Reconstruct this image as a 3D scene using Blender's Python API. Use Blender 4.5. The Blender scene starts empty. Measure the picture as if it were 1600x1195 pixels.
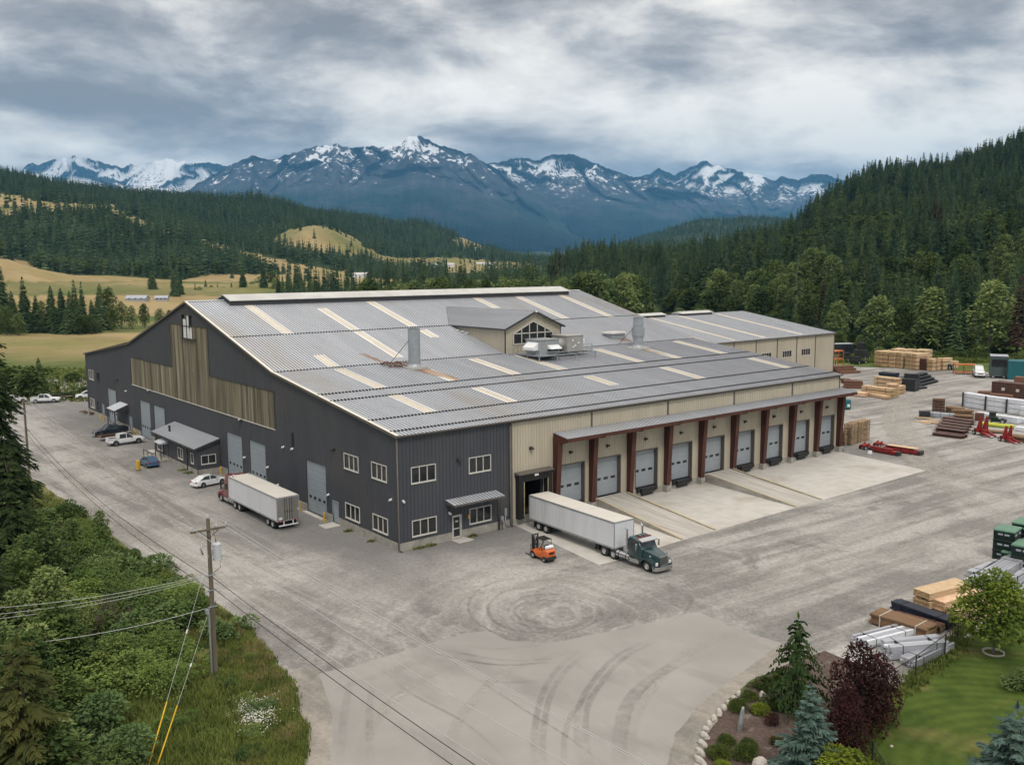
import bpy, math, random
import numpy as np
from mathutils import Vector, Matrix, noise as mnoise
rnd = random.Random(7)
SC = bpy.context.scene
COL = SC.collection
# ---------------------------------------------------------------- camera
CAM_POS = Vector((-47.626, -78.511, 28.441))
YAW, PITCH, ROLL, FPX = 0.672496, 0.125622, -0.0066381, 1430.882
fw = Vector((math.sin(YAW)*math.cos(PITCH), math.cos(YAW)*math.cos(PITCH), -math.sin(PITCH)))
_r = Vector((math.cos(YAW), -math.sin(YAW), 0)); _u = _r.cross(fw)
RV = _r*math.cos(ROLL) + _u*math.sin(ROLL); UV = -_r*math.sin(ROLL) + _u*math.cos(ROLL)
cd = bpy.data.cameras.new('camera'); cam = bpy.data.objects.new('camera', cd); COL.objects.link(cam)
cd.sensor_width = 36; cd.lens = 36*FPX/1600; cd.clip_start = .5; cd.clip_end = 120000
m4 = Matrix((RV, UV, -fw)).transposed().to_4x4(); m4.translation = CAM_POS
cam.matrix_world = m4; SC.camera = cam
def ray(px, py): return RV*((px-800)/FPX) + UV*((597.5-py)/FPX) + fw
GZ = -0.5
def G(px, py, z=GZ):                       # the place on level ground that a spot of the photograph shows
    d = ray(px, py); return CAM_POS + d*((z-CAM_POS.z)/d.z)
def AX(px, py, ax, v):
    d = ray(px, py); return CAM_POS + d*((v-CAM_POS[ax])/d[ax])
def DEP(px, py, D): return CAM_POS + ray(px, py)*D
# ---------------------------------------------------------------- world
SUN_EL, SUN_AZ = math.radians(52), math.radians(205)    # azimuth clockwise from +Y
W = bpy.data.worlds.new('World'); SC.world = W; W.use_nodes = True
def build_world():
    nt = W.node_tree; N = nt.nodes; L = nt.links; N.clear()
    out = N.new('ShaderNodeOutputWorld'); bg = N.new('ShaderNodeBackground'); bg.inputs['Strength'].default_value = .1
    L.new(bg.outputs[0], out.inputs[0])
    sky = N.new('ShaderNodeTexSky'); sky.sky_type = 'NISHITA'; sky.sun_disc = False
    sky.sun_elevation = SUN_EL; sky.sun_rotation = SUN_AZ; sky.altitude = 600
    tc = N.new('ShaderNodeTexCoord'); sep = N.new('ShaderNodeSeparateXYZ'); L.new(tc.outputs['Generated'], sep.inputs[0])
    def math_(op, a, b=None, c=None, clamp=False):
        n = N.new('ShaderNodeMath'); n.operation = op; n.use_clamp = clamp
        for i, v in enumerate((a, b, c)):
            if v is None: continue
            if isinstance(v, (int, float)): n.inputs[i].default_value = v
            else: L.new(v, n.inputs[i])
        return n.outputs[0]
    z = math_('MAXIMUM', sep.outputs[2], 0.0)
    zz = math_('ADD', z, .2)
    comb = N.new('ShaderNodeCombineXYZ')
    L.new(math_('DIVIDE', sep.outputs[0], zz), comb.inputs[0]); L.new(math_('DIVIDE', sep.outputs[1], zz), comb.inputs[1])
    mp = N.new('ShaderNodeMapping'); mp.inputs['Rotation'].default_value = (0, 0, YAW); mp.inputs['Location'].default_value = (5.3, 9.45, 0)
    mp.inputs['Scale'].default_value = (1.25, 1.7, 1)
    L.new(comb.outputs[0], mp.inputs[0])
    def noise(sc, det, rough, dist, vec):
        n = N.new('ShaderNodeTexNoise'); n.inputs['Scale'].default_value = sc; n.inputs['Detail'].default_value = det
        n.inputs['Roughness'].default_value = rough; n.inputs['Distortion'].default_value = dist; L.new(vec, n.inputs['Vector']); return n.outputs['Fac']
    a = noise(.8, 8, .5, .25, mp.outputs[0]); mp2 = N.new('ShaderNodeMapping'); mp2.inputs['Rotation'].default_value = (0, 0, YAW); L.new(tc.outputs['Generated'], mp2.inputs[0]); mp3 = N.new('ShaderNodeMapping'); mp3.inputs['Scale'].default_value = (1, 1, 2.6); mp3.inputs['Location'].default_value = (2.2, .7, .4); L.new(mp2.outputs[0], mp3.inputs[0]); b = noise(5.2, 12, .6, .25, mp3.outputs[0]); c = noise(.23, 2, .5, 0, mp.outputs[0])
    f = math_('ADD', math_('ADD', math_('MULTIPLY', a, .55), math_('MULTIPLY', b, .6)), math_('MULTIPLY', c, .25))   # about .69 in the mean
    # the cloud deck thins and brightens towards the horizon
    hz = math_('MULTIPLY', math_('POWER', math_('SUBTRACT', 1.0, z, None, True), 14), .15)
    f = math_('ADD', f, hz)
    r = N.new('ShaderNodeValToRGB'); L.new(f, r.inputs[0]); e = r.color_ramp.elements
    def K(v): return (v[0], v[1], v[2], 1)
    stops = [(.605, (2.75, 2.45, 2.25)), (.65, (3.8, 3.45, 3.2)), (.70, (5.7, 5.3, 4.9)), (.745, (8.3, 7.7, 6.9)), (.83, (11.5, 10.7, 9.4))]
    e[0].position = stops[0][0]; e[0].color = K(stops[0][1]); e[1].position = stops[-1][0]; e[1].color = K(stops[-1][1])
    for p, v in stops[1:-1]: q = e.new(p); q.color = K(v)
    # overcast sky: the zenith is about three times as bright as the horizon
    g = math_('MULTIPLY_ADD', math_('SMOOTH_MIN', math_('MULTIPLY', math_('MAXIMUM', math_('SUBTRACT', z, .3), 0), 1.9), 1.3, .3), 1.0, 1.0)
    vm = N.new('ShaderNodeVectorMath'); vm.operation = 'SCALE'; L.new(r.outputs[0], vm.inputs[0]); L.new(g, vm.inputs['Scale'])
    mx = N.new('ShaderNodeMixRGB'); mx.inputs[0].default_value = .94; L.new(sky.outputs[0], mx.inputs[1]); L.new(vm.outputs[0], mx.inputs[2])
    L.new(mx.outputs[0], bg.inputs[0])
build_world()
sd = bpy.data.lights.new('sun', 'SUN'); sd.energy = 1.45; sd.angle = math.radians(14); sd.color = (1, .95, .88)
so = bpy.data.objects.new('sun', sd); COL.objects.link(so); so.location = (0, 0, 200)
_sd = Vector((math.sin(SUN_AZ)*math.cos(SUN_EL), math.cos(SUN_AZ)*math.cos(SUN_EL), math.sin(SUN_EL)))
so.rotation_euler = _sd.to_track_quat('Z', 'Y').to_euler()
SC.view_settings.view_transform = 'Standard'; SC.view_settings.look = 'None'; SC.view_settings.gamma = 1
SC.view_settings.exposure = 0.29
SC.render.engine = 'CYCLES'
SC.cycles.max_bounces = 6; SC.cycles.diffuse_bounces = 2; SC.cycles.glossy_bounces = 2; SC.cycles.transparent_max_bounces = 12
SC.cycles.volume_bounces = 0; SC.cycles.use_adaptive_sampling = True
# ---------------------------------------------------------------- helpers
class MB:
    def __init__(s): s.v = []; s.f = []; s.m = []; s.sm = []
    def add(s, vs, fs, m=0, smooth=False):
        o = len(s.v); s.v += [tuple(v) for v in vs]
        for f in fs: s.f.append(tuple(i+o for i in f)); s.m.append(m); s.sm.append(smooth)
    def quad(s, a, b, c, d, m=0): s.add((a, b, c, d), ((0, 1, 2, 3),), m)
    def box(s, x0, y0, z0, x1, y1, z1, m=0, T=None):
        vs = [Vector((x, y, z)) for z in (z0, z1) for y in (y0, y1) for x in (x0, x1)]
        if T is not None: vs = [T @ v for v in vs]
        s.add(vs, ((0, 2, 3, 1), (4, 5, 7, 6), (0, 1, 5, 4), (1, 3, 7, 5), (3, 2, 6, 7), (2, 0, 4, 6)), m)
    def bbox(s, x0, y0, z0, x1, y1, z1, b=.04, m=0, T=None):   # box with chamfered vertical and top edges
        p0 = [(x0+b, y0), (x1-b, y0), (x1, y0+b), (x1, y1-b), (x1-b, y1), (x0+b, y1), (x0, y1-b), (x0, y0+b)]
        cx, cy = (x0+x1)/2, (y0+y1)/2
        def ins(p): return (cx+(p[0]-cx)*(1-2*b/max(x1-x0, .01)), cy+(p[1]-cy)*(1-2*b/max(y1-y0, .01)))
        lv = [[(p[0], p[1], z0) for p in p0], [(p[0], p[1], z1-b) for p in p0], [(*ins(p), z1) for p in p0]]
        vs = [Vector(q) for l in lv for q in l]
        if T is not None: vs = [T @ v for v in vs]
        fs = [(i+k*8, (i+1) % 8+k*8, (i+1) % 8+k*8+8, i+k*8+8) for k in range(2) for i in range(8)]
        fs += [tuple(range(7, -1, -1)), tuple(range(16, 24))]
        s.add(vs, fs, m)
    def cyl(s, a, b, r0, r1=None, n=10, m=0, smooth=True, caps=True):
        a = Vector(a); b = Vector(b); r1 = r0 if r1 is None else r1
        d = (b-a).normalized(); p = d.orthogonal().normalized(); q = d.cross(p)
        vs = []
        for c, r in ((a, r0), (b, r1)):
            for i in range(n):
                t = 2*math.pi*i/n; vs.append(c + (p*math.cos(t)+q*math.sin(t))*r)
        s.add(vs, [(i, (i+1) % n, (i+1) % n+n, i+n) for i in range(n)], m, smooth)
        if caps: s.add(vs[:n], (tuple(range(n-1, -1, -1)),), m); s.add(vs[n:], (tuple(range(n)),), m)
    def tube(s, pts, r, n=6, m=0):
        pts = [Vector(p) for p in pts]; vs = []; k = len(pts)
        for i, p in enumerate(pts):
            d = (pts[min(i+1, k-1)]-pts[max(i-1, 0)]).normalized()
            up = Vector((0, 0, 1)) if abs(d.z) < .95 else Vector((1, 0, 0))
            a = d.cross(up).normalized(); b = a.cross(d); rr = r[i] if isinstance(r, (list, tuple)) else r
            vs += [p+(a*math.cos(2*math.pi*j/n)+b*math.sin(2*math.pi*j/n))*rr for j in range(n)]
        fs = [(i*n+j, i*n+(j+1) % n, (i+1)*n+(j+1) % n, (i+1)*n+j) for i in range(k-1) for j in range(n)]
        fs += [tuple(range(n-1, -1, -1)), tuple(range((k-1)*n, k*n))]
        s.add(vs, fs, m, True)
    def prism(s, poly, ex, m=0):           # poly: list of 3D points, ex: extrusion vector
        P = [Vector(p) for p in poly]; ex = Vector(ex); n = len(P)
        s.add(P+[p+ex for p in P], [tuple(range(n-1, -1, -1)), tuple(range(n, 2*n))]+[(i, (i+1) % n, (i+1) % n+n, i+n) for i in range(n)], m)
    def loft(s, rings, m=0, smooth=True, close=True, cap=True):
        n = len(rings[0]); vs = [Vector(p) for r in rings for p in r]; fs = []
        for k in range(len(rings)-1):
            for i in range(n if close else n-1):
                j = (i+1) % n; fs.append((k*n+i, k*n+j, (k+1)*n+j, (k+1)*n+i))
        s.add(vs, fs, m, smooth)
        if cap and close:
            s.add(rings[0], (tuple(range(n-1, -1, -1)),), m); s.add(rings[-1], (tuple(range(n)),), m)
    def mesh(s, name, mats):
        me = bpy.data.meshes.new(name); me.from_pydata(s.v, [], s.f)
        for x in (mats if isinstance(mats, (list, tuple)) else [mats]): me.materials.append(x)
        me.polygons.foreach_set('material_index', s.m); me.polygons.foreach_set('use_smooth', s.sm)
        me.update(); return me
    def build(s, name, mats, parent=None, loc=None, rz=0):
        return obj(name, s.mesh(name, mats), parent, loc, rz)
def obj(name, me, parent=None, loc=None, rz=0):
    o = bpy.data.objects.new(name, me); COL.objects.link(o)
    if parent is not None: o.parent = parent
    if loc is not None: o.location = loc
    if rz: o.rotation_euler = (0, 0, rz)
    return o
def tag(o, label=None, cat=None, group=None, kind=None):
    if label: o['label'] = label
    if cat: o['category'] = cat
    if group: o['group'] = group
    if kind: o['kind'] = kind
    return o
def thing(name, label, cat, loc=(0, 0, 0), rz=0, group=None):
    o = bpy.data.objects.new(name, None); COL.objects.link(o); o.empty_display_size = .5
    o.location = loc; o.rotation_euler = (0, 0, rz); return tag(o, label, cat, group)
def dup(root, loc, rz=0, label=None, group=None, sc=None):
    def cp(o, par):
        c = o.copy(); COL.objects.link(c)
        if par is not None: c.parent = par
        for ch in o.children: cp(ch, c)
        return c
    r = cp(root, None); r.location = loc; r.rotation_euler = (0, 0, rz)
    if sc is not None: r.scale = sc if isinstance(sc, tuple) else (sc, sc, sc)
    if label: r['label'] = label
    if group: r['group'] = group
    return r
def TR(x=0, y=0, z=0, rz=0, rx=0, ry=0):
    return Matrix.Translation((x, y, z)) @ Matrix.Rotation(rz, 4, 'Z') @ Matrix.Rotation(ry, 4, 'Y') @ Matrix.Rotation(rx, 4, 'X')
# ---------------------------------------------------------------- materials
def M(name, c, c2=None, sc=1.5, rough=.7, metal=0., det=6, bump=0., bsc=None, spec=.35, stretch=None, objvar=0., stain=None, ssc=.15, sth=(.5, .7), lo=.35, hi=.68, coat=0., trans=0., sstretch=None):
    m = bpy.data.materials.new(name); m.use_nodes = True; nt = m.node_tree; N = nt.nodes; L = nt.links
    p = N['Principled BSDF']; p.inputs['Roughness'].default_value = rough; p.inputs['Metallic'].default_value = metal
    p.inputs['Specular IOR Level'].default_value = spec; p.inputs['Coat Weight'].default_value = coat; p.inputs['Coat Roughness'].default_value = .08
    tc = N.new('ShaderNodeTexCoord')
    def vec(st):
        if st is None: return tc.outputs['Object']
        mp = N.new('ShaderNodeMapping'); mp.inputs['Scale'].default_value = st; L.new(tc.outputs['Object'], mp.inputs[0]); return mp.outputs[0]
    def nz(sc, det, v, rg=.6):
        n = N.new('ShaderNodeTexNoise'); n.inputs['Scale'].default_value = sc; n.inputs['Detail'].default_value = det; n.inputs['Roughness'].default_value = rg
        L.new(v, n.inputs['Vector']); return n.outputs['Fac']
    def mr(f, a, b, x=0., y=1.):
        n = N.new('ShaderNodeMapRange'); n.inputs[1].default_value = a; n.inputs[2].default_value = b; n.inputs[3].default_value = x; n.inputs[4].default_value = y; L.new(f, n.inputs[0]); return n.outputs[0]
    def mix(f, a, b):
        n = N.new('ShaderNodeMixRGB')
        if isinstance(f, float): n.inputs[0].default_value = f
        else: L.new(f, n.inputs[0])
        for i, v in ((1, a), (2, b)):
            if isinstance(v, tuple): n.inputs[i].default_value = (*v, 1)
            else: L.new(v, n.inputs[i])
        return n.outputs[0]
    c2 = c2 or tuple(x*.8 for x in c)
    f = nz(sc, det, vec(stretch)); col = mix(mr(f, lo, hi), c2, c)
    if stain is not None: col = mix(mr(nz(ssc, 5, vec(sstretch)), sth[0], sth[1]), col, stain)
    if objvar:
        oi = N.new('ShaderNodeObjectInfo'); hv = N.new('ShaderNodeHueSaturation'); L.new(col, hv.inputs['Color'])
        L.new(mr(oi.outputs['Random'], 0, 1, 1-objvar, 1+objvar), hv.inputs['Value']); L.new(mr(oi.outputs['Random'], 0, 1, .5+objvar*.06, .5-objvar*.06), hv.inputs['Hue']); col = hv.outputs[0]
    L.new(col, p.inputs['Base Color'])
    if bump:
        b = N.new('ShaderNodeBump'); b.inputs['Strength'].default_value = 1; b.inputs['Distance'].default_value = bump
        L.new(nz(bsc or sc*4, 4, vec(stretch)), b.inputs['Height']); L.new(b.outputs[0], p.inputs['Normal'])
    if trans:
        t = N.new('ShaderNodeBsdfTranslucent'); L.new(col, t.inputs[0]); mx = N.new('ShaderNodeMixShader'); mx.inputs[0].default_value = trans
        L.new(p.outputs[0], mx.inputs[1]); L.new(t.outputs[0], mx.inputs[2]); L.new(mx.outputs[0], N['Material Output'].inputs[0])
    return m
MT = dict(
 charcoal=M('charcoal metal siding', (.072, .076, .088), (.058, .062, .072), .35, .5, stretch=(1, 1, .15), stain=(.08, .078, .08), ssc=.12, sth=(.5, .75)),
 tan=M('tan metal siding', (.50, .445, .35), (.43, .385, .30), .5, .5, stretch=(1, 1, .2)),
 fiber=M('weathered fibreglass panel', (.225, .20, .14), (.085, .076, .055), .9, .6, stretch=(1, 1.1, .05), stain=(.31, .28, .20), ssc=1.1, sth=(.56, .62), sstretch=(1, 1, .02), lo=.38, hi=.62),
 roof=M('galvanised roof sheet', (.565, .59, .63), (.475, .50, .54), .5, .42, metal=.25, stretch=(1, .08, .3), stain=(.46, .435, .40), ssc=.11, sth=(.54, .72), sstretch=(1, .3, .3)),
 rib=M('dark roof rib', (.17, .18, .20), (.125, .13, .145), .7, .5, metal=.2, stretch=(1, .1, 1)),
 cream=M('cream skylight sheet', (.73, .695, .62), (.64, .60, .52), .6, .5, stretch=(1, .2, 1)),
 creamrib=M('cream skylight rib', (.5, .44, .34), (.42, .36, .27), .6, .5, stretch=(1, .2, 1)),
 trimd=M('dark trim', (.055, .055, .06), (.045, .045, .05), 2, .5),
 trimb=M('bronze trim', (.13, .115, .10), (.1, .09, .08), 2, .5),
 capw=M('pale ridge cap', (.56, .555, .53), (.46, .455, .43), .4, .5, metal=.1),
 conc=M('concrete wall', (.40, .385, .34), (.27, .255, .22), 1.2, .9, bump=.01, stain=(.17, .155, .13), ssc=.6, sth=(.56, .74)),
 slab=M('concrete slab', (.51, .49, .455), (.43, .41, .375), .6, .9, bump=.004, bsc=40, stain=(.30, .255, .2), ssc=.12, sth=(.55, .75)),
 rampc=M('concrete ramp', (.47, .45, .415), (.33, .305, .27), .8, .9, stretch=(3, .25, 1), stain=(.25, .2, .16), ssc=.5, sth=(.58, .75), sstretch=(1.5, .2, 1)),
 door=M('blue grey door', (.31, .34, .365), (.28, .305, .33), .8, .45),
 doorb=M('pale blue door', (.30, .34, .375), (.265, .305, .34), .8, .45),
 glass=M('dark glass', (.018, .02, .022), (.03, .032, .035), 1.2, .06, spec=.6),
 wframe=M('window frame', (.62, .60, .55), (.55, .53, .48), 3, .5),
 black=M('black rubber', (.014, .014, .015), (.022, .021, .02), 3, .75),
 dark=M('dark steel', (.035, .035, .037), (.05, .048, .046), 3, .55, metal=.3),
 rust=M('red oxide steel', (.10, .036, .025), (.06, .022, .016), 1.2, .6, stretch=(1, 1, .3)),
 rusty=M('rusty brown', (.20, .10, .055), (.11, .055, .035), 3, .85),
 galv=M('galvanised steel', (.46, .48, .50), (.36, .375, .39), 2, .4, metal=.5),
 white=M('white paint', (.76, .77, .78), (.70, .71, .72), .8, .4),
 whitev=M('dusty white trailer side', (.70, .715, .74), (.62, .635, .66), 1, .45, stretch=(1, 1, .1), stain=(.5, .48, .44), ssc=.5, sth=(.55, .8), sstretch=(1, 1, .15)),
 truckroof=M('cream trailer roof', (.60, .575, .525), (.53, .505, .455), .7, .6, stretch=(1, .3, 1)),
 yellow=M('yellow paint', (.70, .44, .025), (.55, .33, .02), 2, .5),
 paleyellow=M('worn yellow kerb paint', (.60, .47, .22), (.42, .36, .24), 1.5, .7),
 steelb=M('stainless', (.6, .61, .62), (.5, .51, .52), 2, .25, metal=.9),
 wood=M('fresh sawn lumber', (.64, .475, .31), (.53, .37, .22), 2, .8, stretch=(1, 1, 5), objvar=.16),
 woodend=M('lumber end grain', (.56, .40, .23), (.36, .23, .11), 7, .85, objvar=.16),
 palet=M('pallet wood', (.52, .39, .25), (.34, .24, .145), 3, .85, objvar=.15),
 brown=M('brown timber', (.15, .075, .045), (.09, .042, .027), 3, .8, objvar=.1),
)
# ---------------------------------------------------------------- ribbed sheeting
class Fr:
    def __init__(s, O, S, N, Uv=(0, 0, 1)): s.O = Vector(O); s.S = Vector(S); s.N = Vector(N); s.U = Vector(Uv)
    def __call__(s, a, z, d=0): return s.O + s.S*a + s.U*z + s.N*d
def pl(pts, x):
    for (a, za), (b, zb) in zip(pts, pts[1:]):
        if x <= b+1e-9: return za+(zb-za)*(x-a)/(b-a)
    return pts[-1][1]
def sheet(mb, F, s0, s1, z0, top, ops=(), pitch=.45, rw=.09, rd=.05, m=0, mr=None, reveal=0, mrev=0):
    top = top if isinstance(top, list) else [(s0, top), (s1, top)]
    mr = m if mr is None else mr
    bp = sorted({round(x, 4) for x in [s0, s1]+[o[i] for o in ops for i in (0, 1)]+[t[0] for t in top] if s0-1e-6 <= x <= s1+1e-6})
    def free(a, b, pad=0):
        zs = sorted([(o[2]-pad, o[3]+pad) for o in ops if o[0]-pad < (a+b)/2 < o[1]+pad]); r = []; z = z0
        for p, q in zs:
            if p > z+1e-4: r.append((z, p))
            z = max(z, q)
        r.append((z, None)); return r
    for a, b in zip(bp, bp[1:]):
        for p, q in free(a, b):
            ta, tb = (pl(top, a), pl(top, b)) if q is None else (q, q)
            if ta > p+1e-4 or tb > p+1e-4: mb.quad(F(a, p), F(b, p), F(b, tb), F(a, ta), m)
    n = int((s1-s0)/pitch)
    for i in range(n+1):
        c = s0+(s1-s0-n*pitch)/2+i*pitch; a, b = c-rw/2, c+rw/2
        if a < s0 or b > s1: continue
        for p, q in free(c, c, .1):
            ta, tb = (pl(top, a), pl(top, b)) if q is None else (q, q)
            if min(ta, tb) < p+.03: continue
            k = rw*.28
            mb.add((F(a, p), F(a+k, p, rd), F(b-k, p, rd), F(b, p), F(a, ta), F(a+k, ta, rd), F(b-k, tb, rd), F(b, tb)),
                   ((0, 1, 5, 4), (1, 2, 6, 5), (2, 3, 7, 6), (0, 3, 2, 1)), mr)
    if reveal:
        for a, b, p, q in ops:
            for u, v in (((a, p), (a, q)), ((a, q), (b, q)), ((b, q), (b, p)), ((b, p), (a, p))):
                mb.quad(F(*u), F(*v), F(*v, -reveal), F(*u, -reveal), mrev)
def wallbox(mb, F, a, b, p, q, d0, d1, m=0):
    vs = [F(x, z, d) for d in (d0, d1) for z in (p, q) for x in (a, b)]
    mb.add(vs, ((0, 2, 3, 1), (4, 5, 7, 6), (0, 1, 5, 4), (1, 3, 7, 5), (3, 2, 6, 7), (2, 0, 4, 6)), m)
# ================================================================ the warehouse
L1, ZE, YK, ZK, YP, ZP = 79.8, 11.5, 29.2, 15.4, 59.6, 23.47
WH = thing('warehouse', 'long warehouse with charcoal gable wall, tan dock front and grey ribbed metal roof', 'warehouse')
FL = Fr((0, 0, 0), (0, 1, 0), (-1, 0, 0)); FF = Fr((0, 0, 0), (1, 0, 0), (0, -1, 0))
FR_ = Fr((L1, 0, 0), (0, 1, 0), (1, 0, 0)); FB = Fr((0, 119.2, 0), (1, 0, 0), (0, 1, 0))
gable = [(0, ZE), (YK, ZK), (YP, ZP), (90, ZK), (120.5, ZE)]
od = [(15.95, 20.95, -.45, 5.75), (32.75, 37.9, -.45, 5.72), (40.5, 45.9, -.45, 5.7), (72.5, 78.0, -.45, 5.85), (79.95, 85.5, -.45, 5.85), (100.1, 105.4, -.45, 6.0)]
md = [(13.05, 14.28, -.45, 2.05), (90.65, 91.85, -.45, 2.1), (108.5, 109.65, -.2, 2.35)]
wl = [(8.17, 11.24, 6.46, 8.03), (2.25, 5.18, 6.46, 8.03), (8.17, 11.24, .86, 2.41), (2.25, 5.18, .86, 2.41), (114.6, 118.1, 6.66, 8.42), (115.3, 118.3, .95, 2.65)]
wdk = [(110.3, 112.4, 6.66, 8.36), (111.2, 113.4, .95, 2.65)]
slot = (23.95, 24.75, 6.75, 8.5); gw = (57.6, 61.8, 18.1, 21.55)
Tb = (29.3, 89.3, 8.27, 13.07); Tt = (51.3, 67.5, 13.07, 19.98)
mb = MB()
sheet(mb, FL, 0, 120.5, .35, gable, od+md+wl+wdk+[slot, gw, Tb, Tt], .45, .09, .05, 0, 0, .14, 1)
sheet(mb, FF, 0, 14.66, .35, ZE, [(1.62, 4.5, 6.46, 8.03), (8.94, 11.74, 6.46, 8.03), (1.62, 4.5, .86, 2.41), (8.94, 11.74, .86, 2.41), (6.65, 7.72, -.45, 2.08)], .45, .09, .05, 0, 0, .14, 1)
mb.build('wall', [MT['charcoal'], MT['trimd']], WH)
mb = MB(); sheet(mb, Fr((-.003, 0, 0), (0, 1, 0), (-1, 0, 0)), *Tb[:2], Tb[2], Tb[3], [], .3, .07, .035)
sheet(mb, Fr((-.003, 0, 0), (0, 1, 0), (-1, 0, 0)), *Tt[:2], Tt[2], Tt[3], [gw], .3, .07, .035)
mb.build('fibreglass_panel', MT['fiber'], WH)
mb = MB()
for a, b, p, q in ((29.2, 89.4, 8.17, 8.27),): wallbox(mb, FL, a, b, p, q, 0, .09)
mb.build('panel_trim', MT['wframe'], WH)
mb = MB()
for a, b, p, q in ((29.2, 29.32, 8.27, 13.07), (89.28, 89.4, 8.27, 13.07), (51.2, 51.3, 13.07, 20.08), (67.5, 67.6, 13.07, 20.08), (51.3, 57.5, 19.98, 20.08), (61.9, 67.5, 19.98, 20.08), (29.2, 51.2, 13.07, 13.15), (67.6, 89.4, 13.07, 13.15)): wallbox(mb, FL, a, b, p, q, 0, .08); mb.build('panel_trim', MT['trimd'], WH); mb = MB()
# tan dock front, right wall, back wall
DX = [23.8, 29.87]+[29.87+6.68*k for k in range(1, 8)]
docks = [(x-1.95, x+1.95, .58, 5.34) for x in DX]
bay = (16.0, 19.4, .5, 4.55)
mb = MB(); sheet(mb, FF, 14.66, L1, .0, ZE, docks+[bay], .4, .08, .045, 0, 0, .55, 1)
sheet(mb, FR_, 0, 119.2, -.5, [(0, ZE), (YK, ZK), (YP, ZP), (90, ZK), (119.2, ZE)], [], 1.2, .08, .045); sheet(mb, FB, 0, L1, -.5, ZE, [], 1.2, .08, .045)
mb.build('tan_wall', [MT['tan'], MT['trimb']], WH)
mb = MB()
for x in (26.97, 40.44, 53.91, 67.39, L1-.08): wallbox(mb, FF, x-.1, x+.1, 9.45, 11.3, 0, .11)
wallbox(mb, FF, 14.56, 14.8, -.5, 11.3, 0, .12); wallbox(mb, FF, 14.8, L1, 11.22, 11.4, 0, .1)
mb.build('wall_trim', MT['trimb'], WH)
# concrete footing
mb = MB()
def foot(F, segs, p=-.8, q=.35, d=.07):
    for a, b in segs: wallbox(mb, F, a, b, p, q, -.05, d)
cuts = sorted(od+md); y = -.07; segs = []
for o in cuts: segs.append((y, o[0])); y = o[1]
segs.append((y, 120.5))
for s_ in segs: foot(FL, [s_]); mb.build('foundation', MT['conc'], WH); mb = MB()
for s_ in ((0, 6.65), (7.72, 14.6)): foot(FF, [s_]); mb.build('foundation', MT['conc'], WH); mb = MB()
wallbox(mb, FF, 14.8, 16.0, -.8, .35, -.05, .06); wallbox(mb, FF, 16.0, 19.4, -.8, .5, -.5, .06); wallbox(mb, FF, 19.4, 21.0, -.8, .35, -.05, .06)
wallbox(mb, FF, 21.0, L1, -.9, .0, -.05, .055)
for x0, x1 in [(21.0, docks[0][0])]+[(a[1], b[0]) for a, b in zip(docks, docks[1:])]+[(docks[-1][1], L1)]: wallbox(mb, FF, x0, x1, .0, .35, -.05, .055)
for a, b, p, q in docks: wallbox(mb, FF, a, b, 0, p, -.5, .055)
mb.build('foundation', MT['conc'], WH)
# downpipes, corner trim
for pts in ([(-.12, -.12, 11.2), (-.12, -.12, -.3), (.12, -.5, -.45)], [(14.45, -.14, 11.0), (14.45, -.14, -.2), (14.6, -.4, -.4)]):
    mb = MB(); mb.tube(pts, .09, 6); mb.build('downpipe', MT['trimb'], WH)
# windows
def window(F, a, b, p, q, n=3, fr='wframe', parent=WH, d=-.05, hbar=None):
    m = MB(); t = .09
    for A in ((a-t, b+t, p-t, p), (a-t, b+t, q, q+t), (a-t, a, p, q), (b, b+t, p, q)): wallbox(m, F, *A, -.03, .075)
    for i in range(1, n):
        x = a+(b-a)*i/n; wallbox(m, F, x-.04, x+.04, p, q, -.06, .03)
    if hbar: wallbox(m, F, a, b, hbar-.04, hbar+.04, -.06, .028)
    wallbox(m, F, a-t, b+t, p-t-.06, p-t, 0, .11)
    o = m.build('window', MT[fr], parent)
    g = MB(); g.quad(F(a, p, d), F(b, p, d), F(b, q, d), F(a, q, d)); g.build('glass', MT['glass'], o); 
    k = MB(); u = .45+.3*rnd.random()
    k.quad(F(a+.02, p+.02, d-.06), F(b-.02, p+.02, d-.06), F(b-.02, q-(q-p)*.05, d-.06), F(a+.02, q-(q-p)*.05, d-.06))
    return o
for w in wl: window(FL, *w)
for w in wdk: window(FL, *w, n=2, fr='charcoal')
for w in ((1.62, 4.5, 6.46, 8.03), (8.94, 11.74, 6.46, 8.03), (1.62, 4.5, .86, 2.41), (8.94, 11.74, .86, 2.41)): window(FF, *w)
# gable loft window, half boarded white
m = MB()
for A in ((57.5, 61.9, 21.55, 21.67), (57.5, 57.6, 18.1, 21.55), (61.8, 61.9, 18.1, 21.55), (59.9, 60.0, 18.1, 21.55), (58.7, 58.78, 19.6, 21.55), (57.6, 61.8, 19.85, 19.92)): wallbox(m, FL, *A, -.1, .06)
wallbox(m, FL, 56.2, 62.0, 17.93, 18.1, 0, .25)
o = m.build('loft_window', MT['trimd'], WH)
m = MB(); wallbox(m, FL, 60.0, 61.5, 18.1, 20.9, -.12, -.03); wallbox(m, FL, 57.62, 58.6, 18.1, 19.8, -.12, -.03); wallbox(m, FL, 58.9, 59.9, 18.1, 21.5, -.12, -.03); m.build('board', MT['white'], o)
m = MB(); m.quad(FL(57.6, 18.1, -.16), FL(61.8, 18.1, -.16), FL(61.8, 21.55, -.16), FL(57.6, 21.55, -.16)); m.build('glass', MT['glass'], o)
m = MB(); wallbox(m, FL, *slot, -.12, -.02); 
for k in range(6): wallbox(m, FL, slot[0]+.03, slot[1]-.03, slot[2]+.05+k*.28, slot[2]+.12+k*.28, -.03, .01)
m.build('louvre', MT['black'], WH)
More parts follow.
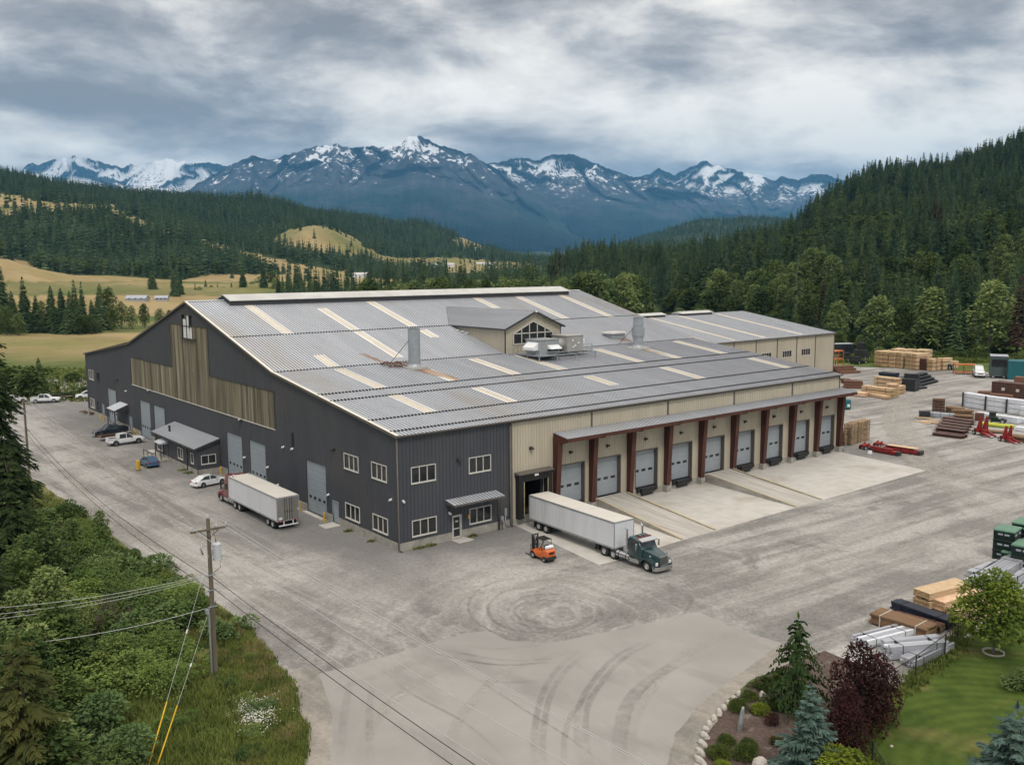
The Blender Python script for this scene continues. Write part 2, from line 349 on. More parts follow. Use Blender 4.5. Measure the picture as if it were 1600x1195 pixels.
# sectional overhead doors
def ohdoor(F, a, b, p, q, name, mt, zwin, nwin, d=-.13, parent=WH, ww=.55):
    m = MB(); n = max(6, int((q-p)/.62)); h = (q-p)/n
    for i in range(n):
        z0, z1 = p+i*h, p+(i+1)*h
        m.add((F(a, z0, d), F(b, z0, d), F(b, z0+.05, d+.025), F(a, z0+.05, d+.025), F(b, z1-.03, d+.025), F(a, z1-.03, d+.025), F(b, z1, d), F(a, z1, d)), ((0, 1, 2, 3), (3, 2, 4, 5), (5, 4, 6, 7)))
    o = m.build(name, MT[mt], parent)
    for i in range(nwin):
        c = a+(b-a)*(i+.5)/nwin*(.94)+(b-a)*.03
        m = MB(); wallbox(m, F, c-ww/2, c+ww/2, zwin, zwin+.32, d, d+.045); wallbox(m, F, c-ww/2+.06, c+ww/2-.06, zwin+.06, zwin+.26, d+.045, d+.048, 1)
        m.build('window', [MT['black'], MT['glass']], o)
    return o
for (a, b, p, q) in od: ohdoor(FL, a, b, p, q, 'overhead_door', 'doorb', 1.25, 4)
# dock doors, levellers, bumpers
for i, (a, b, p, q) in enumerate(docks):
    ohdoor(FF, a, b, p, q, 'dock_door', 'door', 2.55 if i != 1 else 2.5, 3, d=-.5, ww=.72)
    m = MB()
    for A in ((a-.13, a, p, q+.13), (b, b+.13, p, q+.13), (a, b, q, q+.13)): wallbox(m, FF, *A, -.02, .09)
    m.build('door_frame', MT['trimb'], WH)
    if i not in (1, 4):
        m = MB(); wallbox(m, FF, a+.75, b-.75, p-.62, p-.05, .055, .5); wallbox(m, FF, a+.6, b-.6, p-.1, p+.02, -.1, .62); wallbox(m, FF, a+1.0, b-1.0, p-.9, p-.62, .055, .3)
        m.build('dock_leveller', MT['dark'], WH)
        for x in (a+.12, b-.42): m = MB(); wallbox(m, FF, x, x+.3, p-.5, p+.03, .05, .32); m.build('dock_bumper', MT['black'], WH)
    m = MB(); c = (a+b)/2-.3; wallbox(m, FF, c-.18, c+.18, 6.75, 6.95, .04, .4); wallbox(m, FF, c-.05, c+.05, 6.55, 6.8, .03, .12); m.build('wall_light', MT['dark'], WH)
# dock shelter round the trailer
m = MB()
wallbox(m, FF, 15.25, 15.95, .3, 5.0, .05, .75); wallbox(m, FF, 19.45, 20.15, .3, 5.0, .05, .75); wallbox(m, FF, 15.15, 20.25, 5.0, 5.35, .05, .8); wallbox(m, FF, 15.95, 19.45, 4.5, 5.0, .05, .7)
o = m.build('dock_shelter', MT['black'], WH)
m = MB(); m.prism([FF(15.1, 5.35, .05), FF(15.1, 5.35, .95), FF(15.1, 5.47, .95), FF(15.1, 5.6, .05)], (5.2, 0, 0)); m.build('hood', MT['trimb'], o)
for x in (15.9, 19.42): m = MB(); wallbox(m, FF, x, x+.08, .6, 4.5, .76, .79); m.build('guide_stripe', MT['paleyellow'], o)
m = MB(); wallbox(m, FF, 17.45, 18.0, 5.0, 5.25, .8, .83); m.build('number_plate', MT['white'], o)
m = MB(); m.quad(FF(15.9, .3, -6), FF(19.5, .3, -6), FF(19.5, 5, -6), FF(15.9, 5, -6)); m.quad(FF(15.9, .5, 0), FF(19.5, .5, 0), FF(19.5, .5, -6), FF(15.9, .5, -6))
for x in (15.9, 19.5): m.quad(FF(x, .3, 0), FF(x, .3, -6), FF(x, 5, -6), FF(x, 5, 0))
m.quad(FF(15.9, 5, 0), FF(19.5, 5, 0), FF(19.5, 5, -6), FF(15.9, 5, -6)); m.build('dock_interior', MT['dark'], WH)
# pedestrian doors
def mandoor(F, a, b, p, q, mt='doorb', parent=WH, glazed=False):
    m = MB()
    for A in ((a-.07, a, p, q+.07), (b, b+.07, p, q+.07), (a, b, q, q+.07)): wallbox(m, F, *A, -.05, .08, 0)
    wallbox(m, F, a, b, p, q, -.1, -.02, 0)
    o = m.build('door', MT[mt], parent)
    m = MB(); wallbox(m, F, b-.14, b-.07, p+.98, p+1.12, -.02, .07); m.build('handle', MT['steelb'], o)
    if glazed:
        m = MB(); wallbox(m, F, a+.14, b-.14, p+.2, p+1.0, -.02, -.005); wallbox(m, F, a+.14, b-.14, p+1.12, q-.15, -.02, -.005); m.build('glass', MT['glass'], o)
        m = MB(); wallbox(m, F, a+.35, b-.35, p+1.75, p+1.95, -.005, .0); m.build('notice', MT['wframe'], o)
    return o
for d in md: mandoor(FL, *d)
mandoor(FF, 6.65, 7.72, -.42, 2.05, 'wframe', WH, True)
# front awning over the office door
m = MB(); FA = Fr((5.75, 0, 4.0), (1, 0, 0), (0, -.15, .98), (0, -1, -.17)); sheet(m, FA, 0, 6.75, 0, 1.75, [], .42, .07, .05, 0, 1)
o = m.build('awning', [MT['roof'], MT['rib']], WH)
m = MB(); m.box(5.75, -1.75, 3.52, 12.5, -1.68, 3.72); m.prism([(5.75, 0, 3.95), (5.75, -1.7, 3.66), (5.75, -1.7, 3.5), (5.75, 0, 3.5)], (.07, 0, 0)); m.prism([(12.43, 0, 3.95), (12.43, -1.7, 3.66), (12.43, -1.7, 3.5), (12.43, 0, 3.5)], (.07, 0, 0)); m.box(5.85, -1.66, 3.5, 12.4, 0, 3.54)
m.build('fascia', MT['trimb'], o)
def wlight(F, a, z, mt='dark', s=1.): 
    m = MB(); m.prism([F(a-.22*s, z, .04), F(a-.22*s, z, .45*s), F(a-.22*s, z+.1, .45*s), F(a-.22*s, z+.3*s, .04)], F.S*(.44*s)); return m.build('wall_light', MT[mt], WH)
for a, z in ((7.49, 8.0), (17.5, 7.95)): wlight(FF, a, z)
for a, z in ((13.69, 8.0), (80.3, 8.0), (40.1, 7.95), (98.2, 8.1)): wlight(FL, a, z)
for F, a, z in ((FL, 24.37, 6.55), (FL, 26.93, 6.4), (FL, 92.9, 6.7), (FL, 1.3, 4.75), (FF, .5, 4.75), (FL, 15.2, 2.6), (FL, 31.9, 3.0), (FL, 39.4, 3.1), (FL, 40.5, 8.1), (FL, 80.0, 8.15), (FL, 29.0, 1.2), (FF, 6.2, 2.5)):
    m = MB(); m.cyl(F(a, z, .04), F(a, z-.05, .34), .11, .13, 8); wallbox(m, F, a-.1, a+.1, z-.1, z+.14, .03, .1); m.build('security_camera', MT['white'], WH)
m = MB(); wallbox(m, FF, 8.6, 8.8, 1.5, 1.9, .05, .17); m.build('bell_box', MT['yellow'], WH)
m = MB(); wallbox(m, FF, 13.0, 13.4, .25, .95, .06, .3); wallbox(m, FF, 13.55, 13.85, .9, 1.75, .06, .28); m.tube([FF(13.7, .9, .15), FF(13.75, -.1, .15), FF(14.2, -.4, .3)], .06, 6); m.build('meter_box', MT['galv'], WH)
m = MB()
for x, z in ((12.6, 1.2), (12.75, .6), (13.1, .5)): m.tube([FF(x, -.5, .35), FF(x, z, .35), FF(x+.1, z+.05, .1)], .05, 6)
m.build('standpipe', MT['dark'], WH)
# canopy on tapered red steel fins
CX = [21.0, 26.75, 33.2, 40.0, 46.75, 53.5, 60.25, 66.95, 73.45, 79.55]
FC = Fr((20.9, -.04, 9.42), (1, 0, 0), (0, -.14, .99), (0, -1, -.145))
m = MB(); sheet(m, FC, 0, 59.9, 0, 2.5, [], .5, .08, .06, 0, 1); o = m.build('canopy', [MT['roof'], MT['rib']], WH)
m = MB(); m.box(20.92, -2.52, 8.6, 80.75, -2.42, 9.02); m.box(20.95, -2.42, 8.6, 80.7, -2.25, 8.68); m.box(20.95, -2.42, 8.94, 80.7, -2.25, 9.0)
m.prism([(20.92, 0, 9.36), (20.92, -2.42, 9.02), (20.92, -2.42, 8.6), (20.92, 0, 8.6)], (.12, 0, 0)); m.prism([(80.62, 0, 9.36), (80.62, -2.42, 9.02), (80.62, -2.42, 8.6), (80.62, 0, 8.6)], (.12, 0, 0)); m.box(20.95, -1.25, 8.85, 80.7, -1.1, 9.1)
m.box(21.04, -2.3, 9.02, 80.6, -.06, 9.06, T=None)
m.build('edge_beam', MT['rust'], o)
for i, x in enumerate(CX):
    b = 0.36
    m = MB(); m.prism([(x-.2, -.05, b), (x-.2, -.62, b), (x-.2, -1.15, 8.9), (x-.2, -.05, 8.9)], (.4, 0, 0))
    m.prism([(x-.34, -.62, b), (x-.34, -.68, b), (x-.34, -1.22, 8.9), (x-.34, -1.15, 8.9)], (.68, 0, 0)); m.prism([(x-.1, -1.2, 8.2), (x-.1, -2.38, 8.55), (x-.1, -2.38, 8.95), (x-.1, -1.2, 8.95)], (.2, 0, 0))
    c = m.build('canopy_column', MT['rust'], WH)
    m = MB(); m.box(x-.42, -.8, -.8, x+.42, -.06, b); m.build('pier', MT['conc'], c)
    if 0 < i: m = MB(); m.box(x-.06, -2.58, 8.5, x+.06, -2.5, 9.02); m.box(x-.35, -2.3, 8.45, x+.35, -2.0, 8.55); m.build('bracket', MT['rust'], c)
# ---------------------------------------------------------------- roof
sl, su = (ZK-ZE)/YK, (ZP-ZK)/(YP-YK)
ux = lambda s: Vector((0, -s, 1)).normalized()
FRL = Fr((0, 0, ZE+.12), (1, 0, 0), ux(sl), (0, 1, sl)); FRU = Fr((0, YK, ZK+.12), (1, 0, 0), ux(su), (0, 1, su))
sw = 1.32
low = [(8.4, 17.5, 28.2), (8.35, 6, 14), (19.3, 17.6, 24), (19.7, 5.8, 13.4), (29.6, 17.4, 27.8), (38.1, 17.5, 27.8), (38.8, 8, 13.2), (53.9, 17.3, 27.4), (54.5, 6.2, 13.6), (62.6, 17.5, 24.6), (73.9, 17.5, 28.2), (75.0, 6, 13.4)]
upp = [(8.4, 42.8, 57.8), (8.5, 29.5, 34), (19.3, 31, 42.4), (19.4, 43, 54), (29.8, 43.4, 57.6), (30.2, 38, 41.5), (51.9, 50.5, 57.6), (61.6, 43.2, 57.4), (72.3, 42.6, 57.2)]
snap = lambda x: round((x+.2-.225)/.45)*.45+.025
lo_o = [(snap(x)-.66, snap(x)+.66+.03, a, b) for x, a, b in low]; up_o = [(snap(x)-.66, snap(x)+.66+.03, a-YK, b-YK) for x, a, b in upp]
dm = [(36.85, 47.65)]
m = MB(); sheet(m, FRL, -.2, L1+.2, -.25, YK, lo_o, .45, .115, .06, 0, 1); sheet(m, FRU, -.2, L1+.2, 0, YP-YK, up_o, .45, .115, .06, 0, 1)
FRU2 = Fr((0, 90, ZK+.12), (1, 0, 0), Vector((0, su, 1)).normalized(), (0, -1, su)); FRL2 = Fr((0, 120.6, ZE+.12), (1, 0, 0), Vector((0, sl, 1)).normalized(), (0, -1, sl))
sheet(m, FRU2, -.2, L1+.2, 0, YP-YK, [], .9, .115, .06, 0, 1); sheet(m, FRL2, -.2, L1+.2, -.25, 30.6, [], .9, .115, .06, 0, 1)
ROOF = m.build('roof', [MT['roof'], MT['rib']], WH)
for F, ops in ((FRL, lo_o), (FRU, up_o)):
    for a, b, p, q in ops:
        m = MB(); sheet(m, F, a, b, p, q, [], .45, .115, .06, 0, 1); m.build('skylight_strip', [MT['cream'], MT['creamrib']], ROOF)
m = MB()
m.box(-.25, -.35, ZE-.12, L1+.25, -.2, ZE+.1); m.box(-.25, 120.8, ZE-.12, L1+.25, 120.95, ZE+.1)
for x in (-.28, L1+.18):
    for (y0, z0), (y1, z1) in zip([(-.3, ZE-.04)]+gable[1:4]+[(120.9, ZE-.04)], gable[1:4]+[(120.9, ZE-.04)]):
        m.prism([(x, y0, z0-.12), (x, y1, z1-.12), (x, y1, z1+.16), (x, y0, z0+.16)], (.1, 0, 0))
m.build('fascia', MT['trimb'], ROOF)
m = MB()
for (y0, z0), (y1, z1) in (((-.3, ZE+.1), (YK, ZK+.14)), ((YK, ZK+.14), (YP, ZP+.14))):
    m.prism([(-.3, y0, z0+.04), (-.3, y1, z1+.04), (-.3, y1, z1+.08), (-.3, y0, z0+.08)], (.42, 0, 0))
m.build('rake_flashing', MT['cream'], ROOF)
m = MB(); m.box(-.22, -.5, ZE-.02, L1+.22, -.355, ZE+.1); m.build('gutter', MT['trimb'], ROOF)
for y, x0 in ((1.2, .3), (5.65, .3), (14.1, .3), (17.1, .3), (YK-.1, .3), (42.8, .3)):
    m = MB(); F, yy = (FRL, y) if y <= YK else (FRU, y-YK); n = int((L1+.4)/.45); k = ((L1+.4)-n*.45)/2-.2
    hw, hh = (.1, .09) if y < YK-1 else (.07, .06)
    for i in range(n):
        a = k+i*.45+.06
        if y > YK-1 and 36.2 < a < 48.2: continue
        wallbox(m, F, a, a+.25, yy-hw, yy+hw, .03, hh+.05)
    m.build('snow_guard', MT['dark'], ROOF)['kind'] = 'stuff'
# raised ridge ventilator
m = MB(); x0, x1 = 5.6, 74.9
for sgn in (1, -1):
    P = lambda y, z: (x0, YP-sgn*y, z)
    m.prism([P(3.0, 23.55), P(0, 24.42), P(0, 24.5), P(3.0, 23.65)], (x1-x0, 0, 0))
o = m.build('ridge_vent', MT['capw'], ROOF)
m = MB(); m.prism([(x0+.25, YP-2.8, 22.6), (x0+.25, YP+2.8, 22.6), (x0+.25, YP+2.8, 23.6), (x0+.25, YP, 24.35), (x0+.25, YP-2.8, 23.6)], (x1-x0-.5, 0, 0)); m.build('curb', MT['trimd'], o)
m = MB(); m.prism([(-.2, YP-.35, ZP+.12), (-.2, YP, ZP+.25), (-.2, YP+.35, ZP+.12)], (x0+.4, 0, 0)); m.prism([(x1-.2, YP-.35, ZP+.12), (x1-.2, YP, ZP+.25), (x1-.2, YP+.35, ZP+.12)], (L1-x1+.4, 0, 0)); m.build('ridge_cap', MT['roof'], ROOF)
# dormer
DM = obj('dormer', None, WH)
xl, xr, xm, yf, ze, zr = 36.75, 47.75, 42.28, 29.0, 19.3, 21.6
zr_at = lambda y: ZK+.1+(y-YK)*su if y >= YK else ZK+.1+(y-YK)*sl
FD = Fr((0, yf, 0), (1, 0, 0), (0, -1, 0))
m = MB(); pent = [(xl, ze), (xm, zr), (xr, ze)]
gl = [(38.25, 16.84), (46.07, 16.84), (46.07, 18.45), (42.16, 20.2), (38.25, 18.45)]
sheet(m, FD, xl, xr, 15.2, pent, [], .4, .08, .045)
for x, nx in ((xl, -1), (xr, 1)):
    F = Fr((x, yf, 0), (0, 1, 0), (nx, 0, 0)); n = 36; ye = YK+(ze-ZK)/su
    for i in range(n):
        a, b = (ye-yf)*i/n, (ye-yf)*(i+1)/n
        m.quad(F(a, zr_at(yf+a)-.1), F(b, zr_at(yf+b)-.1), F(b, ze), F(a, ze)); c = (a+b)/2
        wallbox(m, F, c-.04, c+.04, zr_at(yf+c), ze, 0, .045)
m.build('wall', MT['tan'], DM)
m = MB()
for sgn in (-1, 1):
    xe = xm+sgn*5.95; s = (zr-ze)/5.5; zee = zr-s*5.95
    yre = YK+(zr-ZK)/su; yee = YK+(zee-ZK)/su
    F = Fr((xm, yf-.55, zr+.1), (0, 1, 0), Vector((sgn*s, 0, 1)).normalized(), (sgn, 0, -s))
    # ribs run from the ridge to the eave; the valley cuts them off
    ln = yre-yf+.55; le = yee-yf+.55; n = int(ln/.45)
    m.add((F(0, 0), F(ln, 0), F(le, 5.95), F(0, 5.95)), ((0, 1, 2, 3),), 0)
    for i in range(n+1):
        a = .1+i*.45; top = 5.95 if a < le else 5.95*(ln-a)/(ln-le)
        if top < .2: continue
        wallbox(m, F, a-.05, a+.05, 0, top, .0, .06, 1)
    wallbox(m, F, 0, le, 5.9, 6.0, -.16, .03, 2); wallbox(m, F, -.06, .04, 0, 6.0, -.2, .05, 2)
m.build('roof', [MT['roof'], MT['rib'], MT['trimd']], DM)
m = MB(); m.box(xl-.07, yf-.07, 15.2, xl+.07, yf+.07, ze); m.box(xr-.07, yf-.07, 15.2, xr+.07, yf+.07, ze); m.build('corner_trim', MT['trimd'], DM)
m = MB(); m.add([FD(x, z, .055) for x, z in gl], ((0, 1, 2, 3, 4),), 1)
def bar(p, q, w=.07):
    P, Q = Vector(FD(*p, .06)), Vector(FD(*q, .06)); d = (Q-P).normalized(); s = d.cross(Vector((0, 1, 0)))*w
    m.prism([P-s, P+s, Q+s, Q-s], (0, -.07, 0))
for p, q in zip(gl, gl[1:]+gl[:1]): bar(p, q, .09)
bar((38.25, 18.42), (46.07, 18.42))
for x in (39.85, 41.4, 42.95, 44.5): bar((x, 16.84), (x, pl([(38.25, 18.45), (42.16, 20.2), (46.07, 18.45)], x)))
m.build('window', [MT['wframe'], MT['glass']], DM)
m = MB(); m.box(42.1, yf-.75, zr-.05, 42.45, yf-.6, zr+.2); m.build('peak_light', MT['white'], DM)
m = MB()
for k, x in enumerate((43.9-8.2, 44.3-8.2, 44.6-8.2)): wallbox(m, FRU, x-.5*k*.3, x+.5, 10.9-k*.9, 11.1-k*.9, .07, .16+.1*k)
m.build('roof_bracket', MT['white'], ROOF)
# exhaust stacks
def stack(x, y, zt, r, wide=0):
    zb = ZE+.1+sl*y; m = MB()
    m.cyl((x, y, zb+.25), (x, y, zt), r, r, 20); m.cyl((x, y, zb+.2), (x, y, zb+.6), r*1.28, r*1.02, 20)
    m.cyl((x, y, zt-.08), (x, y, zt+.02), r*1.05, r*1.05, 20)
    for z in (zb+2, zb+3.8): m.cyl((x, y, z), (x, y, z+.05), r*1.03, r*1.03, 20)
    if wide:
        m.cyl((x, y, zt-2.9), (x, y, zt-1.6), r*1.25, r*1.25, 18); m.cyl((x, y, zt-3.3), (x, y, zt-2.9), r*1.02, r*1.25, 18, caps=False)
    o = m.build('exhaust_stack', MT['stack'], WH)
    m = MB(); m.box(x-r*1.5, y-r*1.5, zb-.1, x+r*1.5, y+r*1.5, zb+.28); m.build('curb', MT['capw'], o)
    m = MB(); m.cyl((x, y, zt+.021), (x, y, zt+.03), r*.9, r*.9, 16); m.build('opening', MT['black'], o)
    m = MB(); m.tube([(x-r, y, zt-1.5), (x-r-1.9, y+1.9, zb+.6)], .04, 5); m.build('stay', MT['dark'], o)
    return o
MT['stack'] = M('stack sheet metal', (.36, .385, .415), (.30, .325, .35), 1.5, .45, metal=.2)
stack(18.45, 25.5, 20.3, .82); stack(61.8, 25.7, 20.1, .85, 1)
m = MB(); r2 = random.Random(3)
for k in range(16):
    a = (14.6+r2.random()*2.6, 26.3+r2.random()*2.2); z = ZE+.25+sl*a[1]; b = (a[0]+r2.uniform(.8, 1.8), a[1]-r2.uniform(.3, 1.2)); m.tube([(a[0], a[1], z), ((a[0]+b[0])/2, (a[1]+b[1])/2, z+r2.random()*.5), (b[0], b[1], ZE+.25+sl*b[1])], .05, 5)
m.build('loose_bracing', MT['rusty'], ROOF)
def rstain(pts, name):
    m = MB()
    F = FRL; m.add([F(x, y, .004) for x, y in pts], (tuple(range(len(pts))),)); m.build(name, MT['stain'], ROOF)
MT['stain'] = M('rust stained sheet', (.30, .165, .09), (.36, .31, .26), 1.1, .6, stretch=(2.2, .18, 1), lo=.38, hi=.6)
rstain([(16.6, 27.4), (17.2, 27.0), (17.6, 25.5), (19.8, 25.4), (20.2, 22.5), (20.7, 18.2), (19.9, 17.6), (18.4, 21), (17.4, 24.5)], 'rust_patch')
rstain([(61.0, 25.0), (62.8, 25.0), (63.2, 22.4), (62.6, 19.5), (62.1, 21), (61.3, 22.5)], 'rust_patch')
m = MB(); m.add([FRU(x, y-YK, .004) for x, y in [(62.6, 32.6), (64.9, 32.6), (65.2, 30.4), (64.4, 29.6), (62.9, 30.5)]], ((0, 1, 2, 3, 4),)); m.add([FRU(x, y-YK, .004) for x, y in [(14.4, 33.4), (15.3, 33.5), (16.4, 29.8), (15.6, 29.5)]], ((0, 1, 2, 3),)); m.build('rust_patch', MT['stain'], ROOF)
m = MB(); zb = 16.1
m.bbox(61.7, 31.6, 15.7, 64.9, 33.9, 17.0, .12); m.bbox(61.5, 31.4, 17.0, 65.1, 34.1, 17.35, .15, 1); m.build('roof_vent', [MT['stack'], MT['capw']], WH)
# small porch roof and slab along the gable wall
m = MB(); sheet(m, Fr((-.06, 92.3, 4.3), (0, 1, 0), Vector((-.35, 0, 1)).normalized(), (-1, 0, -.38)), 0, 4.8, 0, 2.5, [], .45, .08, .05); o = m.build('porch_roof', MT['roof'], WH)
m = MB(); m.prism([(-.05, 92.2, 4.2), (-2.5, 92.2, 3.3), (-2.5, 92.2, 3.1), (-.05, 92.2, 3.1)], (0, .1, 0)); m.prism([(-.05, 97.1, 4.2), (-2.5, 97.1, 3.3), (-2.5, 97.1, 3.1), (-.05, 97.1, 3.1)], (0, .1, 0)); m.box(-2.56, 92.2, 3.1, -2.46, 97.2, 3.36)
for y in (92.4, 97.0): m.box(-2.5, y-.08, -.5, -2.34, y+.08, 3.2)
m.build('porch_frame', MT['trimd'], o)

# ================================================================ lean-to office against the gable wall
OF = thing('lean_to_office', 'small charcoal lean-to office with sloping grey roof against the gable wall', 'office', (0, 0, 0))
x0, ya, yb = -3.37, 48.6, 67.0
FW = Fr((x0, 0, 0), (0, 1, 0), (-1, 0, 0)); FS = Fr((0, ya, 0), (1, 0, 0), (0, -1, 0)); FN = Fr((0, yb, 0), (1, 0, 0), (0, 1, 0))
m = MB(); ow = [(63.5, 65.7, .72, 2.16), (54.4, 56.4, .82, 2.3), (50.0, 50.9, .95, 2.3)]; od2 = (60.9, 63.0, -.15, 2.1)
sheet(m, FW, ya, yb, .2, 3.3, ow+[od2], .45, .08, .045, reveal=.1); s_ = [(x0, 3.3), (-.02, 4.3)]
sheet(m, FS, x0, -.07, .2, s_, [(-2.72, -.75, 1.0, 2.14)], .45, .08, .045, reveal=.1); sheet(m, FN, x0, -.07, .2, s_, [], .45, .08, .045)
m.build('wall', MT['charcoal'], OF)
m = MB(); wallbox(m, FW, ya-.05, yb+.05, -.8, .2, -.1, .05); wallbox(m, FS, x0, -.08, -.8, .2, -.1, .05); m.build('foundation', MT['conc'], OF)
for w in ow: window(FW, *w, n=2 if w[1]-w[0] > 1 else 1, parent=OF)
window(FS, -2.72, -.75, 1.0, 2.14, n=2, parent=OF)
mandoor(FW, *od2, 'charcoal', OF)
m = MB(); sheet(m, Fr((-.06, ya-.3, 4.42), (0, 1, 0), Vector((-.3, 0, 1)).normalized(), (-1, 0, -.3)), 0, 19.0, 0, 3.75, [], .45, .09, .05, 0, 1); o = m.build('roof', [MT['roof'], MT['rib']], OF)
m = MB(); m.box(-3.95, ya-.35, 3.08, -3.8, yb+.35, 3.27); m.prism([(-.07, ya-.36, 4.1), (-3.9, ya-.36, 2.98), (-3.9, ya-.36, 3.2), (-.07, ya-.36, 4.36)], (0, .08, 0)); m.prism([(-.07, yb+.28, 4.1), (-3.9, yb+.28, 2.98), (-3.9, yb+.28, 3.2), (-.07, yb+.28, 4.36)], (0, .08, 0)); m.build('fascia', MT['trimd'], o)
m = MB(); m.cyl((-2.4, 62.8, 3.5), (-2.4, 62.8, 4.5), .16, .16, 10); m.cyl((-2.4, 62.8, 4.5), (-2.4, 62.8, 4.62), .22, .22, 10); m.build('vent_pipe', MT['dark'], o)
m = MB(); m.prism([(x0, 60.6, 2.75), (x0-1.3, 60.6, 2.35), (x0-1.3, 60.6, 2.25), (x0, 60.6, 2.25)], (0, 2.8, 0)); o = m.build('door_hood', MT['roof'], OF)
m = MB(); m.box(x0-1.25, 60.65, -.3, x0-1.15, 60.75, 2.3); m.box(x0-1.25, 63.2, -.3, x0-1.15, 63.3, 2.3); m.build('post', MT['trimd'], o)
m = MB(); m.tube([(x0-.1, 52.4, 3.1), (x0-.1, 52.4, -.4)], .08, 6); m.build('downpipe', MT['trimd'], OF)
m = MB(); m.box(x0-2.2, 60.2, -.7, x0-.06, 66.2, -.12); 
m.build('step', MT['conc'], OF)
m = MB()
for y in (60.3, 62, 64, 66.1): m.box(x0-2.15, y-.04, -.12, x0-2.07, y+.04, .85)
m.box(x0-2.15, 60.3, .78, x0-2.07, 66.1, .86); m.build('railing', MT['dark'], OF)

# ================================================================ tan rear building
RB = thing('rear_building', 'tan metal building with low grey roof standing behind the warehouse', 'warehouse', (0, 0, 0))
XA, XB, YA, YR, YB2, ZA, ZR = 100, 172.2, 58.94, 89.0, 119.0, 10.35, 15.06
F = Fr((0, YA, 0), (1, 0, 0), (0, -1, 0)); wn = [(140.7, 144.4, 5.3, 6.8), (149.1, 152.9, 5.3, 6.84), (157.3, 161.1, 5.3, 6.86)]
gb = [(YA, ZA), (YR, ZR), (YB2, ZA)]
m = MB(); sheet(m, F, XA, XB, -.6, ZA, wn, .5, .07, .04, reveal=.1); sheet(m, Fr((XB, 0, 0), (0, 1, 0), (1, 0, 0)), YA, YB2, -.6, gb, [], 1, .07, .04); sheet(m, Fr((XA, 0, 0), (0, 1, 0), (-1, 0, 0)), YA, YB2, -.6, gb, [], 1, .07, .04); sheet(m, Fr((0, YB2, 0), (1, 0, 0), (0, 1, 0)), XA, XB, -.6, ZA, [], 2, .07, .04)
m.build('wall', MT['tan'], RB)
m = MB()
for x in (121.0, 129.6, 138.2, 146.8, 155.1, 163.4, 172.1): wallbox(m, F, x-.13, x+.13, -.6, ZA-.1, 0, .1)
m.build('wall_trim', MT['trimb'], RB)
for w in wn: window(F, *w, n=4, parent=RB)
s = (ZR-ZA)/(YR-YA)
F1 = Fr((0, YA, ZA+.12), (1, 0, 0), ux(s), (0, 1, s)); F2 = Fr((0, YB2, ZA+.12), (1, 0, 0), Vector((0, s, 1)).normalized(), (0, -1, s))
so_ = [(130.2, 131.6, 1, 29), (142.0, 143.4, .8, 28.5), (157.3, 158.8, .8, 28.5), (121.3, 122.7, 1, 29)]
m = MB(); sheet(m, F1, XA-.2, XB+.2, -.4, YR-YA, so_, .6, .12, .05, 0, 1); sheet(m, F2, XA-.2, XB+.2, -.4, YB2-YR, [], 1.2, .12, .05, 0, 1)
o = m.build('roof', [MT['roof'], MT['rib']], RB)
for q in so_: m = MB(); sheet(m, F1, *q, [], .6, .1, .05, 0, 1); m.build('skylight_strip', [MT['cream'], MT['creamrib']], o)
m = MB(); m.box(XA-.25, YA-.55, ZA-.15, XB+.25, YA-.38, ZA+.1); m.prism([(XB+.15, YA-.5, ZA-.1), (XB+.15, YR, ZR), (XB+.15, YR, ZR+.2), (XB+.15, YA-.5, ZA+.14)], (.1, 0, 0)); m.prism([(XB+.15, YB2+.5, ZA-.1), (XB+.15, YR, ZR), (XB+.15, YR, ZR+.2), (XB+.15, YB2+.5, ZA+.14)], (.1, 0, 0)); m.build('fascia', MT['trimb'], o)
for xa, xb in ((126, 137.2), (143.4, 156.5)):
    m = MB(); m.prism([(xa, YR-1.9, 15.55), (xa, YR, 16.0), (xa, YR+1.9, 15.55), (xa, YR+1.9, 15.4), (xa, YR-1.9, 15.4)], (xb-xa, 0, 0)); v = m.build('ridge_vent', MT['capw'], o)
    m = MB(); m.box(xa+.2, YR-1.6, 14.7, xb-.2, YR+1.6, 15.42); m.build('curb', MT['trimd'], v)

# ================================================================ rooftop plant on its steel platform
AC = thing('rooftop_unit', 'pair of grey air handling units on a steel platform below the dormer window', 'air handler', (44, 25, 15))
def A3(m): return m
px = lambda x, y, z: (x-44, y-25, z-15)
def loc(m): m.v = [(v[0]-44, v[1]-25, v[2]-15) for v in m.v]; return m
m = MB()
for y in (22.6, 25.2, 27.9):
    for x in (38.0, 41.4, 45.2, 49.2): m.box(x-.06, y-.06, ZE+.1+sl*y, x+.06, y+.06, 15.55)
for y in (22.6, 25.2, 27.9): m.box(37.9, y-.06, 15.4, 49.3, y+.06, 15.56)
for x in (38.0, 41.4, 45.2, 49.2): m.box(x-.06, 22.6, 15.4, x+.06, 27.9, 15.55)
m.box(37.9, 22.55, 15.57, 41.6, 27.9, 15.62); m.box(41.6, 24.5, 15.57, 49.3, 27.9, 15.62)
loc(m).build('platform', MT['galv'], AC)
m = MB()
for x0_, x1_, y in ((36.4, 38.0, 27.6), (48.0, 50.2, 24.4)):
    for z in (16.1, 16.6): m.box(x0_, y-.03, z-.03, x1_, y+.03, z+.03)
    for x in (x0_, (x0_+x1_)/2, x1_): m.box(x-.03, y-.03, 15.0, x+.03, y+.03, 16.63)
loc(m).build('guard_rail', MT['galv'], AC)
m = MB(); m.bbox(38.5, 23.0, 15.62, 42.2, 26.4, 17.75, .06); m.box(38.4, 22.9, 17.74, 42.3, 26.5, 17.82); m.box(39.9, 22.7, 15.9, 42.0, 23.0, 16.1)
o = loc(m).build('air_handler', MT['galv'], AC)
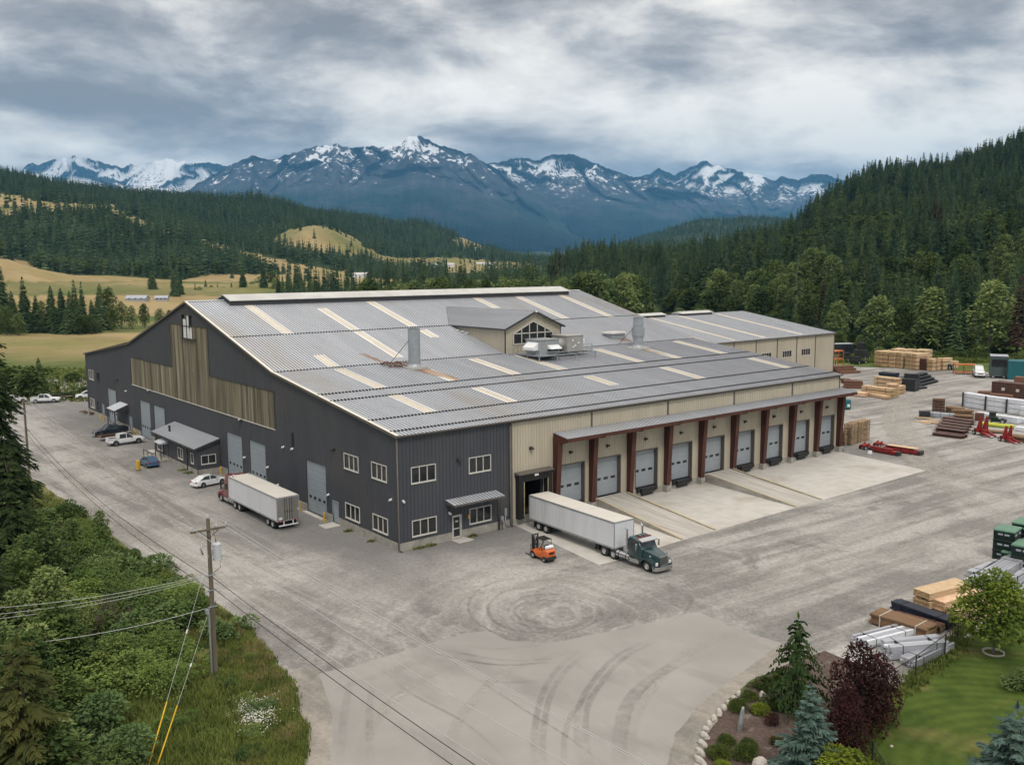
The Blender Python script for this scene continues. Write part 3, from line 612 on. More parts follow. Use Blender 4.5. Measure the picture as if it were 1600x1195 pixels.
m = MB(); m.prism([(39.9, 23.0, 17.0), (39.9, 22.1, 16.5), (39.9, 22.1, 16.42), (39.9, 23.0, 16.42)], (2.1, 0, 0)); m.prism([(38.5, 23.4, 17.4), (37.5, 23.4, 16.7), (37.5, 23.4, 16.3), (38.5, 23.4, 16.3)], (0, 2.4, 0)); loc(m).build('intake_hood', MT['white'], o)
m = MB(); m.box(39.95, 22.85, 16.12, 41.95, 22.98, 16.4); loc(m).build('grille', MT['black'], o)
MT['unit2'] = M('weathered unit', (.37, .36, .34), (.29, .28, .265), 1.2, .6)
m = MB(); m.bbox(45.0, 24.3, 15.62, 48.3, 28.0, 17.95, .05); m.box(44.9, 24.2, 17.95, 48.4, 28.1, 18.02); o = loc(m).build('air_handler', MT['unit2'], AC)
m = MB(); m.bbox(48.3, 25, 16.6, 49.3, 27, 17.3, .1); loc(m).build('intake_hood', MT['white'], o)
m = MB(); 
for x, z in ((46.1, 17.3), (46.6, 16.5), (47.3, 16.9), (46.2, 16.3)): m.box(x-.15, 24.27, z-.12, x+.15, 24.3, z+.12)
loc(m).build('label_plate', MT['white'], o)
m = MB(); m.cyl((42.2, 25.4, 16.7), (45.0, 25.8, 16.7), .85, .85, 16); loc(m).build('duct', MT['unit2'], AC)
# ================================================================ terrain: one sheet out to the foot of the mountains
KEYS = {
 -300: [(520,0),(900,420),(1100,360),(1400,300),(1700,270),(2200,215),(3000,235),(4500,300),(9000,400)],
 0: [(520,0),(900,432),(1100,402),(1400,328),(1700,310),(2200,274),(3000,290),(4500,320),(9000,397)],
 60: [(520,0),(900,440),(1100,418),(1400,330),(1700,314),(2200,290),(3000,300),(4500,325),(9000,397)],
 120: [(520,0),(900,445),(1100,427),(1400,332),(1700,324),(2200,306),(3000,310),(4500,330),(9000,397)],
 170: [(520,0),(900,447),(1100,424),(1400,334),(1700,328),(2200,307),(3000,315),(4500,335),(9000,397)],
 230: [(520,0),(900,448),(1100,428),(1400,358),(1700,346),(2200,308),(3000,318),(4500,338),(9000,397)],
 300: [(520,0),(900,448),(1100,431),(1400,375),(1700,365),(2200,313),(3000,324),(4500,340),(9000,397)],
 380: [(520,0),(900,446),(1100,430),(1400,399),(1700,388),(2200,320),(3000,332),(4500,345),(9000,397)],
 440: [(520,0),(900,448),(1100,432),(1400,413),(1700,380),(2200,330),(3000,340),(4500,350),(9000,397)],
 480: [(520,0),(900,450),(1100,435),(1400,420),(1700,361),(2200,338),(3000,344),(4500,355),(9000,397)],
 520: [(520,0),(900,450),(1100,438),(1400,428),(1700,363),(2200,348),(3000,346),(4500,360),(9000,397)],
 560: [(520,0),(900,452),(1100,440),(1400,432),(1700,384),(2200,372),(3000,346),(4500,362),(9000,397)],
 600: [(520,0),(900,452),(1100,442),(1400,434),(1700,406),(2200,393),(3000,345),(4500,365),(9000,397)],
 650: [(530,0),(900,453),(1100,443),(1400,434),(1700,417),(2200,408),(3000,347),(4500,368),(9000,397)],
 700: [(540,0),(900,454),(1100,445),(1400,434),(1700,421),(2200,414),(3000,361),(4500,375),(9000,397)],
 750: [(560,0),(900,450),(1100,443),(1400,434),(1700,424),(2200,418),(3000,383),(4500,392),(9000,396)],
 800: [(580,0),(900,447),(1100,440),(1400,432),(1700,424),(2200,419),(3000,407),(4500,408),(9000,395)],
 850: [(600,0),(850,443),(1000,436),(1200,430),(1600,424),(2200,419),(3000,413),(4500,409),(9000,395)],
 900: [(620,0),(800,435),(950,426),(1100,424),(1400,422),(2200,418),(3000,412),(4500,408),(9000,395)],
 960: [(590,0),(750,434),(900,420),(1050,417),(1350,424),(2200,420),(3000,414),(4500,390),(9000,398)],
 1000: [(560,0),(700,443),(850,431),(1000,424),(1300,426),(2200,420),(3000,415),(4500,373),(9000,400)],
 1080: [(480,0),(650,444),(820,430),(1000,416),(1300,426),(2200,420),(3000,415),(4500,347),(9000,400)],
 1150: [(420,0),(600,444),(800,422),(1050,403),(1400,416),(2200,418),(3000,412),(4500,344),(9000,400)],
 1225: [(370,0),(560,441),(800,409),(1050,382),(1400,398),(2200,400),(3000,400),(4500,344),(9000,400)],
 1260: [(350,0),(540,436),(800,384),(1080,350),(1400,370),(2200,390),(3000,395),(4500,350),(9000,400)],
 1300: [(330,0),(520,432),(800,366),(1100,321),(1450,340),(2200,370),(3000,385),(4500,370),(9000,400)],
 1370: [(320,0),(500,426),(800,347),(1150,295),(1500,322),(2200,350),(3000,380),(4500,380),(9000,400)],
 1440: [(310,0),(500,420),(800,337),(1150,281),(1500,305),(2200,340),(3000,370),(4500,380),(9000,400)],
 1500: [(305,0),(480,416),(800,327),(1150,270),(1500,290),(2200,330),(3000,360),(4500,380),(9000,400)],
 1600: [(295,0),(470,402),(800,302),(1150,232),(1500,245),(2200,300),(3000,350),(4500,380),(9000,400)],
 1900: [(280,0),(450,365),(800,235),(1150,150),(1500,160),(2200,240),(3000,330),(4500,380),(9000,400)],
}
KP = sorted(KEYS)
def z_of(px, py, D): return (CAM_POS + ray(px, py)*D).z
KT = np.array([[(d, GZ if py == 0 else z_of(k, py, d)) for d, py in KEYS[k]] for k in KP])   # keys x rails x (D, z)
PXS = np.arange(-700, 2301, 4.0)
cl = np.clip(PXS, KP[0], KP[-1])
TAB = np.stack([np.stack([np.interp(cl, KP, KT[:, j, c]) for c in (0, 1)], -1) for j in range(9)], 1)
ker = np.hanning(15); ker /= ker.sum()
for j in range(9):
    for c in (0, 1): TAB[:, j, c] = np.convolve(np.pad(TAB[:, j, c], 7, 'edge'), ker, 'valid')
HF = Vector((fw.x, fw.y)).normalized()
def zlook(px, D):
    i = int(min(max((px-PXS[0])/4, 0), len(PXS)-1)); t = TAB[i]
    if D <= t[0, 0]: return GZ
    if D >= t[-1, 0]: return float(t[-1, 1])
    k = int(np.searchsorted(t[:, 0], D)); a = (D-t[k-1, 0])/(t[k, 0]-t[k-1, 0]); s = a*a*(3-2*a)*.5+a*.5
    return float(t[k-1, 1]+(t[k, 1]-t[k-1, 1])*s)
def ground_xy(px, D):                       # horizontal place at column px, camera depth D (depth and column on the level)
    lat = (px-800)/FPX*D*1.0
    return CAM_POS.x + HF.x*D + HF.y*lat, CAM_POS.y + HF.y*D - HF.x*lat
def to_pd(x, y):
    dx, dy = x-CAM_POS.x, y-CAM_POS.y; D = dx*HF.x+dy*HF.y; lat = dx*HF.y-dy*HF.x
    return (lat/D*FPX+800 if D > 1 else -700), D
def fbm(x, y, s, o=4): return mnoise.fractal(Vector((x*s, y*s, 3.7)), 1.0, 2.1, o)
def terr(px, D):
    x, y = ground_xy(px, D); z = zlook(px, D); i = int(min(max((px-PXS[0])/4, 0), len(PXS)-1)); d0 = TAB[i, 0, 0]
    if D > d0: z += fbm(x, y, 1/260., 5)*min((D-d0)*.03, 9+D*.0022)
    return x, y, z
def proj(x, y, z):
    d = Vector((x, y, z))-CAM_POS; w = d.dot(fw); return 800+FPX*d.dot(RV)/w, 597.5-FPX*d.dot(UV)/w
def inpoly(p, poly):
    x, y = p; r = False; j = len(poly)-1
    for i in range(len(poly)):
        xi, yi = poly[i]; xj, yj = poly[j]
        if (yi > y) != (yj > y) and x < (xj-xi)*(y-yi)/(yj-yi)+xi: r = not r
        j = i
    return r
MEAD = [[(-400, 290), (0, 303), (60, 313), (170, 319), (235, 346), (300, 366), (380, 389), (470, 413), (540, 425), (540, 440), (450, 426), (380, 407), (300, 381), (230, 363), (165, 335), (60, 333), (0, 333), (-400, 320)],
        [(-400, 400), (0, 399), (45, 408), (95, 440), (250, 440), (330, 427), (460, 428), (560, 434), (640, 440), (640, 540), (-400, 540)],
        [(428, 380), (450, 362), (490, 353), (530, 357), (560, 374), (596, 398), (560, 402), (500, 394), (440, 384)],
        [(585, 398), (640, 402), (720, 404), (840, 408), (840, 421), (700, 424), (590, 415)],
        [(700, 375), (740, 368), (775, 386), (760, 392), (715, 384)], [(1185, 362), (1250, 352), (1262, 362), (1215, 375)],
        [(990, 382), (1030, 368), (1045, 376), (1010, 392)]]
def meadow(px, py, D, x, y):
    if D < 560: return 1.0 if px < 900 or D < 345 else .0
    if D < 1015 and px < 600: return 1.0
    jx, jy = px+fbm(x, y, .004, 3)*14, py+fbm(x+900, y, .004, 3)*5
    return 1.0 if any(inpoly((jx, jy), q) for q in MEAD) else 0.0
MT['field'] = None
def ground_material():
    m = bpy.data.materials.new('fields and forest floor'); m.use_nodes = True; nt = m.node_tree; N = nt.nodes; L = nt.links
    p = N['Principled BSDF']; p.inputs['Roughness'].default_value = .95; p.inputs['Specular IOR Level'].default_value = .1
    tc = N.new('ShaderNodeTexCoord'); at = N.new('ShaderNodeAttribute'); at.attribute_name = 'meadow'; ag = N.new('ShaderNodeAttribute'); ag.attribute_name = 'green'
    def nz(s, d=6, st=None):
        n = N.new('ShaderNodeTexNoise'); n.inputs['Scale'].default_value = s; n.inputs['Detail'].default_value = d; n.inputs['Roughness'].default_value = .62
        if st:
            mp = N.new('ShaderNodeMapping'); mp.inputs['Scale'].default_value = st; mp.inputs['Rotation'].default_value = (0, 0, .35); L.new(tc.outputs['Object'], mp.inputs[0]); L.new(mp.outputs[0], n.inputs['Vector'])
        else: L.new(tc.outputs['Object'], n.inputs['Vector'])
        return n.outputs['Fac']
    def mr(f, a, b):
        n = N.new('ShaderNodeMapRange'); n.inputs[1].default_value = a; n.inputs[2].default_value = b; L.new(f, n.inputs[0]); return n.outputs[0]
    def mix(f, a, b):
        n = N.new('ShaderNodeMixRGB'); L.new(f, n.inputs[0])
        for i, v in ((1, a), (2, b)):
            if isinstance(v, tuple): n.inputs[i].default_value = (*v, 1)
            else: L.new(v, n.inputs[i])
        return n.outputs[0]
    gold = mix(mr(nz(.035, 8, (1, .3, 1)), .35, .66), (.27, .20, .095), (.37, .285, .15))
    gold = mix(mr(nz(.009, 5), .5, .66), gold, (.22, .205, .07))
    gold = mix(mr(nz(.5, 5), .56, .72), gold, (.20, .155, .08))
    gr = mix(mr(nz(.11, 7), .35, .66), (.055, .085, .022), (.115, .15, .045))
    md = mix(ag.outputs['Fac'], gold, gr)
    ff = mix(mr(nz(.02, 8), .35, .66), (.028, .045, .02), (.05, .07, .03))
    L.new(mix(mr(at.outputs['Fac'], .35, .65), ff, md), p.inputs['Base Color'])
    b = N.new('ShaderNodeBump'); b.inputs['Distance'].default_value = .12; L.new(nz(1.2, 6), b.inputs['Height']); L.new(b.outputs[0], p.inputs['Normal'])
    return m
def build_ground():
    cols = np.concatenate([np.arange(-700, -100, 40.), np.arange(-100, 1701, 7.), np.arange(1730, 2301, 40.)])
    ds = np.concatenate([np.linspace(6, 250, 16), np.linspace(265, 600, 30), np.geomspace(615, 3200, 96), np.geomspace(3300, 9000, 26), [12000, 19500]])
    vs = []; md = []; gr = []
    for D in ds:
        for c in cols:
            x, y, z = terr(c, min(D, 9000))
            if D > 9000: x, y = ground_xy(c, D); z = zlook(c, 9000)
            px, py = proj(x, y, z); vs.append((x, y, z)); md.append(meadow(px, py, D, x, y))
            n = fbm(x, y, .012, 4)
            if px < 900:
                g = 0.
                if D < 560:
                    g = max(0, min(1, (py-545)/25)) if py < 575 else (1 if (py < 592 or py > 607) else .35)
                    if 492 < py < 520: g = .9
                    g = min(1, max(0, g+n*.7)) if D > 250 else .75+n*.6
                elif 440 < py < 462: g = .55+n*.5
                elif 320 < py < 400: g = .35+n*.5
                if px > 590 and py < 425: g = .3
            else: g = 1
            gr.append(min(1, max(0, g)))
    nc = len(cols); fs = [(r*nc+c, r*nc+c+1, (r+1)*nc+c+1, (r+1)*nc+c) for r in range(len(ds)-1) for c in range(nc-1)]
    # the part behind the viewer
    base = len(vs); x0, y0 = vs[0][:2]; x1, y1 = vs[nc-1][:2]
    far = [ground_xy(-700, 19500), ground_xy(2300, 19500)]
    bk = CAM_POS.xy - HF*19500; rt = Vector((HF.y, -HF.x))
    vs += [(*(bk - rt*19500), GZ), (*(bk + rt*19500), GZ)]; md += [1, 1]; gr += [1, 1]
    a, b = base, base+1; last = (len(ds)-1)*nc
    left = [r*nc for r in range(len(ds))]; right = [r*nc+nc-1 for r in range(len(ds))]
    fs += [(a, left[i], left[i+1]) for i in range(len(left)-1)] + [(b, right[i+1], right[i]) for i in range(len(right)-1)]
    fs += [(a, b, nc-1)+tuple(range(nc-2, -1, -1))]
    me = bpy.data.meshes.new('ground'); me.from_pydata(vs, [], fs); me.materials.append(ground_material())
    for nm, v in (('meadow', md), ('green', gr)):
        at = me.attributes.new(nm, 'FLOAT', 'POINT'); at.data.foreach_set('value', v)
    me.polygons.foreach_set('use_smooth', [True]*len(me.polygons)); me.update()
    tag(obj('ground', me), kind='structure')
build_ground()
# ---------------------------------------------------------------- flat sheets
def flat(name, pts, mt, z=GZ+.004, jit=0., step=1.5, kind='structure', thick=0):
    P = []
    for i, p in enumerate(pts):
        a = Vector(p[:2]); b = Vector(pts[(i+1) % len(pts)][:2]); n = max(1, int((b-a).length/step)) if jit else 1
        for k in range(n):
            q = a.lerp(b, k/n)
            if jit: q = q + Vector((fbm(q.x, q.y, .35, 3), fbm(q.x+50, q.y, .35, 3)))*jit
            P.append(q)
    m = MB(); m.add([(q.x, q.y, z) for q in P], (tuple(range(len(P))),))
    if thick:
        n = len(P); m.add([(q.x, q.y, z) for q in P]+[(q.x, q.y, z-thick) for q in P], [(i, (i+1) % n, (i+1) % n+n, i+n) for i in range(n)])
    o = m.build(name, mt); return tag(o, kind=kind)
gp = lambda *q: [G(*p) for p in q]
def gravel_material(name, ca, cb, cc, swirl=True):
    m = bpy.data.materials.new(name); m.use_nodes = True; nt = m.node_tree; N = nt.nodes; L = nt.links
    p = N['Principled BSDF']; p.inputs['Roughness'].default_value = .95; p.inputs['Specular IOR Level'].default_value = .15
    tc = N.new('ShaderNodeTexCoord'); V = tc.outputs['Object']
    def nz(s, d=6, v=V, rg=.6, dist=0.):
        n = N.new('ShaderNodeTexNoise'); n.inputs['Scale'].default_value = s; n.inputs['Detail'].default_value = d; n.inputs['Roughness'].default_value = rg; n.inputs['Distortion'].default_value = dist; L.new(v, n.inputs['Vector']); return n.outputs['Fac']
    def mp(v, rot, sc, loc=(0, 0, 0)):
        r = N.new('ShaderNodeMapping'); r.inputs['Rotation'].default_value = rot; L.new(v, r.inputs[0])
        n = N.new('ShaderNodeMapping'); n.inputs['Scale'].default_value = sc; n.inputs['Location'].default_value = loc; L.new(r.outputs[0], n.inputs[0]); return n.outputs[0]
    def mr(f, a, b, x=0., y=1.):
        n = N.new('ShaderNodeMapRange'); n.inputs[1].default_value = a; n.inputs[2].default_value = b; n.inputs[3].default_value = x; n.inputs[4].default_value = y; L.new(f, n.inputs[0]); return n.outputs[0]
    def mth(o, a, b):
        n = N.new('ShaderNodeMath'); n.operation = o
        for i, v in ((0, a), (1, b)):
            if isinstance(v, (int, float)): n.inputs[i].default_value = v
            else: L.new(v, n.inputs[i])
        return n.outputs[0]
    def mix(f, a, b):
        n = N.new('ShaderNodeMixRGB'); L.new(f, n.inputs[0])
        for i, v in ((1, a), (2, b)):
            if isinstance(v, tuple): n.inputs[i].default_value = (*v, 1)
            else: L.new(v, n.inputs[i])
        return n.outputs[0]
    f = nz(.055, 9, V, .62, .6)
    st1 = nz(.5, 8, mp(V, (0, 0, .06), (.06, .9, 1)), .6, .35); st2 = nz(.5, 8, mp(V, (0, 0, 1.5), (.06, .9, 1)), .6, .35)
    xs = N.new('ShaderNodeSeparateXYZ'); L.new(V, xs.inputs[0])
    sd_ = mr(mth('ADD', xs.outputs[0], mth('MULTIPLY', nz(.03, 2), 30.0)), 5, 32)
    mxs = N.new('ShaderNodeMixRGB'); L.new(sd_, mxs.inputs[0]); L.new(st2, mxs.inputs[1]); L.new(st1, mxs.inputs[2])
    sw = mxs.outputs[0]
    if swirl:
        c0 = G(862, 957); q = mp(V, (0, 0, 0), (1, 1, 0), (-c0.x, -c0.y, 0)); ln = N.new('ShaderNodeVectorMath'); ln.operation = 'LENGTH'
        wp = N.new('ShaderNodeVectorMath'); wp.operation = 'ADD'; wn = N.new('ShaderNodeTexNoise'); wn.inputs['Scale'].default_value = .12; L.new(V, wn.inputs['Vector'])
        ws = N.new('ShaderNodeVectorMath'); ws.operation = 'SCALE'; ws.inputs['Scale'].default_value = 7; L.new(wn.outputs['Color'], ws.inputs[0])
        w2 = N.new('ShaderNodeVectorMath'); w2.operation = 'SUBTRACT'; w2.inputs[1].default_value = (3.5, 3.5, 3.5); L.new(ws.outputs[0], w2.inputs[0])
        L.new(q, wp.inputs[0]); L.new(w2.outputs[0], wp.inputs[1]); L.new(wp.outputs[0], ln.inputs[0])
        cb_ = N.new('ShaderNodeCombineXYZ'); L.new(ln.outputs['Value'], cb_.inputs[0])
        rn = nz(.85, 6, cb_.outputs[0], .65)
        mx2 = N.new('ShaderNodeMixRGB'); L.new(mr(ln.outputs['Value'], 21, 8, 0, .75), mx2.inputs[0]); L.new(sw, mx2.inputs[1]); L.new(rn, mx2.inputs[2]); sw = mx2.outputs[0]
    g = mth('ADD', mth('MULTIPLY', f, .6), mth('MULTIPLY', sw, .55))
    col = mix(mr(g, .515, .64), cb, ca)
    col = mix(mr(nz(.16, 7, V, .65, .8), .56, .68, 0, .75), col, cc)
    gr = nz(3.2, 4, V, .8); col2 = mix(mr(gr, .3, .75, .0, 1.), (.62, .62, .62), (1.25, 1.25, 1.25))
    mm = N.new('ShaderNodeMixRGB'); mm.blend_type = 'MULTIPLY'; mm.inputs[0].default_value = .55; L.new(col, mm.inputs[1]); L.new(col2, mm.inputs[2])
    fin = mm.outputs[0]
    if swirl:
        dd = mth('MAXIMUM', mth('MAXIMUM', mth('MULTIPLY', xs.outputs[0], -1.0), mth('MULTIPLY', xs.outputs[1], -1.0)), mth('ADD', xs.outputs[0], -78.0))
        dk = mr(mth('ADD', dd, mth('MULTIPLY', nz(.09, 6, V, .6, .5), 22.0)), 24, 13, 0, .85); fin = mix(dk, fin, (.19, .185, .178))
        m3 = N.new('ShaderNodeMixRGB'); m3.blend_type = 'MULTIPLY'; m3.inputs[0].default_value = .5; L.new(fin, m3.inputs[1]); L.new(col2, m3.inputs[2]); fin = m3.outputs[0]
    L.new(fin, p.inputs['Base Color'])
    b = N.new('ShaderNodeBump'); b.inputs['Distance'].default_value = .03; L.new(mth('ADD', gr, mth('MULTIPLY', g, .8)), b.inputs['Height']); L.new(b.outputs[0], p.inputs['Normal'])
    return m
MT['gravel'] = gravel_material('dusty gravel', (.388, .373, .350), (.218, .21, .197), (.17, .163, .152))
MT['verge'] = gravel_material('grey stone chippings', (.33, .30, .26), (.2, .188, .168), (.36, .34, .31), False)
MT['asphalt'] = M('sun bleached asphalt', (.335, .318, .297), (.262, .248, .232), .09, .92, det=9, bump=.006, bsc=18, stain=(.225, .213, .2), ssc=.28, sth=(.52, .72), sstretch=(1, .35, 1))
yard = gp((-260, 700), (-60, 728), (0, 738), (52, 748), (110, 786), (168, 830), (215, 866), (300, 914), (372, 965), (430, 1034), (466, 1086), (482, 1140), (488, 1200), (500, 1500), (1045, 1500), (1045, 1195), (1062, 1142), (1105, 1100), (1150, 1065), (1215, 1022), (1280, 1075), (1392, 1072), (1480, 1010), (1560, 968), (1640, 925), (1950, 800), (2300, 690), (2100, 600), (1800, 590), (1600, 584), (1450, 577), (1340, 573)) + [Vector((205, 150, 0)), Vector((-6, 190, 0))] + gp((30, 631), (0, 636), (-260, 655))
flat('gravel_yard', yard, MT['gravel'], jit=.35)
apron = gp((500, 1051), (560, 1038), (650, 1012), (732, 987), (760, 984), (795, 1000), (850, 1006), (905, 997), (960, 984), (1085, 956), (1222, 1004), (1180, 1034), (1130, 1070), (1088, 1106), (1058, 1145), (1042, 1195), (1036, 1300), (1036, 1500), (510, 1500), (512, 1200), (518, 1130), (512, 1085))
flat('asphalt_apron', apron, MT['asphalt'], GZ+.009, jit=.4, step=.5)
vg = gp((1222, 1004), (1180, 1034), (1130, 1070), (1088, 1106), (1058, 1145), (1042, 1195), (1036, 1300), (1105, 1300), (1095, 1195), (1103, 1150), (1135, 1095), (1175, 1062), (1250, 1030), (1290, 1010))
flat('gravel_verge', vg, MT['verge'], GZ+.0125, jit=.15)
vg2 = gp((500, 1051), (512, 1085), (518, 1130), (512, 1200), (510, 1400), (455, 1400), (470, 1195), (462, 1110), (440, 1062), (470, 1040))
flat('gravel_verge', vg2, MT['verge'], GZ+.0125, jit=.3)
# concrete dock apron, ramps
PADZ = GZ+.02
flat('concrete_pad', [(12.8, -16.04), (15.1, -16.2), (25.2, -15.8), (77.1, -15.7), (79.6, -.4), (79.6, -.05), (15.2, -.05)], MT['slab'], PADZ, thick=.3)
m = MB()
for (xa, xb) in ((31.2, 45.9), (51.6, 77.1)):
    for k in range(1, int((xb-xa)/4.6)+1):
        x = xa+k*4.6
        if x < xb-1: m.box(x-.02, -15.6, PADZ+.001, x+.02, -.7, PADZ+.004)
for y in (-5.2, -10.4): m.box(31.6, y-.02, PADZ+.001, 45.6, y+.02, PADZ+.0035); m.box(52, y-.02, PADZ+.001, 78, y+.02, PADZ+.0035)
tag(m.build('pad_joints', MT['conc']), kind='structure')
m = MB()
RMP = [((27.35, 32.6), (25.3, 31.0), 29.9), ((47.75, 53.3), (45.95, 51.5), 50)]
for (w0, w1), (e0, e1), c in RMP:
    t = TR(0, 0, 0); o_ = thing('loading_ramp', 'concrete ramp rising to the second dock door with yellow edged kerbs' if c < 40 else 'concrete ramp rising to the fifth dock door with yellow edged kerbs', 'ramp', (c, -8, GZ), 0, 'concrete ramps to the dock doors')
    lc = lambda P: tuple(Vector(P)-Vector((c, -8, GZ)))
    m = MB(); y0, y1, zt, zb, g = -.06, -15.75, .58, GZ+.03, GZ-.1
    T = [lc((w0, y0, zt)), lc((w1, y0, zt)), lc((e1, y1, zb)), lc((e0, y1, zb))]; Bm = [lc((w0, y0, g)), lc((w1, y0, g)), lc((e1, y1, g)), lc((e0, y1, g))]
    m.add(T+Bm, ((0, 1, 2, 3), (1, 2, 6, 5), (0, 3, 7, 4), (2, 3, 7, 6)), 0); m.build('deck', MT['rampc'], o_)
    for a, b, s in ((w0, e0, 1), (w1, e1, -1)):
        m = MB(); q = [lc((a, y0-.6, zt)), lc((a+.22*s, y0-.6, zt)), lc((b+.22*s, y1+.1, zb)), lc((b, y1+.1, zb))]; up = Vector((0, 0, .13)); dn = Vector((-.05*s, 0, 0))
        Q = [Vector(p)+up for p in q]; lo_ = [Vector((p[0]-(.04*s if i in (0, 3) else 0), p[1], -.1)) for i, p in enumerate(q)]
        m.add(Q+lo_, ((0, 1, 2, 3), (0, 3, 7, 4), (1, 2, 6, 5), (2, 3, 7, 6), (0, 1, 5, 4)), 0); k = m.build('kerb', MT['conc'], o_)
        m = MB(); m.add([p+Vector((0, 0, .004)) for p in Q], ((0, 1, 2, 3),)); m.build('yellow_edge', MT['paleyellow'], k)
# small concrete landings
def slab(name, label, x0, y0, x1, y1, h=.08):
    m = MB(); cx, cy = (x0+x1)/2, (y0+y1)/2; m.bbox(x0-cx, y0-cy, -.2, x1-cx, y1-cy, h, .02); return tag(m.build(name, MT['slab'], loc=(cx, cy, GZ)), label, 'slab')
slab('door_slab', 'pale concrete landing in front of the glazed office door under the awning', 6.3, -1.6, 8.3, -.1)
slab('door_slab', 'pale concrete landing at the blue side door near the building corner', -2.0, 12.4, -.1, 14.2)
slab('door_slab', 'concrete landing beyond the lean-to office beside the white pickup', -3.4, 68.6, -.1, 71.3)
slab('door_slab', 'concrete landing under the small porch roof by the far overhead door', -4.2, 91.2, -.1, 97.4)
slab('door_slab', 'long pale door sill slab under the nearest overhead door', -.7, 15.9, -.1, 21.0, .05)
# tyre marks on the asphalt and the gravel
def track_material(name, c, a=.55, s=1.2):
    m = M(name, c, tuple(v*.85 for v in c), 1.5, .95); nt = m.node_tree; N = nt.nodes; L = nt.links; p = N['Principled BSDF']
    n = N.new('ShaderNodeTexNoise'); n.inputs['Scale'].default_value = s; n.inputs['Detail'].default_value = 7; n.inputs['Roughness'].default_value = .7; tc = N.new('ShaderNodeTexCoord'); L.new(tc.outputs['Object'], n.inputs['Vector'])
    at = N.new('ShaderNodeAttribute'); at.attribute_name = 'edge'
    r = N.new('ShaderNodeMapRange'); r.inputs[1].default_value = .32; r.inputs[2].default_value = .7; r.inputs[4].default_value = a; L.new(n.outputs['Fac'], r.inputs[0])
    mu = N.new('ShaderNodeMath'); mu.operation = 'MULTIPLY'; L.new(r.outputs[0], mu.inputs[0]); L.new(at.outputs['Fac'], mu.inputs[1]); L.new(mu.outputs[0], p.inputs['Alpha']); return m
MT['skid'] = track_material('rubber mark', (.2, .185, .175), .36); MT['dust'] = track_material('pale dust track', (.47, .44, .395), .85); MT['dtrack'] = track_material('damp track', (.2, .19, .175), .34)
def ribbon(px_pts, w, mt, z, out):
    P = [Vector(G(*p)) for p in px_pts]; Q = []
    for i in range(len(P)-1):
        a, b, c, d = P[max(i-1, 0)], P[i], P[i+1], P[min(i+2, len(P)-1)]
        for k in range(8):
            t = k/8; Q.append(.5*((2*b)+(c-a)*t+(2*a-5*b+4*c-d)*t*t+(3*b-a-3*c+d)*t**3))
    Q.append(P[-1]); n = len(Q)
    for i, q in enumerate(Q):
        d = (Q[min(i+1, n-1)]-Q[max(i-1, 0)]).normalized(); s = Vector((d.y, -d.x, 0)); e = min(1, i/12, (n-1-i)/12)
        for k, (u, g) in enumerate(((-1, 0), (-.55, 1), (.55, 1), (1, 0))): out[0].append((q.x+s.x*w*u, q.y+s.y*w*u, z)); out[2].append(g*e)
    b0 = len(out[0])-4*n
    out[1].extend((b0+i*4+k, b0+i*4+k+1, b0+i*4+k+5, b0+i*4+k+4) for i in range(n-1) for k in range(3))
def tracks(name, mt, items, z):
    out = ([], [], [])
    for i, (pts, w) in enumerate(items): ribbon(pts, w, mt, z+i*.0002, out)
    me = bpy.data.meshes.new(name); me.from_pydata(out[0], [], out[1]); me.materials.append(mt); at = me.attributes.new('edge', 'FLOAT', 'POINT'); at.data.foreach_set('value', out[2]); me.update()
    tag(obj(name, me), kind='stuff')
f5 = lambda *q: [(480+x/2.5806, 820+y/2.5806) for x, y in q]
def pair(q, dx, w): return [(f5(*q), w), (f5(*[(x+dx, y+abs(dx)*.12) for x, y in q]), w)]
tracks('tyre_marks', MT['skid'], pair(((1120, 490), (1010, 580), (945, 690), (920, 810), (915, 900), (925, 1000)), 34, .28) + pair(((1430, 440), (1260, 520), (1160, 620), (1100, 720), (1088, 830), (1115, 1000)), 34, .28)
       + pair(((1560, 520), (1400, 600), (1290, 700), (1250, 820), (1240, 1000)), 30, .3) + pair(((480, 510), (640, 545), (800, 565), (1010, 550)), 0, .2) + [(f5((480, 490), (640, 520), (800, 545), (1020, 540)), .2), (f5((600, 480), (760, 500), (960, 480)), .2), (f5((620, 580), (760, 670), (900, 760), (1060, 860), (1200, 970)), .12)]
       + [(f5((640, 620), (800, 635), (960, 625)), .22), (f5((1040, 1000), (1040, 840), (1100, 720), (1260, 590)), .25), (f5((300, 580), (420, 680), (640, 800), (830, 968)), .15), (f5((180, 600), (150, 760), (130, 968)), .35), (f5((270, 600), (250, 760), (260, 968)), .3)], GZ+.0135)
MT['crack'] = track_material('asphalt crack', (.15, .14, .13), .6, 3)
tracks('tyre_marks', MT['dust'], [([(560, 1195), (590, 1120), (660, 1060), (760, 1020)], .5), ([(700, 1195), (720, 1120), (790, 1050), (900, 1015)], .45), ([(985, 1195), (995, 1110), (1060, 1030), (1150, 985)], .5), ([(520, 1080), (620, 1045), (740, 1020)], .4)], GZ+.0105)
ring = lambda cx, cy, rx, ry, a0, a1: [(cx+rx*math.cos(math.radians(a)), cy+ry*math.sin(math.radians(a))) for a in range(a0, a1, 18)]
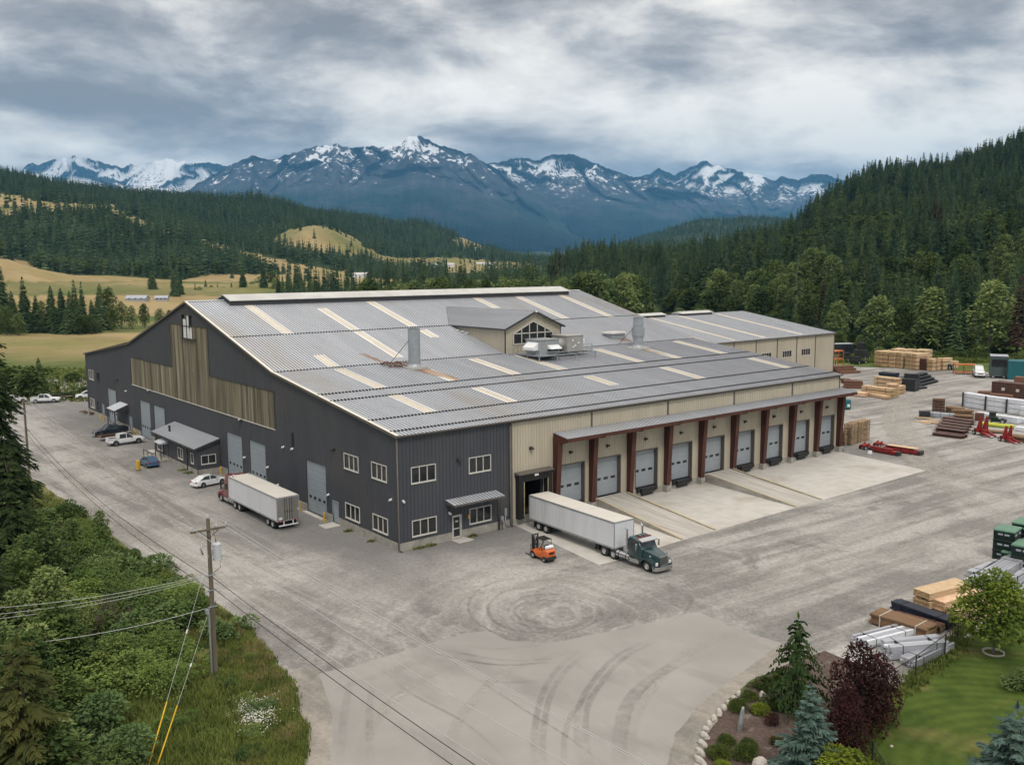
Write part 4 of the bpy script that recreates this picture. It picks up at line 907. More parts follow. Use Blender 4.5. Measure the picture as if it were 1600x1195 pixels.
tracks('tyre_marks', MT['dtrack'], [(ring(855, 955, 60, 27, 60, 330), .22), (ring(850, 955, 45, 18, 80, 330), .2), (ring(835, 952, 72, 36, 60, 280), .2), (ring(820, 948, 88, 46, 100, 265), .18), (f5((1300, 220), (1360, 270), (1350, 310)), .22), (f5((1420, 215), (1530, 270), (1535, 340), (1440, 400)), .22), (f5((1380, 225), (1470, 280), (1460, 340)), .2),
       ([(1425, 640), (1440, 660), (1500, 690), (1590, 720)], .5), ([(1150, 690+40), (1300, 790), (1420, 770), (1600, 745)], .5), ([(1590, 770), (1480, 800), (1330, 850), (1180, 900)], .5), ([(200, 745), (250, 715), (255, 700)], .25), ([(240, 700), (235, 725), (200, 750)], .3)], GZ+.0085)
tracks('tyre_marks', MT['dust'], [([(60, 645), (110, 680), (200, 760), (330, 860), (450, 950), (560, 1010)], .5), ([(90, 652), (150, 700), (260, 790), (400, 880), (560, 960)], .45), ([(48, 670), (110, 750), (230, 850), (380, 950)], .6), ([(120, 780), (230, 840), (380, 920), (480, 1000)], .8), ([(1080, 920), (1230, 880), (1400, 820), (1600, 770)], .9), ([(1100, 945), (1260, 900), (1430, 850), (1600, 800)], .9), ([(1490, 585), (1470, 605), (1415, 630), (1412, 670), (1450, 715), (1530, 750), (1640, 775)], 2.4), ([(1470, 590), (1425, 612), (1392, 640), (1398, 680), (1440, 730), (1520, 785), (1640, 850)], 1.6), ([(1400, 615), (1385, 650), (1405, 690), (1470, 735), (1640, 800)], 1.0), ([(1150, 955), (1300, 915), (1450, 860)], .7), ([(1160, 860), (1230, 850), (1210, 900), (1180, 930)], .35), ([(640, 940), (760, 925), (900, 905), (1010, 905)], .8), ([(560, 900), (660, 930), (800, 990)], .7), ([(1235, 838), (1255, 862), (1230, 890)], .3)], GZ+.007)
# ================================================================ far mountains
def mountain(name, sky, D, dbase, seed, zb, snow, amp=1., step=3):
    pxs = np.arange(sky[0][0], sky[-1][0]+1, step); top = np.interp(pxs, [s[0] for s in sky], [s[1] for s in sky]); nt_ = 56
    vs = []; nz = mnoise
    for px, py in zip(pxs, top):
        py = py + fbm(px*1.0, seed*77., .045, 4)*3.2 - (1-abs(mnoise.noise(Vector((px*.07, seed, 1))))*2)*2.2 + mnoise.noise(Vector((px*.31, seed, 2)))*1.6; P = DEP(px, py, D); e = min(1, (px-sky[0][0])/60+.15, (sky[-1][0]-px)/60+.15)
        for k in range(nt_+8):
            t = k/nt_; d = D+(dbase-D)*t if t <= 1 else D
            if k > nt_: t = 0
            lat = (px-800)/FPX
            wx = px*.9+fbm(px, t*300, .01, 3)*60
            r1 = 1-abs(nz.noise(Vector((wx*.0125, t*.9, seed))))*2.2; r2 = 1-abs(nz.noise(Vector((wx*.035, t*2.2, seed+9))))*2.2; r3 = nz.noise(Vector((wx*.12, t*7, seed+4)))
            if k <= nt_:
                env = math.sin(math.pi*min(t*1.1, 1))**.8; h = P.z-zb
                z = zb + h*((1-t)**1.25) + (r1*.17+r2*.075+r3*.03-.06)*h*env*amp*1.25
                z = max(z, zb-30+10*r3)
                z = min(z, zb+h*(1.0-.25*t))
                dd = d + (r1*.09+r2*.04)*D*env
                Q = CAM_POS + (ray(px, 500)*dd); vs.append((Q.x, Q.y, z))
            else:
                b = (k-nt_)/7; Q = CAM_POS + ray(px, 500)*(D+b*2500); vs.append((Q.x, Q.y, zb+(P.z-zb)*(1-b)-40*b))
    n = nt_+8; fs = [(i*n+k, i*n+k+1, (i+1)*n+k+1, (i+1)*n+k) for i in range(len(pxs)-1) for k in range(n-1)]
    me = bpy.data.meshes.new(name); me.from_pydata(vs, [], fs); me.materials.append(snow); me.polygons.foreach_set('use_smooth', [True]*len(fs)); me.update()
    return tag(obj(name, me), kind='structure')
def mountain_material(name, zlo, zhi, amount=0.):
    m = bpy.data.materials.new(name); m.use_nodes = True; nt = m.node_tree; N = nt.nodes; L = nt.links; p = N['Principled BSDF']; p.inputs['Roughness'].default_value = .95; p.inputs['Specular IOR Level'].default_value = .1
    tc = N.new('ShaderNodeTexCoord'); ge = N.new('ShaderNodeNewGeometry'); sp = N.new('ShaderNodeSeparateXYZ'); L.new(ge.outputs['Position'], sp.inputs[0]); sn = N.new('ShaderNodeSeparateXYZ'); L.new(ge.outputs['Normal'], sn.inputs[0])
    def nz(s, d, st=(1, 1, 1)):
        mp = N.new('ShaderNodeMapping'); mp.inputs['Scale'].default_value = st; L.new(tc.outputs['Object'], mp.inputs[0]); n = N.new('ShaderNodeTexNoise'); n.inputs['Scale'].default_value = s; n.inputs['Detail'].default_value = d; n.inputs['Roughness'].default_value = .65; L.new(mp.outputs[0], n.inputs['Vector']); return n.outputs['Fac']
    def mth(o, a, b, c=None):
        n = N.new('ShaderNodeMath'); n.operation = o
        for i, v in enumerate((a, b, c)):
            if v is None: continue
            if isinstance(v, (int, float)): n.inputs[i].default_value = v
            else: L.new(v, n.inputs[i])
        return n.outputs[0]
    def mr(f, a, b, x=0., y=1.):
        n = N.new('ShaderNodeMapRange'); n.inputs[1].default_value = a; n.inputs[2].default_value = b; n.inputs[3].default_value = x; n.inputs[4].default_value = y; L.new(f, n.inputs[0]); return n.outputs[0]
    def mix(f, a, b):
        n = N.new('ShaderNodeMixRGB'); L.new(f, n.inputs[0])
        for i, v in ((1, a), (2, b)):
            if isinstance(v, tuple): n.inputs[i].default_value = (*v, 1)
            else: L.new(v, n.inputs[i])
        return n.outputs[0]
    z = sp.outputs[2]; k = nz(.0011, 8, (1, 1, .25)); k2 = nz(.0045, 8, (1, 1, .3)); k3 = nz(.013, 6, (1, 1, .16))
    rock = mix(mr(k2, .35, .65), (.034, .038, .046), (.085, .088, .096))
    wood = mix(mr(k, .4, .66), (.012, .03, .022), (.026, .05, .034))
    hgt = mr(z, zlo, zhi)
    col = mix(mr(mth('ADD', hgt, mth('MULTIPLY', mth('SUBTRACT', k, .5), 2.2)), .1, .45), wood, rock)
    s = mth('ADD', mth('MULTIPLY', mth('SUBTRACT', hgt, .32), 1.75), mth('ADD', mth('ADD', mth('MULTIPLY', mth('SUBTRACT', k2, .5), 1.3), mth('MULTIPLY', mth('SUBTRACT', k3, .5), 2.7)), mth('ADD', mth('MULTIPLY', mth('SUBTRACT', k, .5), 1.6), amount)))
    s = mth('ADD', s, mth('MULTIPLY', mth('SUBTRACT', sn.outputs[2], .62), .6))
    col = mix(mr(s, .80, .90), col, (.78, .80, .83))
    L.new(col, p.inputs['Base Color'])
    b = N.new('ShaderNodeBump'); b.inputs['Distance'].default_value = 90; b.inputs['Strength'].default_value = .8; L.new(mth('ADD', k2, mth('MULTIPLY', k3, .5)), b.inputs['Height']); L.new(b.outputs[0], p.inputs['Normal'])
    return m
M1 = mountain_material('snow streaked rock', 500, 2250, .0); M2 = mountain_material('snow capped far rock', 650, 1900, .1)
mountain('mountain', [(20, 290), (60, 263), (100, 255), (140, 249), (175, 259), (205, 266), (215, 262), (245, 258), (275, 254), (310, 260), (345, 259), (362, 264), (400, 280), (460, 300)], 17500, 12500, 3.3, 120, M2, .8)
mountain('mountain', [(700, 300), (740, 275), (765, 262), (800, 255), (825, 251), (845, 256), (862, 249), (893, 247), (920, 257), (950, 268), (985, 280), (1030, 290), (1080, 300), (1120, 318), (1170, 345)], 15500, 11000, 8.1, 120, M2, 1.0)
mountain('mountain', [(940, 320), (990, 285), (1025, 269), (1050, 278), (1085, 262), (1097, 256), (1115, 264), (1140, 268), (1175, 277), (1205, 287), (1215, 281), (1240, 283), (1275, 273), (1290, 278), (1320, 290), (1390, 300), (1460, 300)], 18000, 12500, 5.7, 120, M2, .9)
mountain('mountain', [(230, 345), (280, 315), (330, 284), (380, 258), (405, 249), (440, 252), (470, 243), (495, 236), (530, 232), (560, 236), (590, 234), (610, 230), (628, 228), (645, 219), (662, 221), (690, 232), (715, 240), (740, 247), (770, 264), (800, 283), (830, 300), (860, 318), (900, 345), (950, 385)], 13500, 8800, 1.4, 110, M1, 1.1)
# ================================================================ vegetation builders
def fol(name, c, c2, objvar=.22, trans=.25, sc=.5):
    return M(name, c, c2, sc, .75, det=5, spec=.2, objvar=objvar, trans=trans, lo=.36, hi=.64)
MT.update(
 conif=fol('dark conifer needles', (.125, .185, .072), (.052, .092, .042), .34), conifb=fol('blue green needles', (.105, .17, .082), (.047, .088, .05), .34),
 coniff=fol('far conifer needles', (.115, .175, .072), (.053, .093, .043), .35, .1, .08), spruce=fol('spruce needles', (.052, .078, .022), (.018, .032, .012), .1, .25, .7),
 cedar=fol('browning cedar', (.135, .135, .035), (.055, .07, .02), .1, .3, .5), bluesp=fol('blue spruce needles', (.135, .205, .17), (.05, .09, .075), .05, .15, 1.6),
 weep=fol('weeping conifer foliage', (.07, .12, .032), (.022, .045, .014), .05, .25, 1.2), leaf=fol('green leaves', (.11, .16, .04), (.045, .075, .02)),
 leafl=fol('light green leaves', (.22, .28, .095), (.10, .145, .045)), leafy=fol('yellow green leaves', (.26, .30, .028), (.10, .14, .015), .08), maple=fol('maple leaves', (.20, .26, .035), (.08, .12, .018), .05),
 burg=fol('burgundy leaves', (.075, .026, .022), (.026, .011, .011), .1), moss=fol('mugo needles', (.085, .115, .016), (.03, .05, .008), .12, .15, 1.6), olive=fol('olive bronze shrub', (.14, .12, .025), (.05, .045, .012), .1),
 dry=fol('dry brush twigs', (.15, .125, .085), (.08, .065, .045), .2, .1), bark=M('bark', (.11, .085, .065), (.055, .042, .032), 3, .9, stretch=(1, 1, .3)), barkl=M('pale bark', (.30, .28, .25), (.16, .15, .13), 3, .9, stretch=(1, 1, .4)),
 brownc=fol('dying conifer', (.10, .065, .04), (.045, .03, .02), .2, .1))
def kite(mb, p, d, L, w, up=.18, droop=0., m=0):
    d = Vector(d).normalized(); s = d.cross(Vector((0, 0, 1))); s = s.normalized() if s.length > .05 else Vector((1, 0, 0)); u = s.cross(d)
    a = p; c = p+d*L*.5+u*L*up*.5; e = p+d*L-Vector((0, 0, droop*L)); l = c+s*w*.5-u*w*.28-d*L*.08; r = c-s*w*.5-u*w*.28-d*L*.08
    mb.add((a, l, e, c, r), ((0, 1, 2, 3), (0, 3, 2, 4)), m)
def conifer(h, r, seed, whorl=18, nb=7, det=1, t0=.06, pw=.85, droop=.25, gap=.12, wid=.42, tipup=0., sk=.75):
    R = random.Random(seed); mb = MB(); lean = Vector((R.uniform(-.02, .02), R.uniform(-.02, .02), 1))
    for i in range(whorl):
        t = t0+(1-t0)*((i+R.uniform(-.3, .3))/whorl); t = min(max(t, t0*.6), .985); n = max(3, round(nb*(1-.45*t))); a0 = R.random()*6.3
        for k in range(n):
            if R.random() < gap: continue
            a = a0+6.283*k/n+R.uniform(-.35, .35); L = r*((1-t)**pw)*R.uniform(.62, 1.18)+.02*h; el = -droop*(1-t*.9)+R.uniform(-.12, .12)+tipup
            d = Vector((math.cos(a), math.sin(a), el)); p = lean*(h*t); w = L*wid*R.uniform(.8, 1.3)
            if det == 1:
                kite(mb, p, d, L, w, .12, .12); e = d*1.0; e.z = -droop-sk*(.75+.5*R.random()); kite(mb, p+d*L*.3, e, L*.75, w*1.15, .1, .1)
            else:
                q = d.normalized(); s = q.cross(Vector((0, 0, 1))).normalized(); n2 = 4+det*2
                for j in range(n2):
                    f = .22+.72*j/(n2-1); c = p+q*L*f-Vector((0, 0, .16*droop*L*f*f*4)); tl = L*(.42*(1-f)+.13)*R.uniform(.7, 1.3)
                    for sg in (-1, 1):
                        dd = q*.75+s*sg*R.uniform(.55, 1.0)+Vector((0, 0, R.uniform(-.4, .12))); kite(mb, c, dd, tl, tl*.42, .1, R.uniform(.1, .4))
                    if det > 2: kite(mb, c, q+Vector((R.uniform(-.3, .3), R.uniform(-.3, .3), R.uniform(-.2, .35))), tl*.8, tl*.35, .1, .2)
                kite(mb, p+q*L*.8-Vector((0, 0, .12*droop*L)), q+Vector((0, 0, -.1)), L*.3, L*.12, .05, .1)
    kite(mb, lean*(h*.93), (0.06, 0, 1), h*.085, h*.03); kite(mb, lean*(h*.93), (0, .06, 1), h*.08, h*.03)
    return mb
def trunk_mesh(h, r, top=.9, n=7, limbs=0, seed=1, spread=0):
    mb = MB(); R = random.Random(seed); pts = [(R.uniform(-.02, .02)*h*(i/5), R.uniform(-.02, .02)*h*(i/5), h*top*i/5-(.3 if i == 0 else 0)) for i in range(6)]
    mb.tube(pts, [r*(1.25 if i == 0 else 1-.85*i/5) for i in range(6)], n)
    for k in range(limbs):
        z = h*R.uniform(.25, .6); a = R.random()*6.3; L = spread*R.uniform(.5, .85); e = (math.cos(a)*L, math.sin(a)*L, z+L*R.uniform(.5, 1.0)); mb.tube([(0, 0, z), (e[0]*.5, e[1]*.5, z+(e[2]-z)*.6), e], [r*.45, r*.3, r*.08], 5)
    return mb
def leafcrown(blobs, n, size, seed, flat=.8):
    R = random.Random(seed); mb = MB(); wt = [b[3]**2 for b in blobs]
    for _ in range(n):
        b = R.choices(blobs, wt)[0]; v = Vector((R.gauss(0, 1), R.gauss(0, 1), R.gauss(0, 1))).normalized(); rr = R.uniform(.55, 1.05)**.6
        if v.z < -.3 and R.random() < .6: v.z = -v.z
        p = Vector((b[0]+v.x*b[3]*rr, b[1]+v.y*b[3]*rr, b[2]+v.z*b[3]*flat*rr)); d = v+Vector((R.gauss(0, .6), R.gauss(0, .6), R.gauss(0, .6))); kite(mb, p, d, size*R.uniform(.6, 1.4), size*R.uniform(.5, .95), .3, R.uniform(0, .4))
    return mb
def blobs_tree(h, r, n, seed, z0=.3, peak=.5):
    R = random.Random(seed); B = []
    for i in range(n):
        t = z0+(.95-z0)*(i+.5)/n; w = r*math.sin(math.pi*min(1, ((t-z0)/(1-z0))*.85+.15))**.7; a = i*2.4+R.random(); rb = r*R.uniform(.34, .56)*(.65+.5*math.sin(math.pi*(t-z0)/(1-z0))); d = max(0, w-rb*.7)*R.uniform(.5, 1)
        B.append((math.cos(a)*d, math.sin(a)*d, h*t-rb*.25, rb))
    return B
PROTO = {}
def plantproto(key, crown, mt, trunk=None, tm='bark', cn='crown', tn='trunk'):
    PROTO[key] = (crown.mesh(key+'_'+cn, MT[mt]), trunk.mesh(key+'_'+tn, MT[tm]) if trunk else None, cn, tn)
def plant(key, name, label, cat, loc, s=1., rz=None, group=None, sz=None):
    c, t, cn, tn = PROTO[key]; rz = rnd.random()*6.28 if rz is None else rz
    if t is None:
        o = obj(name, c, None, loc, rz); tag(o, label, cat, group)
    else:
        o = thing(name, label, cat, loc, rz, group); obj(cn, c, o); obj(tn, t, o)
    o.scale = (s, s, sz or s); return o
for i in range(4):
    h = 1.0
    plantproto('conif%d' % i, conifer(20, [3.6, 3.1, 4.1, 2.7][i], 11+i, 26, 9, 1, [.05, .08, .04, .12][i], .95, .3, .08, .55, 0, .9), ['conif', 'conifb', 'conif', 'conifb'][i], trunk_mesh(20, .28))
plantproto('conifd', conifer(20, 4.4, 31, 30, 10, 1, .03, .8, .3, .07, .55, 0, .85), 'conif', trunk_mesh(20, .35))
plantproto('conife', conifer(20, 4.3, 37, 26, 9, 1, .08, .62, .15, .12, .5, 0, .7), 'conif', trunk_mesh(20, .4))
plantproto('conifbr', conifer(20, 2.6, 33, 20, 8, 1, .2, .8, .2, .15, .5), 'brownc', trunk_mesh(20, .3))
plantproto('bare', conifer(22, 2.9, 35, 16, 6, 1, .45, .7, .1, .2, .5), 'conif', trunk_mesh(22, .35), 'barkl')
for i in range(4):
    h, r = (12, [3.6, 3.0, 4.3, 2.6][i]); plantproto('leafy%d' % i, leafcrown(blobs_tree(h, r, 15, 50+i, .12), 1500, .62, 60+i), ['leafl', 'leaf', 'leaf', 'leafl'][i], trunk_mesh(h, .2, .8, 6, 4, 7+i, r), 'barkl')
for i in range(5):
    R = random.Random(80+i); B = [(R.uniform(-.7, .7), R.uniform(-.7, .7), R.uniform(.25, .75), R.uniform(.35, .6)) for _ in range(7)]
    plantproto('bush%d' % i, leafcrown(B, 900, .17, 90+i), ['leaf', 'leafl', 'leaf', 'leaf', 'moss'][i])
MT.update(th0=fol('thicket leaves green', (.21, .27, .065), (.085, .13, .034)), th1=fol('thicket leaves dark', (.13, .19, .05), (.05, .085, .026)), th2=fol('thicket leaves olive', (.23, .32, .075), (.095, .15, .038)), th3=fol('thicket leaves grey green', (.17, .25, .085), (.07, .115, .042)))
for i in range(8):
    R = random.Random(180+i); B = [(R.uniform(-.75, .75), R.uniform(-.75, .75), R.uniform(.2, .85), R.uniform(.22, .48)) for _ in range(11)]
    plantproto('thick%d' % i, leafcrown(B, 1700, [.085, .11, .075, .13][i % 4], 190+i), 'th%d' % (i % 4))
def lowconifer(h, r, seed): return conifer(h, r, seed, 11, 6, 1, .03, .95, .5, .03, .85, 0, 1.3)
# far forest: one mass of instanced trees on bare points
def scatter(name, pts, protos, label=None):
    # pts: (x, y, z, height scale, width scale, proto index)
    me = bpy.data.meshes.new(name); me.from_pydata([p[:3] for p in pts], [], [])
    a = me.attributes.new('sca', 'FLOAT_VECTOR', 'POINT'); a.data.foreach_set('vector', [v for p in pts for v in (p[4], p[4], p[3])])
    a = me.attributes.new('kind_index', 'INT', 'POINT'); a.data.foreach_set('value', [p[5] for p in pts])
    a = me.attributes.new('rot', 'FLOAT_VECTOR', 'POINT'); a.data.foreach_set('vector', [v for p in pts for v in (0, 0, rnd.random()*6.28)])
    o = obj(name, me); tag(o, kind='stuff')
    ng = bpy.data.node_groups.new(name, 'GeometryNodeTree'); ng.interface.new_socket('Geometry', in_out='INPUT', socket_type='NodeSocketGeometry'); ng.interface.new_socket('Geometry', in_out='OUTPUT', socket_type='NodeSocketGeometry')
    N, L = ng.nodes, ng.links; gi = N.new('NodeGroupInput'); go = N.new('NodeGroupOutput'); js = N.new('GeometryNodeJoinGeometry')
    def attr(nm, ty):
        n = N.new('GeometryNodeInputNamedAttribute'); n.data_type = ty; n.inputs['Name'].default_value = nm; return n.outputs[0]
    for i, src in enumerate(protos):
        ip = N.new('GeometryNodeInstanceOnPoints'); oi = N.new('GeometryNodeObjectInfo'); oi.transform_space = 'ORIGINAL'; oi.inputs['Object'].default_value = src; oi.inputs['As Instance'].default_value = True
        cmp_ = N.new('FunctionNodeCompare'); cmp_.data_type = 'INT'; cmp_.operation = 'EQUAL'; L.new(attr('kind_index', 'INT'), cmp_.inputs['A'] if 'A' in cmp_.inputs else cmp_.inputs[2]); ([s for s in cmp_.inputs if s.name == 'B' and s.type == 'INT'][0]).default_value = i
        ca = [s for s in cmp_.inputs if s.name == 'A' and s.type == 'INT'][0]
        for l in list(cmp_.inputs['A'].links): L.remove(l)
        L.new(attr('kind_index', 'INT'), ca)
        L.new(gi.outputs[0], ip.inputs['Points']); L.new(cmp_.outputs[0], ip.inputs['Selection']); L.new(oi.outputs['Geometry'], ip.inputs['Instance']); L.new(attr('rot', 'FLOAT_VECTOR'), ip.inputs['Rotation']); L.new(attr('sca', 'FLOAT_VECTOR'), ip.inputs['Scale']); L.new(ip.outputs[0], js.inputs[0])
    L.new(js.outputs[0], go.inputs[0]); md = o.modifiers.new('scatter', 'NODES'); md.node_group = ng; return o
# ================================================================ trees: explicit ones, then the sampled woods
gx = lambda px, D: terr(px, D)
def at_px(px, py): p = G(px, py); return (p.x, p.y, GZ)
def treepx(key, px, top, base, label, group=None, wpx=None, h0=20., cat='tree', name='conifer_tree'):
    p = G(px, base); D = (Vector(p)-CAM_POS).dot(fw); h = (base-top)/FPX*D*1.01; s = h/h0
    return plant(key, name, label, cat, (p.x, p.y, GZ-.1), s*(wpx or 1.), None, group, s)
L_ROW = 'dark conifer in the row at the far edge of the golden field'
for px, top, base, k, w in ((2, 414, 512, 2, 1.2), (41, 433, 516, 2, 1.15), (84, 447, 520, 0, 1.2), (101, 450, 521, 1, 1.3), (120, 438, 521, 2, 1.15), (131, 441, 518, 0, 1.0), (159, 444, 516, 2, 1.25), (110, 455, 522, 0, 1.2), (147, 468, 520, 1, 1.3), (58, 462, 520, 2, 1.3), (-14, 425, 520, 0, 1.3), (22, 455, 521, 1, 1.3), (-40, 440, 520, 2, 1.2)):
    treepx('conifd' if w >= 1.2 else 'conif%d' % k, px, top, base, L_ROW, 'row of conifers beyond the field', w)
for px, top, base, k in ((172, 449, 512, 1), (68, 470, 520, 3), (190, 470, 514, 2), (207, 478, 514, 0), (226, 474, 512, 1), (250, 482, 508, 0), (178, 482, 518, 1), (143, 490, 522, 2), (10, 478, 524, 2), (30, 490, 524, 0), (265, 484, 502, 1), (126, 492, 523, 1)):
    treepx('leafy%d' % k, px, top, base, 'leafy green tree among the conifers at the edge of the golden field', 'leafy trees beyond the field', 1.2 if base-top < 35 else .9, 12., name='leafy_tree')
treepx('conifd', 203, 444, 472, 'small round topped conifer beside the white farm roof', None, 1.2)
treepx('conife', 240, 423, 474, 'broad dark conifer standing alone in front of the white farm roof', None, 1.35)
treepx('conife', 275, 421, 478, 'broad dark conifer just left of the warehouse ridge', None, 1.1); treepx('conifd', 284, 426, 476, 'dark conifer close against the broad tree by the ridge', None, 1.0)
FB_ = 'single conifer rising above the left end of the warehouse roof'
for px, top, base, k in ((381, 419, 470, 'conife'), (362, 441, 470, 'conifd'), (323, 437, 470, 'conifd'), (306, 442, 472, 'conif1'), (341, 441, 470, 'conif0'), (414, 410, 470, 'conifd'), (452, 412, 472, 'conif2'), (463, 414, 472, 'conif0'), (472, 420, 472, 'conif2'), (522, 428, 472, 'conifd'), (552, 408, 474, 'conif3')):
    treepx(k, px, top, base, FB_, 'conifers behind the roof', 1.0)
for px, top, base in ((331, 446, 470), (350, 448, 470), (398, 450, 470), (432, 436, 470), (395, 440, 468), (425, 424, 466), (408, 432, 466), (442, 440, 468), (488, 440, 470), (505, 446, 470), (312, 448, 472)):
    treepx('leafy%d' % (px % 4), px, top, base, 'low leafy tree rising above the left end of the warehouse roof', 'leafy trees behind the roof', 1.3, 12., name='leafy_tree')
treepx('conifd', 64, 558, 614, 'dark bushy conifer beside the white pickup parked at the field edge', None, 1.35)
for px, top, base in ((20, 575, 622), (36, 580, 600), (120, 582, 596), (45, 600, 618), (104, 612, 622), (128, 604, 614)):
    treepx('bush%d' % (px % 4), px, top, base, 'low green bush at the edge of the field by the parked white trucks', 'bushes at the field edge', 1.3, 1.1, 'shrub', 'shrub')
# valley floor line behind the roof
R = random.Random(21)
VC = 'conifer in the valley line showing above the warehouse roof'; VL = 'leafy tree in the valley line showing above the warehouse roof'
for i in range(120):
    px = 440+i*4.85+R.uniform(-3, 3); D = R.uniform(430, 640); x, y, z = gx(px, D); h = R.uniform(24, 31)*(1.18 if R.random() < .3 else 1)
    plant('conif%d' % R.randrange(4), 'conifer_tree', VC, 'tree', (x, y, z-.2), h/20*R.uniform(.75, .95), None, 'valley conifers behind the warehouse', h/20)
for i in range(62):
    px = 566+i*7.1+R.uniform(-4, 4); D = R.uniform(380, 470); x, y, z = gx(px, D); h = R.uniform(19, 25)*(1.12 if 900 < px < 1000 else 1)
    plant('leafy%d' % R.randrange(4), 'leafy_tree', VL, 'tree', (x, y, z-.2), h/12*R.uniform(.75, .95), None, 'valley leafy trees behind the warehouse', h/12)
# right edge of the yard
for px, top, base, k, lb, w in ((1370, 463, 548, 'leafy0', 'light green leafy tree behind the square lumber stacks', 1.2), (1455, 449, 553, 'leafy3', 'tall light green leafy tree left of the dark conifer behind the lumber yard', 1.3), (1545, 440, 556, 'leafy0', 'large light green leafy tree behind the white truck', 1.15),
      (1492, 452, 556, 'conife', 'dark broken topped conifer between two light green leafy trees', 1.0), (1410, 466, 549, 'leafy1', 'narrow green leafy tree behind the lumber stacks', .8), (1284, 428, 530, 'conifbr', 'dying brown conifer behind the tan building', 1.0), (1243, 398, 520, 'bare', 'tall conifer with a bare pale trunk behind the tan building', 1.0),
      (1330, 440, 520, 'leafy2', 'round topped dark leafy tree behind the tan building', 1.2), (1588, 434, 560, 'conifbr', 'brownish conifer at the right edge behind the teal container', 1.3), (1308, 470, 540, 'leafy0', 'light leafy tree at the right end of the tan roof', 1.0), (1430, 520, 552, 'bush0', 'low tan bush behind the lumber stacks', 1.0)):
    treepx(k, px, top, base, lb, None, w, 12. if 'leafy' in k else (1.1 if 'bush' in k else (22 if k == 'bare' else 20)), name='leafy_tree' if 'leafy' in k else ('shrub' if 'bush' in k else 'conifer_tree'))
for i in range(46):
    px = R.uniform(1010, 1640); base = 540+ (px-1010)*.026 + R.uniform(-6, 4)
    if px < 1310: base = R.uniform(500, 520)
    h = R.uniform(16, 34); treepx('leafy%d' % R.randrange(4), px, base-h, base, 'low leafy tree or thicket along the back edge of the yard', 'thicket along the yard edge', 1.35, 12., name='leafy_tree')
for i in range(40):
    px = R.uniform(1310, 1640); base = 551+ (px-1310)*.03 + R.uniform(-4, 4); h = R.uniform(7, 14); treepx('bush%d' % R.randrange(4), px, base-h, base, 'low green bush along the foot of the trees behind the yard', 'bushes along the yard edge', 1.2, 1.1, 'shrub', 'shrub')
# ---------------------------------------------------------------- the woods on the hills
WOOD = []
R = random.Random(5)
def inframe(px): return -140 < px < 1740
def sample(px0, px1, D0, D1, sp, test, hmin, hmax):
    a0 = D0
    while a0 < D1:
        st = sp; w = (px1-px0)/FPX*a0; n = max(1, int(w/st))
        for i in range(n):
            px = px0+(px1-px0)*(i+R.random())/n; D = a0+R.uniform(-.6, .6)*st
            if D < D0: continue
            x, y, z = gx(px, D); qx, qy = proj(x, y, z)
            if not test(px, D, qx, qy, x, y): continue
            h = R.uniform(hmin, hmax)*(1.15+.5*fbm(x, y, .01, 2)); WOOD.append([x, y, z-.3, h, px, D])
        a0 += sp
def rightw(px, D, qx, qy, x, y):
    f = TAB[int((px-PXS[0])/4), 0, 0]
    if D < f+12 or D > 1330 or (px < 905+40*R.random() and D < 1e5 and D > 1000): return False
    if (px < 1000 and D > 1150): return False
    if any(inpoly((qx, qy), q) for q in MEAD[5:]) and R.random() < .85: return False
    if 1225 < px < 1300 and 0: return False
    return R.random() < .93+fbm(x, y, .006, 3)*.5
sample(880, 1740, 290, 560, 7.2, rightw, 11, 26); sample(860, 1740, 560, 1340, 8.0, rightw, 11, 27)
def leftw(px, D, qx, qy, x, y):
    k = meadow(qx, qy, D, x, y)
    if k > .5: return R.random() < (.012 if qy > 400 else .035+.2*max(0, fbm(x, y, .008, 2)))
    return R.random() < .9+fbm(x, y, .004, 3)*.9
sample(-130, 640, 1010, 1400, 9.5, leftw, 17, 25); sample(-130, 700, 1400, 2330, 11., leftw, 16, 24); sample(440, 860, 2330, 3080, 13.5, leftw, 17, 25)
sample(520, 900, 700, 1300, 16, lambda px, D, qx, qy, x, y: meadow(qx, qy, D, x, y) < .5 and R.random() < .7, 12, 20)
sample(760, 1320, 3600, 4560, 19, lambda px, D, qx, qy, x, y: R.random() < .85, 17, 26)
sample(760, 1000, 1300, 3000, 20, lambda px, D, qx, qy, x, y: R.random() < .4, 10, 20)
near = sorted([w for w in WOOD if w[5] < 1340 and w[4] > 860], key=lambda w: -w[3]/w[5])
n_ind = 185
IND = [w for w in near if w[5] < 1e9][:n_ind]; ids = set(id(w) for w in IND)
firsts = {}
for w in IND:
    k = R.random(); dec = fbm(w[0], w[1], .012, 3) > .12 and w[5] < 560
    if dec:
        h = w[3]*.7; plant('leafy%d' % R.randrange(4), 'leafy_tree', 'leafy tree among the conifers low on the right hillside', 'tree', w[:3], h/12*R.uniform(.95, 1.2), None, 'leafy trees low on the right hillside', h/12)
    else:
        i = R.randrange(4); o = plant('conif%d' % i, 'conifer_tree', 'conifer standing among others low on the right hillside', 'tree', w[:3], w[3]/20*R.uniform(1.05, 1.4), None, 'conifers low on the right hillside', w[3]/20)
